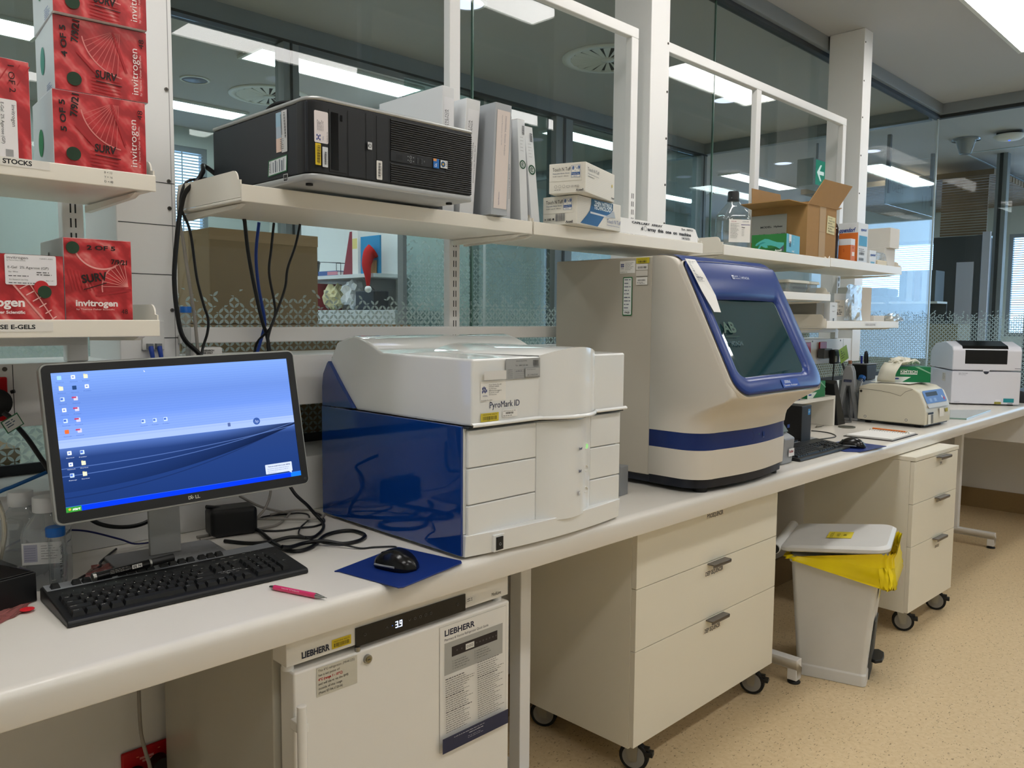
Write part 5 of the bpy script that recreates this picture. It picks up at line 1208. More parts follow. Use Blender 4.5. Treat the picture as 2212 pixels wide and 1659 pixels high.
# stand
st = MB(); z1 = .22
def sv(x, y, z): return Vector((x, y, z))
pl = [(-.034, 0), (.034, 0), (.034, .205), (-.034, .205)]
STD = mat('stand_silver', '#c2c2bf', .45, .15); BSD = mat('stand_base_grey', '#8c8d8f', .45, .1)
ang = math.radians(-5.6); rr_ = lambda x, y: (x*math.cos(ang)-y*math.sin(ang), x*math.sin(ang)+y*math.cos(ang))
rt = Matrix.Rotation(ang, 3, 'Z')
def addr(mb, name, **k):
    mb.v = [tuple(rt @ Vector(v)) for v in mb.v]; return mb.build(name, t, **k)
outl = [(-.034, 0), (.034, 0), (.034, .24), (.011, .24)] + [(.011*math.cos(q), .125-.011*math.sin(q)+0) for q in [i*PI/8 for i in range(0, 9)]] + [(-.011, .24), (-.034, .24)]
mb = MB(); mb.prism(outl, (0, .028, .0085), (1, 0, 0), (0, .05, 1), (0, 1, 0), .012, STD); addr(mb, 'stand_column', bevel=.002, auto=50)
mb = MB(); p = [(-.118, -.082), (.118, -.082), (.112, .09), (-.112, .09)]; p = rrect(-.118, -.080, .118, .095, .02, 6)
mb.prism(p, (0, 0, .0015), (1, 0, 0), (0, 1, 0), (0, 0, 1), .007, BSD); addr(mb, 'stand_base', bevel=.002, auto=50)
mb = MB(); mb.box(-.045, -.02, .17, .045, .055, .24, BEZ); addr(mb, 'hinge_cover', bevel=.006)
for (x, y) in ((-.1, -.06), (.1, -.06), (-.1, .07), (.1, .07)): mb = MB(); mb.cyl((x, y, 0), (x, y, .0016), .008, RUB, 12); addr(mb, 'base_pad')

# ---- keyboards: every key a part
KEYM = mat('key_black', '#151617', .5); LEG = '#d8d6cc'
def keyboard(label, x, y, rz, L=.455, D=.158, legends=True, top='#85888c', stuff=False):
    t = thing('computer_keyboard', label, 'keyboard', (x, y, .9005), rz)
    prof = [(0, .0), (D, 0), (D, .026), (D-.020, .028), (.012, .0125), (.004, .0115), (0, .008)]
    MB().prism(prof, (0, 0, 0), (0, 1, 0), (0, 0, 1), (1, 0, 0), L, mat('keyboard_black', '#141516', .42)).build('case', t, bevel=.003, seg=2)
    sl = (.028-.0125)/(D-.032)
    zt = lambda y_: .0125+sl*(y_-.012)
    mb = MB(); mb.add([(.004, D-.040, zt(D-.040)+.0006), (L-.004, D-.040, zt(D-.040)+.0006), (L-.004, D-.006, zt(D-.012)+.0004), (.004, D-.006, zt(D-.012)+.0004)], [(0, 1, 2, 3)], mat('keyboard_top_strip', top, .4)); mb.build('top_strip', t)
    kk = []; u = .0187; x0 = .012
    rows = [[1.25, 1.25, 1, 1.25, 6.0, 1.25, 1, 1.25, 1.25-.25], [2.25]+[1]*10+[2.25+.0], [1.75]+[1]*11+[2.0], [1.5]+[1]*12+[1.25], [1]*13+[1.75]]
    for r, row in enumerate(rows):
        cx = x0; yy = .016+r*.0186
        for w in row: kk.append((cx, yy, w*u-.0012, .0172)); cx += w*u
    yy = D-.034
    for i, xx in enumerate([0]+[2+j for j in range(4)]+[6.5+j for j in range(4)]+[11+j for j in range(4)]): kk.append((x0+xx*u*.985, yy, u-.0015, .0150))
    nx = x0+15.1*u
    for r, cols in ((0, (0, 1, 2)), (1, (1,)), (3, (0, 1, 2)), (4, (0, 1, 2))):
        for c_ in cols: kk.append((nx+c_*u, .016+r*.0186, u-.0012, .0172))
    for c_ in range(3): kk.append((nx+c_*u, yy, u-.0015, .0150))
    px = nx+3.5*u
    for r in range(5):
        for c_ in range(4):
            if (r, c_) in ((0, 1), (1, 3), (3, 3)): continue
            w = u-.0012; h = .0172
            if (r, c_) == (0, 0): w = 2*u-.0012
            if (r, c_) in ((0, 3), (2, 3)): h = .0172+.0186
            kk.append((px+c_*u, .016+r*.0186, w, h))
    def key(mb, x, y, w, h):
        z = zt(y+h/2)-.002; tp = .0088; ix = .0028; iy = .0022
        mb.hexa([(x, y, z), (x+w, y, z), (x, y+h, z+sl*h), (x+w, y+h, z+sl*h), (x+ix, y+iy, z+tp), (x+w-ix, y+iy, z+tp), (x+ix, y+h-iy*1.4, z+tp+sl*h), (x+w-ix, y+h-iy*1.4, z+tp+sl*h)], KEYM)
        return z+tp
    if stuff:
        mb = MB()
        for k in kk: key(mb, *k)
        mb.build('keys', t)['kind'] = 'stuff'
    else:
        rest = MB()
        order = sorted(range(len(kk)), key=lambda i: -kk[i][2]*kk[i][3])
        for n_, i in enumerate(order):
            if n_ < 100: mb = MB(); key(mb, *kk[i]); mb.build('key', t)
            else: key(rest, *kk[i])
        if rest.v: rest.build('keys', t)['kind'] = 'stuff'
    if legends:
        U_ = Vector((0, 1, sl)); LT_ = ['Ctrl', '', 'Alt', '', '', 'Alt', '', '', 'Ctrl', 'Shift']+list('ZXCVBNM,./')+['Shift', 'Caps']+list('ASDFGHJKL;')+["'", 'Enter', 'Tab']+list('QWERTYUIOP')+['[', ']', '#']+['~']+list('1234567890')+['-', '=', 'Bksp', 'Esc']+['F%d' % i for i in range(1, 13)]+['End', 'Del', 'PgDn', 'Up', 'Del', 'End', 'PgDn', 'Ins', 'Home', 'PgUp', 'Prt', 'Scr', 'Brk', '0', '.', 'Ent', '1', '2', '3', '4', '5', '6', '+', '7', '8', '9', 'Num', '/', '*', '-']
        d = Dec((0, 0, 0), (1, 0, 0), U_); fac = U_.length
        for i, (x, y, w, h) in enumerate(kk):
            s = LT_[i] if i < len(LT_) else ''
            if not s: continue
            z = zt(y+h/2)-.002+.0088; iy = .0022
            d.O = Vector((0, 0, z-sl*y+.0000)) ; d.off = .0003
            # plane through the key top: z = z + sl*(Y - y)
            d.text(s, x+.0045, (y+iy+.0065)*fac, .0034 if len(s) < 2 else .0022, LEG, w=None if len(s) < 2 else min(.0022*len(s), w*.6))
        d.build('key_legends', t)
    return t, zt
kt, zt = keyboard('black computer keyboard in front of the monitor, a marker lying across its top keys', .427, 1.520, -2.2, .468, .190)
d = Dec((0, 0, 0), (1, 0, 0), Vector((0, 1, .104))); d.O = Vector((0, 0, .0115)); d.text('IMPORTANT NOTICE', .300, .070, .0045, '#aeb0b2', w=.05); d.lines(.302, .064, .04, 1, .004, '#777777'); d.build('notice', kt)
# marker pen lying on it
t = thing('marker_pen', 'black felt marker lying across the top row of the keyboard', 'pen', (.512, 1.655, .9005+.0405), 1.0)
MB().cyl((0, 0, 0), (.006, 0, .0003), .0085, STEEL, 20).build('end_band', t); MB().cyl((.006, 0, .0003), (.108, 0, .005), .0082, BLACKG, 20).build('barrel', t); MB().cyl((.108, 0, .005), (.112, 0, .0052), .0088, STEEL, 20).build('cap_band', t)
MB().cyl((.112, 0, .0052), (.158, 0, .0072), .0078, BLACK, 14).build('cap', t)
d = Dec((0, -.0086, .0035), (1, 0, .045), (0, .15, 1)); d.rect(.072, -.0036, .019, .0075, '#c9c6bf'); d.text('N 50', .0895, .0026, .0052, '#222222', w=.016, rot=180, bold=True)
for i in range(3): d.lines(.030, .003-.0028*i, .038, 1, .003, '#8c8a84', t=.0008, seed=i)
d.build('barrel_print', t)
# ballpoint, mouse mats, mice
t = thing('ballpoint_pen', 'pink ballpoint pen lying on the bench near its front edge', 'pen', (.784, 1.466, .9058), math.degrees(math.atan2(-.138, .047)))
MB().cyl((.0, 0, 0), (.012, 0, 0), .0022, STEEL, 14, r1=.0048).build('tail_cap', t); MB().cyl((.012, 0, 0), (.118, 0, 0), .0052, mat('pink_barrel', '#e0346a', .25, coat=.4), 16).build('barrel', t); MB().cyl((.118, 0, 0), (.138, 0, 0), .0052, STEEL, 16, r1=.0016).build('tip_cone', t); MB().cyl((.138, 0, 0), (.144, 0, 0), .0008, STEEL, 8).build('tip', t)
d = Dec((0, -.0045, .0032), (1, 0, 0), (0, .55, 1)); d.text('FaberAS  0.7 ballpoint', .035, -.001, .0022, '#f6d7e2', w=.045); d.build('barrel_print', t)
def mat_sheet(label, pts, zz=.9005):
    t = thing('mouse_mat', label, 'mouse mat', (0, 0, zz)); p = pts
    MB().prism(p, (0, 0, 0), (1, 0, 0), (0, 1, 0), (0, 0, 1), .0028, mat('navy_mouse_mat', '#0d2c74', .45)).build('sheet', t, bevel=.0008)
    return t
mat_sheet('dark blue mouse mat under the near mouse, beside the white and blue machine', [(.938, 1.471), (.945, 1.462), (.972, 1.290), (.982, 1.285), (1.176, 1.325), (1.185, 1.338), (1.150, 1.520), (1.140, 1.524)])
mat_sheet('blue mouse mat under the far mouse at the far bench end', [(3.36, 1.372), (3.40, 1.328), (3.638, 1.308), (3.66, 1.50), (3.40, 1.54)])
def mouse(label, x, y, rz, z=.9036, s=1.0):
    t = thing('computer_mouse', label, 'mouse', (x, y, z), rz); L = .108*s; mb = MB(); rs = []
    for i in range(15):
        u = i/14; w = .034*s*(1-abs(2*u-1)**3.0)**.5*(.92+.1*u)+.0008; h = .043*s*(math.sin(PI*min(1, (u*.93+.05)))**.62)*(.82+.25*u)
        rs.append([Vector((w*math.copysign(abs(math.cos(a))**.8, math.cos(a)), L*(.5-u), .001+max(0, h*math.sin(a)) if math.sin(a) > 0 else .001)) for a in [2*PI*k/24 for k in range(24)]])
    mb.loft(rs, mat('mouse_black', '#0c0c0d', .22)); mb.build('shell', t)
    mb = MB(); mb.tube([(-.031*s, .035*s, .009), (-.034*s, .01, .010), (-.033*s, -.02*s, .010)], .0025, GREYP, 6); mb.tube([(.031*s, .035*s, .009), (.034*s, .01, .010), (.033*s, -.02*s, .010)], .0025, GREYP, 6); mb.build('side_grip', t)
    mb = MB(); mb.cyl((-.003, .034*s, .024*s), (.003, .034*s, .024*s), .006*s, RUB, 16); mb.build('scroll_wheel', t)
    return t
mouse('black computer mouse on the dark blue mat in front of the blue side panel', 1.050, 1.400, 16)
mouse('black computer mouse beside the far keyboard', 3.49, 1.40, 18, s=1.05)
keyboard('black computer keyboard at the far end of the bench, right of the big analyser', 2.985, 1.392, 0, .50, .20, False, '#1a1b1c')

# ================================================================ CABLES
def cable(label, pts, r, m, cat='cable', sub=6, name='cable', group=None):
    pts = [(x, min(y, 1.992-r), z) for x, y, z in pts]
    o = MB().tube(pts, r, m, 8, sub).build(name); return tag(o, label, cat, group)
CB = mat('cable_black', '#0f1012', .4); CG = mat('cable_grey', '#98938b', .5); CBL = mat('cable_blue', '#1a3f9a', .4); CNV = mat('cable_navy', '#141a5c', .4)
c = lambda pts, dy=0: [(x, y+dy, z) for x, y, z in pts]
cable('thick black cable hanging left of the shelf end down to the monitor', [(0.94, 1.995, 1.80), (0.904, 1.99, 1.82), (0.880, 1.94, 1.797), (0.852, 1.91, 1.768), (0.828, 1.92, 1.74), (0.820, 1.93, 1.70), (0.811, 1.93, 1.648), (0.800, 1.93, 1.538), (0.807, 1.93, 1.44), (0.822, 1.93, 1.39), (0.867, 1.93, 1.344), (0.90, 1.86, 1.25), (0.86, 1.80, 1.20)], .0058, CB)
cable('thin black cable hanging beside the thick one, left of the shelf end', [(0.94, 1.997, 1.785), (0.905, 1.99, 1.790), (0.872, 1.95, 1.780), (0.838, 1.945, 1.764), (0.826, 1.945, 1.71), (0.845, 1.94, 1.652), (0.859, 1.94, 1.541), (0.875, 1.94, 1.474), (0.885, 1.94, 1.44), (0.882, 1.94, 1.406), (0.867, 1.94, 1.355), (.85, 1.90, 1.27)], .0033, CB)
cable('grey cable hanging between the pillar and the black cables', [(0.845, 1.99, 1.763), (0.829, 1.965, 1.728), (0.829, 1.96, 1.673), (0.834, 1.955, 1.629), (0.848, 1.955, 1.519), (0.857, 1.955, 1.451), (0.864, 1.955, 1.354), (.865, 1.955, 1.25)], .0042, CG)
cable('thick black cable, leftmost of four hanging under the long shelf', [(0.989, 1.95, 1.690), (0.991, 1.95, 1.687), (0.998, 1.95, 1.617), (1.012, 1.95, 1.536), (1.033, 1.95, 1.441), (1.047, 1.95, 1.398), (1.056, 1.95, 1.337), (1.06, 1.94, 1.26)], .0048, CB)
cable('blue network cable hanging under the long shelf', [(1.037, 1.963, 1.691), (1.027, 1.963, 1.607), (1.033, 1.963, 1.524), (1.048, 1.963, 1.441), (1.044, 1.966, 1.404), (1.022, 1.966, 1.338), (1.0, 1.96, 1.26)], .0042, CBL)
cable('thin black cable in the middle of those hanging under the long shelf', [(1.064, 1.935, 1.690), (1.055, 1.935, 1.621), (1.048, 1.935, 1.561), (1.061, 1.935, 1.489), (1.063, 1.935, 1.453), (1.049, 1.937, 1.417), (1.033, 1.975, 1.381), (1.021, 1.976, 1.339), (1.0, 1.975, 1.27)], .0034, CB)
cable('thin black cable, rightmost of four hanging under the long shelf', [(1.134, 1.925, 1.692), (1.12, 1.925, 1.637), (1.096, 1.925, 1.575), (1.088, 1.925, 1.526), (1.067, 1.925, 1.471), (1.046, 1.925, 1.423), (1.035, 1.925, 1.381), (1.038, 1.927, 1.338), (1.03, 1.93, 1.27)], .0034, CB)
cable('thick black cable looping over the bench in front of the blue side panel', [(0.864, 1.93, 0.976), (0.913, 1.93, 0.962), (0.935, 1.92, 0.94), (0.959, 1.9, 0.918), (.970, 1.857, .907), (0.948, 1.747, 0.905), (0.941, 1.681, 0.905), (0.955, 1.65, 0.905), (0.992, 1.656, 0.905), (1.027, 1.685, 0.905), (1.079, 1.726, 0.905), (1.123, 1.732, 0.905), (1.149, 1.715, 0.905), (1.151, 1.672, 0.905), (1.137, 1.645, 0.905), (1.103, 1.625, 0.905), (1.063, 1.631, 0.905), (1.030, 1.660, 0.912), (0.993, 1.68, 0.911), (0.944, 1.664, 0.914), (.92, 1.66, .92)], .0048, CB, 'cable')
cable('black cable dropping from the monitor and crossing to its stand', [(1.050, 1.86, 1.06), (1.074, 1.93, 1.023), (1.078, 1.9, 1.002), (1.086, 1.88, 0.979), (1.112, 1.87, 0.95), (1.137, 1.87, 0.92), (1.141, 1.844, 0.9045), (1.108, 1.787, 0.9045), (1.066, 1.744, 0.905), (1.037, 1.731, 0.905), (0.991, 1.749, 0.911), (0.945, 1.767, 0.9045), (0.905, 1.79, 0.9045), (0.872, 1.85, 0.9045)], .0045, CB)
cable('thin black cable running from the stand to the back of the blue panel', [(0.93, 2.03, 0.94), (0.972, 1.95, 0.908), (0.982, 1.89, 0.903), (1.018, 1.849, 0.903), (1.066, 1.839, 0.903), (1.111, 1.826, 0.903), (1.153, 1.853, 0.903), (1.185, 1.93, 0.903), (1.19, 1.96, .903)], .0026, CB)
cable('thin black mouse cable curling over the bench to the near mouse', [(0.99, 1.945, 0.910), (1.047, 1.99, 0.908), (1.094, 2.02, 0.906), (1.122, 2.01, 0.9035), (1.151, 1.98, 0.903), (1.16, 1.95, 0.903), (1.139, 1.906, 0.903), (1.098, 1.857, 0.908), (1.061, 1.82, 0.908), (1.037, 1.787, 0.904), (1.025, 1.745, 0.908), (1.024, 1.694, 0.908), (1.031, 1.65, 0.908), (1.054, 1.61, 0.908), (1.078, 1.575, 0.903), (1.108, 1.560, 0.903), (1.141, 1.528, 0.904), (1.115, 1.49, 0.909), (1.072, 1.456, 0.912)], .0022, CB)
cable('black keyboard cable leaving the left rear corner of the keyboard', [(0.505, 1.722, 0.905), (0.507, 1.76, 0.905), (0.535, 1.795, 0.904), (0.585, 1.841, 0.904), (0.60, 1.88, 0.904), (0.66, 1.96, 0.904)], .0026, CB)
cable('thick black cable sagging behind the monitor to its stand', [(.53, 1.80, 1.16), (.54, 1.90, 1.07), (0.592, 1.925, 0.997), (0.63, 1.925, 0.971), (0.681, 1.925, 0.96), (0.722, 1.925, 0.966), (0.739, 1.925, 0.99), (.74, 1.925, 1.06)], .0050, CB)
cable('thin dark blue cable behind the clear bottles and monitor stand', [(0.40, 1.97, .93), (0.50, 1.96, .975), (0.567, 1.96, 0.966), (0.61, 1.96, 0.953), (0.67, 1.96, 0.925), (0.711, 1.96, 0.906), (.80, 1.97, .9025)], .0022, CNV)
cable('blue network cable running behind the left side of the monitor', [(.36, 1.975, 1.04), (0.433, 1.97, 1.072), (0.459, 1.97, 1.08), (0.523, 1.97, 1.102), (0.60, 1.97, 1.13)], .0042, mat('cable_blue_bright', '#155a9c', .4))
cable('grey cable hanging behind the monitor and curving to the bench', [(1.051, 1.95, 0.991), (1.044, 1.95, 0.961), (1.018, 1.94, 0.933), (0.975, 1.945, 0.9045), (0.914, 1.924, 0.9045), (0.838, 1.928, 0.9045)], .0036, CG)
cable('grey cable crossing behind the monitor stand to the right', [(0.962, 1.95, 0.985), (1.014, 1.95, 0.951), (1.062, 1.955, 0.93), (1.125, 2.03, 0.906), (1.123, 1.985, 0.9045), (1.045, 1.905, 0.9045), (0.991, 1.897, 0.9045), (0.905, 1.90, 0.9045), (0.834, 1.90, 0.9045)], .0032, CG)
cable('grey cable loop lying on the bench behind the black cables', [(0.985, 2.02, 0.914), (1.004, 1.98, 0.912), (1.064, 1.925, 0.911), (1.125, 1.872, 0.911), (1.169, 1.879, 0.911), (1.178, 1.946, 0.911), (1.144, 2.018, 0.911), (1.069, 2.035, 0.911)], .0030, CG)
t = thing('power_block', 'black power adaptor lying behind the monitor stand', 'power adaptor', (.86, 1.895, .9005), -12)
MB().box(0, 0, 0, .115, .075, .07, BLACK).build('case', t, bevel=.012, seg=3)
t = thing('network_socket', 'white wall socket plate with two blue network plugs on the left pillar', 'socket', (.738, 1.9788, 1.366))
MB().box(0, -.008, 0, .052, 0, .07, PANEL).build('plate', t, bevel=.002)
for x in (.014, .034):
    MB().box(x-.006, -.022, .004, x+.006, -.008, .016, mat('plug_grey', '#777c80', .4)).build('plug', t)
    MB().tube([(x, -.02, .008), (x, -.026, -.006), (x+.003, -.027, -.03)], [.0062, .0045], CBL, 10).build('plug_boot', t)
    MB().tube([(x+.003, -.027, -.028), (x+.006, -.03, -.07), (x+.012, -.04, -.14)], .003, CBL, 8).build('lead', t)
# red sockets
def red_socket(label, x, z, w=.072, h=.12, y=1.983, plug=None):
    t = thing('red_power_socket', label, 'socket', (x, y, z))
    MB().box(0, -.009, 0, w, -.0003, h, RED).build('plate', t, bevel=.003)
    return t
t = red_socket('red power socket with black plug at the left edge, behind the tagged cable', .362, 1.222, .095, .094)
MB().cyl((.066, -.009, .042), (.066, -.040, .042), .030, BLACK, 24).build('plug', t); MB().cyl((.098, -.02, .062), (.104, -.024, .064), .004, BLACK, 8).build('plug_tab', t)
cable('black power cable with a test tag at the left edge of the picture', [(0.437, 1.93, 1.245), (0.447, 1.925, 1.235), (0.46, 1.93, 1.215), (0.485, 1.945, 1.180), (0.514, 1.95, 1.127), (0.535, 1.93, 1.085), (.555, 1.88, 1.10)], .0052, CB)
t = thing('cable_tag', 'white and green test tag wrapped round the black cable at left', 'tag', (0, 0, 0))
O = Vector((.428, 1.918, 1.226)); Rr = Vector((.030, 0, .018)).normalized(); Uu = Vector((.010, 0, -.02)).normalized()
MB().obox(O, Rr, (0, 1, 0), Uu, .036, .001, .028, mat('tag_green', '#2c6e48', .4)).build('border', t); d = Dec(O, Rr, -Uu, .0008); d.n = Vector((0, -1, 0)); d.rect(.002, -.026, .032, .024, '#d6d8d4'); d.lines(.006, -.008, .022, 3, .005, '#445a70'); d.build('print', t)
t = thing('red_power_socket', 'red double socket on the wall under the bench, left of the refrigerator', 'socket', (.673, 2.018, .318))
MB().box(0, -.010, -.03, .118, -.0003, .058, RED).build('plate', t, bevel=.004)
MB().cyl((.03, -.010, -.006), (.03, -.045, -.006), .024, BLACK, 24).build('plug', t); MB().cyl((.085, -.010, .006), (.085, -.045, .006), .025, BLACK, 24).build('plug', t)
d = Dec((0, -.0104, 0), (1, 0, 0), (0, 0, 1)); d.rect(.042, .030, .034, .006, '#d98b86'); d.rect(.048, .022, .030, .006, '#d98b86'); d.rect(.034, .038, .006, .002, '#ef8f6a'); d.rect(.086, .044, .006, .002, '#ef8f6a'); d.build('print', t)
cable('grey cable dropping from the bench to the red socket under it', [(.700, 1.955, .836), (.700, 1.955, .70), (.699, 1.955, .54), (.700, 1.953, .45), (.706, 1.945, .40), (.716, 1.94, .34), (.72, 1.95, .2), (.70, 1.97, .03)], .0045, CG)

# ================================================================ LEFT BENCH ITEMS
def media_bottle(label, x, y, rz, H=.175, w=.074, fill=.45, lab=True):
    t = thing('media_bottle', label, 'bottle', (x, y, .9005), rz)
    prof = [(w*.46, .0), (w*.5, .004), (w*.5, H*.60), (w*.48, H*.66), (w*.34, H*.77), (w*.24, H*.82), (w*.235, H*.85)]
    mb = MB(); mb.lathe(prof, (0, 0, 0), clear_mat('cloudy_plastic', '#e4e8ea', 0.12, 0.30), 36, cap=(True, False), sq=7); mb.build('bottle', t)
    mb = MB(); mb.lathe([(w*.44, .003), (w*.465, .006), (w*.465, H*fill*.6)], (0, 0, 0), clear_mat('clear_liquid', '#dfe4e6', .05, .12), 36, cap=(True, True), sq=7); mb.build('contents', t)
    MB().lathe([(w*.29, H*.835), (w*.30, H*.84), (w*.30, H*.995), (w*.27, H)], (0, 0, 0), mat('white_cap', '#d5d6d6', .45), 28).build('cap', t)
    if lab:
        d = Dec((-w*.44, -w*.502, 0), (1, 0, 0), (0, 0, 1)); d.rect(w*.0, H*.30, w*.88, H*.24, '#d9d8d6'); d.rect(w*.04, H*.33, w*.30, H*.19, '#a9a8b8')
        for i in range(6): d.rect(w*.06, H*(.35+.026*i), w*.24, H*.004, '#6f6e84')
        d.lines(w*.42, H*.50, w*.4, 6, H*.028, '#7a7a7a', t=H*.005); d.build('label', t)
    return t
media_bottle('clear square bottle with white cap, the nearer one left of the monitor', .474, 1.800, -28, .183, .080)
media_bottle('clear square bottle with white cap, half hidden behind the nearer one', .455, 1.905, -24, .180, .080, lab=False)
t = thing('centrifuge_tube', 'clear tube with blue cap standing before the clear bottle', 'tube', (.475, 1.745, .9005))
MB().lathe([(.0125, 0), (.0135, .002), (.0138, .118)], (0, 0, 0), CLEAR, 24, cap=(True, False)).build('tube', t); MB().lathe([(.0172, .113), (.0176, .115), (.0176, .1295), (.0165, .131)], (0, 0, 0), BLUE, 28).build('cap', t)
MB().lathe([(.0125, .002), (.0126, .05)], (0, 0, 0), clear_mat('clear_liquid', '#dfe4e6', .05, .12), 20).build('contents', t)
d = Dec((.004, -.0144, .030), (0, 0, 1), (-1, 0, 0)); d.n = Vector((0, -1, 0)); d.text('PCR RNA  wash', 0, -.003, .005, '#1a1a1c', w=.066); d.build('handwriting', t)
t = thing('sample_tube', 'clear graduated tube with blue cap hanging beside the pillar edge', 'tube', (.836, 1.955, 1.352))
MB().lathe([(.002, -.02), (.010, 0), (.0115, .105)], (0, 0, 0), CLEAR, 20, cap=(True, False)).build('tube', t); MB().lathe([(.0135, .104), (.0135, .118), (.012, .119)], (0, 0, 0), BLUE, 24).build('cap', t)
MB().box(-.010, .010, .03, .010, .0275, .05, WHITE).build('clip', t)
t = thing('small_white_box', 'small white box marked RESEARCH USE ONLY on the service duct', 'box', (.868, 1.992, 1.3435))
MB().box(0, 0, 0, .078, .05, .026, PANEL).build('case', t, bevel=.006, seg=3); d = Dec((0, -.0004, 0), (1, 0, 0), (0, 0, 1)); d.text('RESEARCH', .022, .0155, .0042, '#1c1c1e', w=.032, bold=True); d.text('USE ONLY', .023, .0095, .0042, '#1c1c1e', w=.028, bold=True); d.build('lettering', t)
t = thing('pen_stand', 'black box shaped pen stand cut by the left edge of the picture', 'stand', (.348, 1.690, .9005), 14)
MB().box(0, 0, 0, .085, .07, .058, BLACK).build('block', t, bevel=.003); MB().hexa([(0, 0, .0585), (.082, 0, .0585), (0, .06, .0585), (.082, .06, .0585), (.0, .02, .088), (.02, .02, .088), (0, .06, .094), (.03, .06, .094)], BLACKG).build('wedge', t, bevel=.002)
cable('clear plastic tubing ring standing at the left edge', [(.30, 1.80, .96), (.33, 1.80, .915), (.372, 1.80, .93), (.395, 1.80, .99), (.400, 1.80, 1.045), (.385, 1.80, 1.10), (.35, 1.80, 1.14), (.30, 1.80, 1.15)], .0048, clear_mat('tubing', '#d8d4c4', .2, .35), 'tubing', name='plastic_tubing')
PINK = clear_mat('pink_bag_film', '#d88f8a', .08, .45)
def sheetish(name, label, cat, pts, m, z=.9012, seed=1, amp=.006, n=9):
    rnd = random.Random(seed); (x0, y0), (x1, y1), (x2, y2), (x3, y3) = pts; mb = MB(); vs = []
    for j in range(n):
        for i in range(n):
            u, v = i/(n-1), j/(n-1); x = (x0*(1-u)+x1*u)*(1-v)+(x3*(1-u)+x2*u)*v; y = (y0*(1-u)+y1*u)*(1-v)+(y3*(1-u)+y2*u)*v
            vs.append((x+rnd.uniform(-.003, .003), y+rnd.uniform(-.003, .003), z+rnd.uniform(0, amp)))
    mb.add(vs, [(j*n+i, j*n+i+1, (j+1)*n+i+1, (j+1)*n+i) for j in range(n-1) for i in range(n-1)], m)
    return tag(mb.build(name, solid=.0006), label, cat)
sheetish('film_bag', 'crumpled reddish film bag lying behind the keyboard, right of the bottles', 'bag', [(.515, 1.745), (.60, 1.76), (.665, 1.84), (.575, 1.86)], PINK, seed=3)
sheetish('film_bag', 'flat reddish film bag lying before the black pen stand', 'bag', [(.31, 1.60), (.395, 1.66), (.435, 1.74), (.33, 1.685)], PINK, seed=4, amp=.003)
tag(MB().cyl((.400, 1.660, .9055), (.400, 1.660, .9062), .012, ink('#d8202c'), 28).build('red_dot_sticker'), 'small red round sticker lying by the left edge of the bench', 'sticker')

# ================================================================ REFRIGERATOR
FW = mat('fridge_white', '#e9e6df', .25, coat=.3); FS = mat('fridge_grey_side', '#b9b5a8', .12)
t = thing('refrigerator', 'white under-bench refrigerator with a lit temperature display', 'refrigerator', (.767, 1.375, 0)); w_ = .605
MB().box(0, .055, .05, w_, .60, .834, FS).build('cabinet', t, bevel=.003)
MB().box(0, .0, .770, w_, .054, .834, FW).build('header', t, bevel=.002)
MB().box(.012, -.006, .06, w_, .048, .757, FW).build('door', t, bevel=.005, seg=3)
MB().box(.158, -.003, .767, .462, -.0001, .8065, BLACKG).build('control_strip', t)
D7 = bpy.data.materials.new('display_digits'); D7.use_nodes = True; emis(D7, '#cfe0ff', 2.2)
d = Dec((0, -.0032, 0), (1, 0, 0), (0, 0, 1))
def seg7(x, y, h, on):
    w = h*.5; k = h*.14
    S = {'a': (x, y+h-k, w, k), 'g': (x, y+h/2-k/2, w, k), 'd': (x, y, w, k), 'f': (x, y+h/2, k, h/2), 'b': (x+w-k, y+h/2, k, h/2), 'e': (x, y, k, h/2), 'c': (x+w-k, y, k, h/2)}
    d.k += 1
    for q in on: d.rect(*S[q], D7, k=d.k)
seg7(.259, .780, .0145, 'abgcd'); seg7(.270, .780, .0145, 'abfgcd'); d.rect(.2675, .780, .0016, .002, D7); d.rect(.250, .787, .0018, .0018, emit_ink('#4a78d8', 1.0))
for i, x in enumerate((.180, .236, .297, .312, .327, .342, .357, .437)):
    if i in (1, 2): d.line([(x-.003, .786+(.0 if i == 1 else .004)), (x, .790 if i == 1 else .786), (x+.003, .786+(.0 if i == 1 else .004))], .0005, '#7b7d80')
    else: d.ring(x, .788, .0032, .0005, '#6d6f72', 12)
d.build('display', t)
d = Dec((0, -.0003, 0), (1, 0, 0), (0, 0, 1)); d.text('LIEBHERR', .033, .779, .0125, '#15203a', w=.064, bold=True); d.text('MediLine', .548, .779, .0085, '#3b3f45', w=.032); d.build('maker_name', t)
d = Dec((0, -.0003, 0), (1, 0, 0), (0, 0, 1)); d.rect(.102, .7775, .046, .0195, '#e2c722', .001); d.barcode(.107, .7805, .036, .008, '#231f0c', 6); d.text('MELBOURNE HEALTH', .106, .7905, .003, '#231f0c', w=.038); d.text('MH41235', .115, .7782, .0018, '#231f0c')
d.rect(.466, .781, .030, .0125, '#dedcd6'); d.lines(.469, .790, .022, 2, .0045, '#6a6a6a'); d.build('header_stickers', t)
d = Dec((0, -.0064, 0), (1, 0, 0), (0, 0, 1)); d.rect(.062, .692, .096, .060, '#c9c4b4')
for i, (s, c_) in enumerate((('This 4°C refrigerator, (MH41235)', '#2e2c28'), ('has a set point of:', '#2e2c28'), ('4°C (range 1 - 10°C)', '#b01a1a'), ('and will alarm via the BMS', '#2e2c28'), ('outside of this range', '#2e2c28'), ('(Point ID 04.17.01A)', '#2e2c28'))): d.text(s, .066, .743-i*.0091, .0050, c_, w=(.086, .050, .056, .070, .055, .056)[i], bold=(i == 2))
d.build('range_notice', t)
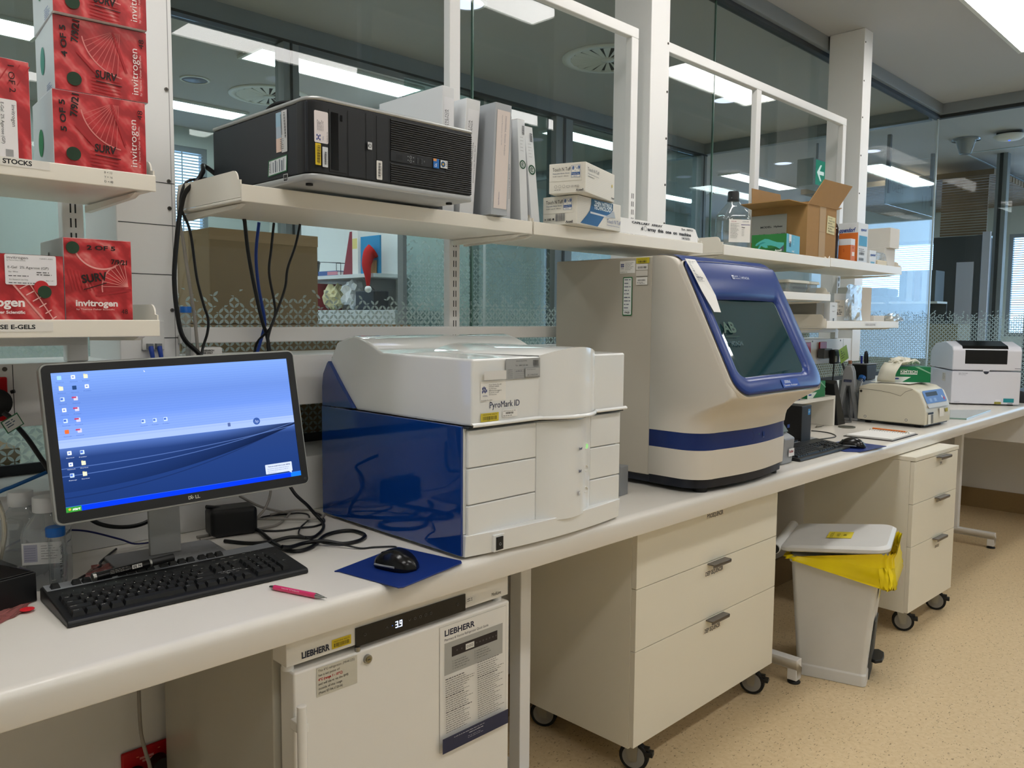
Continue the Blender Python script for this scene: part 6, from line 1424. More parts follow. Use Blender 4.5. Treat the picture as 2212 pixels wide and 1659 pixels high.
d = Dec((0, -.0064, 0), (1, 0, 0), (0, 0, 1)); px0, py0, pw, ph = .380, .452, .212, .296
d.rect(px0, py0, pw, ph, '#9a9a94'); d.rect(px0+.0006, py0+.0006, pw-.0012, ph-.0012, '#e6e3dc')
d.text('LIEBHERR', px0+.014, py0+ph-.024, .0135, '#1a1f38', w=.094, bold=True); d.text('Pharmacy & Vaccine Refrigerator Quick Guide', px0+.014, py0+ph-.036, .0058, '#25283a', w=.138)
d.rect(px0+.014, py0+ph-.117, .186, .076, '#aaa9a3'); d.rect(px0+.036, py0+ph-.078, .146, .0235, '#231b1c'); d.rect(px0+.079, py0+ph-.074, .027, .014, '#d9d6cf'); 
for i in range(3): seg_x = px0+.083+i*.007; d.ring(seg_x+.002, py0+ph-.067, .0030, .0009, '#1a1a1a', 6)
for i in range(9): d.ring(px0+.052+(i*.0145 if i < 2 else i*.0105+.040), py0+ph-.066, .0018, .0004, '#8a8486', 8)
for cxx, yy0, nn in ((.040, .088, 4), (.108, .084, 4)):
    for i in range(nn): d.ring(px0+cxx-.002, py0+ph-yy0-.006*i, .0018, .0004, '#555555', 8); d.lines(px0+cxx+.003, py0+ph-yy0-.006*i-.001, .05, 1, .0035, '#5a5a58', t=.0012, seed=i+nn)
for cxx, top, heads in ((.014, .126, (0, 8, 15)), (.110, .114, (7,))):
    for i in range(29 if cxx < .1 else 31):
        yy = py0+ph-top-i*.0052
        if yy < py0+.045: break
        b_ = i in heads; d.lines(px0+cxx, yy, .090, 1, .0032, '#1e1e20' if b_ else '#54534f', t=.0019 if b_ else .0013, seed=i*7+int(cxx*100))
d.rect(px0+.0006, py0+.0006, pw-.0012, .036, '#262b48'); d.lines(px0+.035, py0+.029, .14, 1, .004, '#c9c9cf', t=.001, seed=4); d.lines(px0+.082, py0+.023, .045, 1, .004, '#e0e0e4', t=.0012, seed=2); d.lines(px0+.078, py0+.016, .05, 2, .004, '#a9aab4', t=.001, seed=9)
d.build('quick_guide_poster', t)
MB().cyl((.183, -.006, .736), (.183, -.012, .736), .0095, STEEL, 24).cyl((.183, -.012, .736), (.183, -.0135, .736), .0065, mat('brass', '#8c8468', .35, .8), 20).box(.1795, -.0142, .7355, .1865, -.0134, .7368, HDRD).build('lock', t)
MB().cyl((.014, .02, .757), (.014, .02, .769), .012, PANEL, 16).build('hinge', t); MB().cyl((w_-.02, .02, .757), (w_-.02, .02, .769), .012, PANEL, 16).build('hinge', t); MB().cyl((.163, -.001, .757), (.163, -.001, .766), .006, STEEL, 14).build('lock_pin', t)
MB().tube([(.006, -.045, .708), (.006, -.045, .10)], .0095, FW, 16, 1).build('handle', t)
for z in (.66, .16): MB().box(.002, -.046, z-.01, .02, -.006, z+.01, FW).build('handle_mount', t, bevel=.002)
for (x, y) in ((.05, .08), (w_-.05, .08), (.05, .55), (w_-.05, .55)): MB().cyl((x, y, 0), (x, y, .0505), .02, BLACK, 14).build('foot', t)

# ================================================================ DRAWER UNITS
HND = mat('handle_grey', '#7d7874', .4, .4)
def castor(t, x, y, zt, ang=0, fork=True):
    r = .048; q = MB(); ca, sa = math.cos(math.radians(ang)), math.sin(math.radians(ang))
    A = Vector((ca, sa, 0)); B = Vector((-sa, ca, 0)); cx = Vector((x, y, r))
    root = MB().cyl(cx-B*.012, cx+B*.012, r, RUB, 28).build('castor_wheel', t, bevel=.004)
    MB().cyl(cx-B*.0135, cx+B*.0135, r*.76, mat('hub_grey', '#8f8d88', .4), 28).cyl(cx-B*.016, cx+B*.016, .006, STEEL, 10).build('hub', root)
    mb = MB()
    for s_ in (-1, 1):
        o_ = cx+B*(s_*.0175); mb.add([o_+A*-.012+Vector((0, 0, -.012)), o_+A*.012+Vector((0, 0, -.012)), o_+A*.030+Vector((0, 0, zt-r-.004)), o_+A*-.016+Vector((0, 0, zt-r-.004))], [(0, 1, 2, 3)], STEEL)
    mb.build('fork', t, solid=.002); MB().cyl(cx+A*.008+Vector((0, 0, zt-r-.006)), cx+A*.008+Vector((0, 0, zt-r+.0005)), .026, STEEL, 20).build('swivel_plate', t)
    MB().obox(cx-A*.062-B*.013+Vector((0, 0, .008)), A, B, (0, 0, 1), .030, .026, .016, BLACK).obox(cx-A*.050-B*.009+Vector((0, 0, .024)), A, B, (0, 0, 1), .034, .018, .012, BLACK).build('brake_lever', t, bevel=.002)
def drawer_unit(label, x, y, w, zs, rz, handles, texts, depth=.46, z0=.105, top=.834):
    t = thing('drawer_unit', label, 'drawer unit', (x, y, 0), rz, 'cream mobile drawer units on castors')
    MB().box(0, .019, z0, w, depth, top-.019, CAB).build('carcass', t, bevel=.001)
    MB().box(-.001, -.003 if handles[0] else .0, top-.0185, w+.001, depth, top, CAB).build('top_board', t, bevel=.0012)
    for i, (za, zb) in enumerate(zs):
        dr = MB().box(.0008, .0, za+.0012, w-.0008, .0185, zb-.0012, CAB).build('drawer_front', t, bevel=.001)
        hx, hw = handles[1+0], handles[2]
        if zb < top-.022 or handles[0]:
            mb = MB(); mb.box(hx, -.026, zb-.0085, hx+hw, .0, zb-.0035, HND).box(hx, -.026, zb-.0165, hx+hw, -.023, zb-.0085, HND); mb.build('handle', dr, bevel=.0008)
        if texts[i]:
            d = Dec((0, -.0003, 0), (1, 0, 0), (0, 0, 1)); s, tx, tw, dz, hh = texts[i]
            d.rect(tx-.006, zb-dz-.004, tw+.014, hh+.008, '#ece3d0'); d.text(s, tx, zb-dz, hh, '#26242a', w=tw, bold=True)
            if tw > .06: d.rect(tx+tw+.022, zb-dz+.012, .024, .016, '#ebe4d6'); d.lines(tx+tw+.025, zb-dz+.022, .016, 2, .006, '#4a4640', t=.002)
            d.build('label', dr)
    for (cx_, cy_, an) in ((.07, .045, 112), (w-.07, .045, 106), (.07, depth-.06, 120), (w-.07, depth-.06, 95)): castor(t, cx_, cy_, z0, an)
    return t
drawer_unit('wide cream drawer unit between the refrigerator and the waste bin', 1.984, 1.432, .905, [(.112, .422), (.422, .620), (.620, .815)], 0, (False, .408, .115), [('DEEP SEQUENCER', .400, .102, .050, .014), ('DEEP SEQUENCER', .396, .115, .046, .014), ('PYROSEQUENCER', .396, .105, .042, .014)][:2]+[('PYROSEQUENCER', .396, .105, .040, .014)], depth=.50)
drawer_unit('narrower cream drawer unit standing out behind the waste bin', 3.846, 1.256, .55, [(.108, .418), (.418, .616), (.616, .813)], -2, (True, .262, .13), [('BIOTA-POOLED', .30, .050, .058, .012), ('SEQUENCING', .285, .07, .030, .012), ('TIPS', .305, .03, .048, .013)], depth=.52)
# ================================================================ WASTE BIN
BN = mat('frosted_polythene', '#dcdcda', .38, noise=.10, nscale=9); YB = mat('yellow_liner', '#f2d80c', .3); 
e1 = Vector((.276, -.961, 0)); e2 = Vector((.961, .276, 0)); A0 = Vector((3.105, 1.44, 0))
t = thing('pedal_bin', 'white pedal bin with a yellow bag and biosecurity sticker under the bench', 'bin', A0)
def lp(a_, b_, z): return e1*a_+e2*b_+Vector((0, 0, z))
def rr2(a0, b0, a1, b1, z, r=.02): return [lp(a_, b_, z) for a_, b_ in rrect(a0, b0, a1, b1, r, 5)]
mb = MB(); mb.loft([rr2(0, 0, .27, .32, .0), rr2(0, 0, .27, .32, .045), rr2(.004, .004, .266, .316, .05), rr2(-.025, -.028, .300, .352, .47), rr2(-.032, -.035, .315, .36, .475), rr2(-.034, -.037, .318, .362, .50)], BN, smooth=False); 
mb.build('body', t, bevel=.003, auto=30)
mb = MB(); mb.hexa([lp(.262, .09, .0), lp(.262, .23, .0), lp(.274, .09, .0), lp(.274, .23, .0), lp(.285, .10, .24), lp(.285, .22, .24), lp(.2895, .10, .24), lp(.2895, .22, .24)], mat('recess_dark', '#565654', .7)); mb.build('pedal_recess', t)
MB().prism([(.266, .11), (.295, .09), (.318, .115), (.322, .16), (.318, .205), (.295, .23), (.266, .21)], (0, 0, .07), e1, e2, (0, 0, 1), .014, BLACK).build('pedal', t, bevel=.004)
# yellow liner: folded skirt over the rim
rings = []; n = 72; rnd = random.Random(11)
ph = [rnd.uniform(0, 6.28) for _ in range(6)]
for zi, (z, o_) in enumerate(((.478, .003), (.452, .012), (.420, .018), (.405, .020), (.412, .016), (.440, .010))):
    r_ = []
    base_ = rrect(-.036-o_, -.039-o_, .322+o_, .366+o_, .05, 17)
    for k, (a_, b_) in enumerate(base_):
        fr_ = max(0, min(1, (a_+.02)/.32)); wob = .006*math.sin(k*1.7+ph[zi])+.004*math.sin(k*3.1+ph[(zi+2) % 6])
        drop = (.478-z)*(.15+.95*fr_); r_.append(lp(a_+wob*.6+(.022*fr_ if a_ > .25 else 0), b_+wob*.6, .502-drop+.003*math.sin(k*.9+zi)))
    rings.append(r_)
mb = MB(); mb.loft(rings, YB, caps=False); mb.build('liner_skirt', t)
mb = MB(); rings = []
for z, o_ in ((.500, .0), (.530, .004), (.548, -.004)):
    r_ = []
    for k, (a_, b_) in enumerate(rrect(-.034+o_, -.037+o_, .335-o_, .366-o_, .05, 17)):
        fr_ = max(0, min(1, (a_+.02)/.32)); r_.append(lp(a_+.02*fr_, b_+.004*math.sin(k*1.3), .500+(z-.500)*fr_*1.2+.004*math.sin(k*2.1+z*60)*fr_))
    rings.append(r_)
mb.loft(rings, YB, caps=False); mb.build('liner_mouth', t)
mb = MB()
def lid_ring(z, o_, lift): return [lp(a_, b_, z+lift*(a_+.06)/.4) for a_, b_ in rrect(-.065-o_, -.045-o_, .335+o_, .375+o_, (.03, .05, .05, .03), 6)]
mb.loft([lid_ring(.515, -.004, .045), lid_ring(.520, .002, .045), lid_ring(.532, .002, .045), lid_ring(.540, -.012, .048)], BN, smooth=False); mb.build('lid', t, bevel=.003, auto=30)
MB().cyl(lp(-.085, -.055, .525), lp(-.085, .375, .525), .021, BN, 24).build('hinge_barrel', t); MB().cyl(lp(-.085, -.0600, .525), lp(-.085, -.0545, .525), .0175, BLACK, 24).build('hinge_cap', t)
U = (e1*1.0+Vector((0, 0, .11))).normalized()
d = Dec(lp(.235, .10, .5755), e2, -U, .0006); YL = '#e0cf3a'; d.n = Vector((0, 0, 1)) 
d = Dec(lp(.185, .09, .5700), -U, e2, .0012); d.n = Vector((-.1, .1, .99)).normalized(); d.rect(0, 0, .095, .11, YL); d.text('BIOSECURITY', .085, .012, .012, '#2a2a14', w=.088, rot=90); d.text('WASTE', .060, .028, .012, '#2a2a14', w=.05, rot=90); d.text('BIN', .034, .038, .012, '#2a2a14', w=.03, rot=90); d.build('lid_sticker', t)
d = Dec(lp(.2915, .09, .33), e2, (e1*.083+Vector((0, 0, 1))), .003); d.rect(0, 0, .10, .095, YL); d.text('BIOSECURITY', .008, .07, .012, '#2a2a14', w=.084); d.text('WASTE', .02, .046, .012, '#2a2a14', w=.056); d.text('BIN', .034, .020, .012, '#2a2a14', w=.03); d.build('front_sticker', t)

# ================================================================ RIGHT SHELVES
zt_ = 1.7445
t = thing('glass_bottle', 'big clear square bottle with black cap on the right shelf', 'bottle', (3.055, 1.755, zt_-.0345), -32); Hb = .275
mb = MB(); mb.lathe([(.050, 0), (.0585, .006), (.0585, .155), (.053, .178), (.032, .205), (.021, .222), (.019, .232), (.019, .242)], (0, 0, 0), GLASSW, 44, cap=(True, False), sq=6); mb.build('bottle', t)
mb = MB(); mb.lathe([(.046, .004), (.0545, .010), (.0545, .10)], (0, 0, 0), clear_mat('clear_liquid', '#dfe4e6', .05, .12), 44, sq=6); mb.build('contents', t)
MB().lathe([(.025, .228), (.0255, .232), (.0235, .238), (.0235, .262), (.021, .268)], (0, 0, 0), BLACK, 24).build('cap', t)
d = Dec((-.048, -.0592, .055), (1, 0, 0), (0, 0, 1)); d.rect(0, 0, .096, .092, '#e6e4e0'); d.rect(.054, .070, .040, .0024, '#34367a'); d.text('1.00126.1000', .008, .082, .004, '#a23a3a', w=.024); d.text('1.02296.5000', .058, .082, .004, '#333a5a', w=.03)
d.text('Water', .056, .058, .005, '#22242a', w=.016, bold=True)
for i in range(14): d.lines(.006, .074-i*.0044, .040, 1, .003, '#8a8a88', t=.0014, seed=i)
for i in range(5): d.text('H2O', .056, .050-i*.006, .0028, '#33353a', w=.011)
d.build('label', t)
# green box with glove picture
t = thing('glove_carton', 'green and teal glove carton with a gloved hand printed on it', 'box', (3.323, 1.813, 1.7445), -82)
GN = mat('green_print', '#2c7a3c', .4); TL = mat('teal_print', '#2b93a4', .4)
MB().box(0, 0, 0, .155, .18, .079, GN).build('carton', t, bevel=.001); MB().box(.1551, .0, .0, .1556, .18, .079, TL).build('side_face', t)
d = Dec((.010, -.0004, 0), (1, 0, 0), (0, 0, 1)); GV = '#4fb3ae'
d.poly([(0, 0), (.135, 0), (.135, .03), (.06, .014), (0, .02)], '#1f5e2c'); d.poly([(.135, .040), (.105, .043), (.085, .050), (.066, .058), (.050, .060), (.028, .050), (.012, .040), (.008, .032), (.013, .030), (.030, .038), (.024, .026), (.020, .017), (.026, .016), (.036, .030), (.044, .024), (.056, .020), (.066, .022), (.060, .030), (.078, .030), (.100, .024), (.120, .012), (.135, .010)], GV)
d.poly([(.012, .034), (.040, .046), (.055, .044), (.030, .036)], '#2f8e8c'); d.poly([(.116, .013), (.135, .002), (.135, .030)], '#565a6a'); d.text('Ansell', .096, .004, .008, '#e9f0ea', w=.030, bold=True); d.text('CE', .002, .006, .009, '#e9f0ea', w=.012, bold=True); d.build('print', t)
d = Dec((.1558, 0.01, 0), (0, 1, 0), (0, 0, 1)); d.rect(.020, .040, .032, .038, '#e4e6e4'); d.barcode(.026, .024, .024, .024, '#17181a', 31); d.text('Ansell', .062, .004, .008, '#d9ecee', w=.03, bold=True)
for i in range(3): d.ring(.082, .040+i*.013, .0045, .001, '#bfe0e4', 8)
d.build('print', t)
# big opened cardboard box
t = thing('cardboard_box', 'opened brown cardboard box with raised flaps on the right shelf', 'box', (3.606, 1.692, 1.7445), -2)
w, dp_, h = .290, .285, .235; th = .004; CDB = mat('kraft_board', '#a88252', .8, noise=.1, nscale=40)
MB().box(0, 0, 0, w, th, h, CDB).box(0, dp_-th, 0, w, dp_, h, CDB).box(w-th, th, 0, w, dp_-th, h, CDB).box(0, th, 0, th, dp_-th, h, CDB).box(th, th, 0, w-th, dp_-th, th, CDB).build('walls', t)
def flap(p0, p1, dirv, L, name='flap', tap=.008):
    p0, p1, D_ = Vector(p0), Vector(p1), Vector(dirv).normalized(); e = (p1-p0).normalized(); nn = e.cross(D_).normalized()*.0035
    q = [p0, p1, p0+D_*L+e*tap, p1+D_*L-e*tap]; mb = MB(); mb.hexa([q[0], q[1], q[0]+nn, q[1]+nn, q[2], q[3], q[2]+nn, q[3]+nn], CDB); return mb.build(name, t)
flap((0, 0, h+.001), (w, 0, h+.001), (.115, -.02, .125), .165, tap=0)
flap((0, dp_, h+.001), (0, 0, h+.001), (-1, 0, .06), .135, tap=.02)
flap((w, 0, h+.001), (w, dp_, h+.001), (.35, 0, .9), .062, tap=.004)
flap((0, dp_, h+.001), (w, dp_, h+.001), (-.15, .02, 1), .10, tap=.01)
flap((w*.995, .0, h+.001), (w, .10, h+.001), (.9, -.1, .22), .06)
d = Dec((0, -.0005, 0), (1, 0, 0), (0, 0, 1)); d.rect(.118, .0, .062, h, '#b29468'); d.rect(.118, .118, .062, .001, '#8d6f48'); d.build('tape', t)
d = Dec((.190, -.0012, .118), (1, 0, -.06), (.06, 0, 1)); d.rect(0, 0, .082, .082, '#d9cf9c')
for i, s in enumerate(('DO NOT', 'TAKE THIS', 'BOX!', 'ILLUMINA', 'RUN', 'REAGENTS')): d.text(s, .010+.004*(i % 2), .069-i*.0122, .0068, '#2a281c', w=.062-.02*(i in (0, 2, 4)))
d.build('note', t)
d = Dec((-.0006, dp_, 0), (0, -1, 0), (0, 0, 1)); d.rect(.002, .075, .183, .125, '#a9a8a2'); d.text('MODEL:  Hybex', .050, .140, .0085, '#26262a', w=.115, bold=True); d.text('CAT#    11191480', .040, .103, .0085, '#26262a', w=.140, bold=True); d.build('model_label', t)
t = thing('amber_bottle', 'dark amber glass bottle between the cardboard box and orange cartons', 'bottle', (3.945, 1.735, 1.7125))
MB().lathe([(.042, 0), (.046, .006), (.046, .175), (.036, .205), (.018, .225), (.017, .24)], (0, 0, 0), mat('amber_glass', '#2a0f08', .06, coat=.5), 32).build('bottle', t)
def plain_box(name, label, x, y, z, w, d_, h, m, rz=0, cat='box', dec=None, side=None, group=None):
    t = thing(name, label, cat, (x, y, z), rz, group); MB().box(0, 0, 0, w, d_, h, m).build('carton', t, bevel=.0012)
    if dec: d = Dec((0, -.0005, 0), (1, 0, 0), (0, 0, 1)); dec(d, w, h); d.build('print', t)
    if side: d = Dec((-.0005, d_, 0), (0, -1, 0), (0, 0, 1)); side(d, d_, h); d.build('print', t)
    return t
OR = '#d9722a'
def ep_front(d, w, h): d.rect(0, 0, w, h*.66, OR); d.text('eppendorf', w*.08, h*.80, h*.08, '#1c3f8c', w=w*.8, bold=True, ital=True); d.text('epT.I.P.S.', w*.3, h*.55, h*.05, '#5c2f14', w=w*.5); d.rect(w*.6, h*.42, w*.35, h*.10, '#e6e2da'); d.lines(w*.1, h*.73, w*.4, 1, h*.04, '#777777')
def ep_side(d, w, h): d.rect(0, 0, w, h*.78, OR); d.text('eppendorf', w*.2, h*.80, h*.09, '#1c3f8c', w=w*.7, bold=True, ital=True)
plain_box('pipette_tip_carton', 'tall orange and white tip carton with blue label, right of the amber bottle', 4.145, 1.675, 1.7125, .125, .13, .230, WCARD, 0, dec=lambda d, w, h: (d.text('eppendorf', w*.25, h*.83, h*.06, '#2a4c9c', w=w*.6, bold=True, ital=True), d.rect(w*.1, h*.50, w*.8, h*.22, '#4fa0c8'), d.barcode(w*.15, h*.30, w*.5, h*.06, '#222222', 2), d.barcode(w*.15, h*.18, w*.5, h*.06, '#222222', 7), d.lines(w*.1, h*.42, w*.7, 2, h*.04, '#777777')), side=ep_side)
plain_box('pipette_tip_carton', 'small orange tip carton standing before the tall orange one', 4.035, 1.664, 1.7125, .050, .065, .140, WCARD, 0, dec=lambda d, w, h: (d.rect(0, 0, w, h*.78, OR), d.rect(w*.25, h*.40, w*.6, h*.14, '#e8e0d8'), d.text('100', w*.3, h*.66, h*.06, '#5c2f14')), side=lambda d, w, h: (d.rect(0, 0, w, h*.78, OR), d.text('S', w*.4, h*.55, h*.1, '#b04a18')))
plain_box('pipette_tip_carton', 'small white and blue carton right of the tall orange one', 4.285, 1.668, 1.7125, .085, .07, .100, WCARD, 0, dec=lambda d, w, h: (d.text('eppendorf', w*.1, h*.72, h*.12, '#2a4c9c', w=w*.8, bold=True, ital=True), d.rect(w*.15, h*.2, w*.6, h*.22, '#6fb0cc')))
WB = mat('matt_white_card', '#dfdbd4', .7)
plain_box('white_carton', 'plain white carton at the shelf end, lower of two stacked', 4.54, 1.690, 1.7125, .155, .17, .130, WB, 0)
t = plain_box('white_carton', 'plain white carton at the shelf end, upper one with a dark hole', 4.565, 1.672, 1.8430, .135, .16, .108, WB, 0)
d = Dec((.0, .0, .1083), (1, 0, 0), (0, 1, 0)); d.disc(.095, .03, .03, '#2a2018', 20); d.build('opening', t)
t = thing('bagged_rack', 'clear crumpled plastic bag with pale rack in front of the white cartons', 'bag', (4.385, 1.664, 1.7125), 0)
MB().box(0, 0, 0, .13, .055, .055, mat('pale_yellow_rack', '#ddd2b8', .6)).build('rack', t, bevel=.004)
def bag_mesh(name, t, x0, x1, yc, z0, z1, hw, seed, m=None, top=.3):
    rnd = random.Random(seed); rs = []; n = 9; mseg = 14
    for i in range(n):
        u = i/(n-1); z = z0+(z1-z0)*u; kx = 1-top*u if top > 0 else 1
        r_ = []
        for k in range(mseg):
            a = 2*PI*k/mseg; j = 1+rnd.uniform(-.16, .16)
            r_.append(Vector(((x0+x1)/2+(x1-x0)/2*kx*math.cos(a)*j, yc+hw*(1-.85*u)*math.sin(a)*j, z+(rnd.uniform(-.008, .008) if 0 < i else 0))))
        rs.append(r_)
    mb = MB(); mb.loft(rs, m or BAGM, smooth=False); return mb.build(name, t)
bag_mesh('film', t, -.01, .20, .030, .0005, .095, .034, 21, top=.1)
# tubs on the shelf behind the analyser
def tub(label, x, y, z=1.5495, w=.12, txt=True, rz=0):
    t = thing('plastic_tub', label, 'tub', (x, y, z), rz); mb = MB()
    ring_ = lambda o, z_: [Vector((a_, b_, z_)) for a_, b_ in rrect(-w/2+o, -.05+o, w/2-o, .05-o, .015, 5)]
    mb.loft([ring_(.012, 0), ring_(.010, .003), ring_(.001, .066)], clear_mat('cloudy_plastic', '#e4e8ea', 0.12, 0.30), smooth=False); mb.build('tub', t)
    mb = MB(); mb.loft([ring_(-.005, .0665), ring_(-.006, .070), ring_(-.004, .078), ring_(.004, .080)], mat('pale_lid', '#d9d8cc', .35), smooth=False); mb.build('lid', t)
    if txt: d = Dec((-w/2, -.0500, 0), (1, 0, 0), (0, -.15, 1), .001); d.text('APPLICATOR BEI', w*.12, .040, .010, '#26262a', w=w*.75); d.text('11/2/W 21', w*.3, .020, .009, '#26262a', w=w*.45); d.build('handwriting', t)
    return t
tub('clear lidded plastic tub half hidden by the blue door, leftmost of three', 3.245, 1.73, txt=False); tub('clear lidded plastic tub with handwriting, middle of three', 3.52, 1.73, w=.20); tub('clear lidded plastic tub, rightmost of three', 3.70, 1.74, w=.10, txt=False)
GB = mat('grey_card', '#8d8b84', .6)
plain_box('grey_carton', 'grey carton on the lowest right shelf, nearest the analyser', 3.800, 1.72, 1.4195, .085, .16, .113, GB)
plain_box('reagent_box', 'white reagent box with printed label, just right of the grey carton', 3.905, 1.700, 1.4195, .085, .12, .118, WCARD, dec=lambda d, w, h: (d.text('illumina', w*.3, h*.82, h*.06, '#333333', w=w*.3), d.text('Nextera  XT', w*.3, h*.60, h*.06, '#333333', w=w*.4), d.rect(w*.4, h*.22, w*.18, h*.12, '#55606a'), d.lines(w*.25, h*.17, w*.4, 2, h*.05, '#555555')))
plain_box('reagent_box', 'larger white reagent box with black print behind the clear bag', 4.03, 1.735, 1.4195, .165, .14, .165, WCARD, -14, dec=lambda d, w, h: (d.rect(w*.04, h*.30, w*.45, h*.5, '#e9e4dc'), d.text('Component', w*.06, h*.72, h*.05, '#2a2a2a', w=w*.2), d.text('KIT  500 rxn', w*.06, h*.58, h*.06, '#2a2a2a', w=w*.35), d.lines(w*.06, h*.48, w*.4, 3, h*.06, '#444444'), d.rect(w*.08, h*.34, w*.1, h*.08, '#1a1a1a')))
plain_box('tall_carton', 'tall plain cream carton right of the hanging clear bag', 4.30, 1.74, 1.4195, .12, .12, .205, WB, -20)
t = thing('tip_bag', 'clear zip bag with white tubes standing against the boxes on the lowest shelf', 'bag', (4.12, 1.685, 1.4495)); rnd = random.Random(5)
bag_mesh('film', t, -.06, .12, .0, .0, .175, .022, 8, top=-.9)
crumple('white_tubes', (.05, .0, .003), (.055, .014, .035), mat('milky_tubes', '#e3e0cf', .5), 9, None, None).parent = t
plain_box('small_open_box', 'small shallow cream box near the end of the lowest right shelf', 4.435, 1.690, 1.4195, .145, .08, .057, WB)
t = thing('small_clear_bag', 'small clear plastic bag lying at the end of the lowest right shelf', 'bag', (4.68, 1.69, 1.4470)); bag_mesh('film', t, -.09, .15, 0, 0, .04, .04, 31, top=.4)
# sockets on the duct at right
t = red_socket('red power socket on the service duct, left of the pair behind the analyser', 4.225, 1.236, .088, .092); t = red_socket('red power socket with charger plugged in, right of the pair', 4.425, 1.236, .088, .092)
MB().box(-.03, -.05, .0, .075, -.0095, .055, mat('adaptor_grey', '#55585a', .5)).build('adaptor', t, bevel=.006); MB().box(.02, -.085, -.030, .090, -.051, .050, BLACK).build('charger', t, bevel=.008); d = Dec((0, -.0855, 0), (1, 0, 0), (0, 0, 1)); d.rect(.026, -.018, .026, .034, '#c9c9c4'); d.lines(.029, .010, .018, 5, .006, '#333333'); d.build('charger_label', t)
cable('black charger cable hanging from the right red socket behind the tissue box', [(4.48, 1.915, 1.205), (4.475, 1.915, 1.14), (4.47, 1.92, 1.06), (4.48, 1.95, .95)], .004, CB)
t = thing('charger_tag', 'lime green test tag on the grey cable under the right red socket', 'tag', (0, 0, 0)); O = Vector((4.435, 1.872, 1.285)); Rr = Vector((.9, 0, .25)); Uu = Vector((.45, 0, -.9))
MB().obox(O, Rr, (0, 1, 0), Uu, .105, .0015, .085, mat('lime', '#9fc31e', .5)).build('tag', t); d = Dec(O, Rr, -Uu, .001); d.n = Vector((0, -1, 0)); d.poly([(.018, -.02), (.030, -.02), (.024, -.008)], '#2c3a10'); d.lines(.012, -.032, .06, 3, .014, '#3c4a16', t=.004); d.build('print', t)
cable('grey cable arching down behind the A-shaped pipette stand to the bench', [(4.51, 1.88, 1.21), (4.53, 1.87, 1.15), (4.50, 1.84, 1.05), (4.42, 1.80, .96), (4.37, 1.765, .9055), (4.34, 1.77, .9045), (4.20, 1.80, .9045)], .006, mat('cable_dark_grey', '#5a5c5e', .5))

# ================================================================ RIGHT BENCH
RS = mat('riser_cream', '#e6e2d8', .35)
t = thing('bench_riser', 'cream open-fronted riser shelf on the bench, right of the analyser', 'riser', (3.05, 1.765, .9005)); wr = 1.115
MB().box(0, 0, .140, wr, .215, .158, RS).build('top_board', t, bevel=.001); MB().box(wr-.020, 0, 0, wr, .215, .1395, RS).build('end_panel', t, bevel=.001); MB().box(0, 0, 0, .02, .215, .1395, RS).build('end_panel', t, bevel=.001); MB().box(.02, .200, 0, wr-.02, .215, .1395, RS).build('back_board', t)
KG = mat('kim_green', '#0d7a4a', .4)
def tissue_box(label, x, y, z, rz, w=.215, d_=.118, h=.082, cut=.0):
    t = thing('tissue_box', label, 'tissue box', (x, y, z), rz, 'green and white laboratory tissue boxes'); MB().box(0, 0, 0, w, d_, h, KG).build('carton', t, bevel=.001)
    for (O, R_, W_) in (((0, -.0005, 0), (1, 0, 0), w), ((-.0005, d_, 0), (0, -1, 0), d_), ((w+.0005, 0, 0), (0, 1, 0), d_)):
        d = Dec(O, R_, (0, 0, 1)); d.poly([(0, 0), (W_*.30, 0), (W_*.52, h*.34), (0, h*.34)], '#dfe6e0'); d.rect(W_*.25, h*.50, W_*.42, h*.07, '#dfe6e0'); d.text('KIMTECH', W_*.25, h*.60, h*.16, '#e9efe9', w=W_*.42, bold=True); d.text('science', W_*.25, h*.80, h*.05, '#dfe6e0', w=W_*.18); d.rect(W_*.06, h*.17, W_*.16, h*.09, '#2a3f8a', h*.03); d.poly([(W_*.6, h), (W_, h*.55), (W_, h*.62), (W_*.7, h)], '#8cc2a4'); d.build('print', t)
    return t
t = tissue_box('green tissue box on the bench riser, a white tissue pulled up', 3.865, 1.780, 1.0590, 0, .205, .118, .082)
TS = mat('soft_tissue', '#e4ded2', .9)
def tissue(t, x, y, z, s=1.0, seed=2):
    rnd = random.Random(seed); mb = MB(); rs = []
    for i in range(7):
        u = i/6; r = (.012+.028*math.sin(PI*min(1, u*.9+.08)))*s; r_ = []
        for k in range(18):
            a = 2*PI*k/18; rr_ = r*(1+.45*math.cos(3*a+seed+u*2)); r_.append(Vector((x+rr_*math.cos(a)+.012*u*s, y+rr_*.5*math.sin(a), z+u*.085*s+.012*math.cos(2*a+seed)*u)))
        rs.append(r_)
    mb.loft(rs, TS); mb.build('tissue', t)
tissue(t, .10, .05, .080)
t = thing('blue_carton', 'small dark blue and white carton lying left of the tissue box on the riser', 'box', (3.66, 1.78, 1.0590)); MB().box(0, 0, 0, .13, .09, .045, mat('navy_carton', '#262f6a', .5)).build('carton', t, bevel=.001); d = Dec((0, -.0005, 0), (1, 0, 0), (0, 0, 1)); d.rect(.05, .006, .06, .028, '#d9dce4'); d.rect(.06, .018, .036, .006, '#262f6a'); d.build('print', t)
t = thing('desktop_computer', 'small black desktop computer standing under the riser front', 'computer', (3.37, 1.555, .9005)); MB().box(0, 0, 0, .095, .20, .180, BLACK).build('case', t, bevel=.004)
MB().box(0, .2005, .0, .095, .205, .18, BLACK).build('rear_panel', t); d = Dec((0, -.0005, 0), (1, 0, 0), (0, 0, 1)); d.rect(.058, .138, .022, .026, '#2f86c4'); d.text('HP', .061, .146, .010, '#d9ecf8', w=.016); d.build('badge', t); t.location = (3.325, 1.552, .9005)
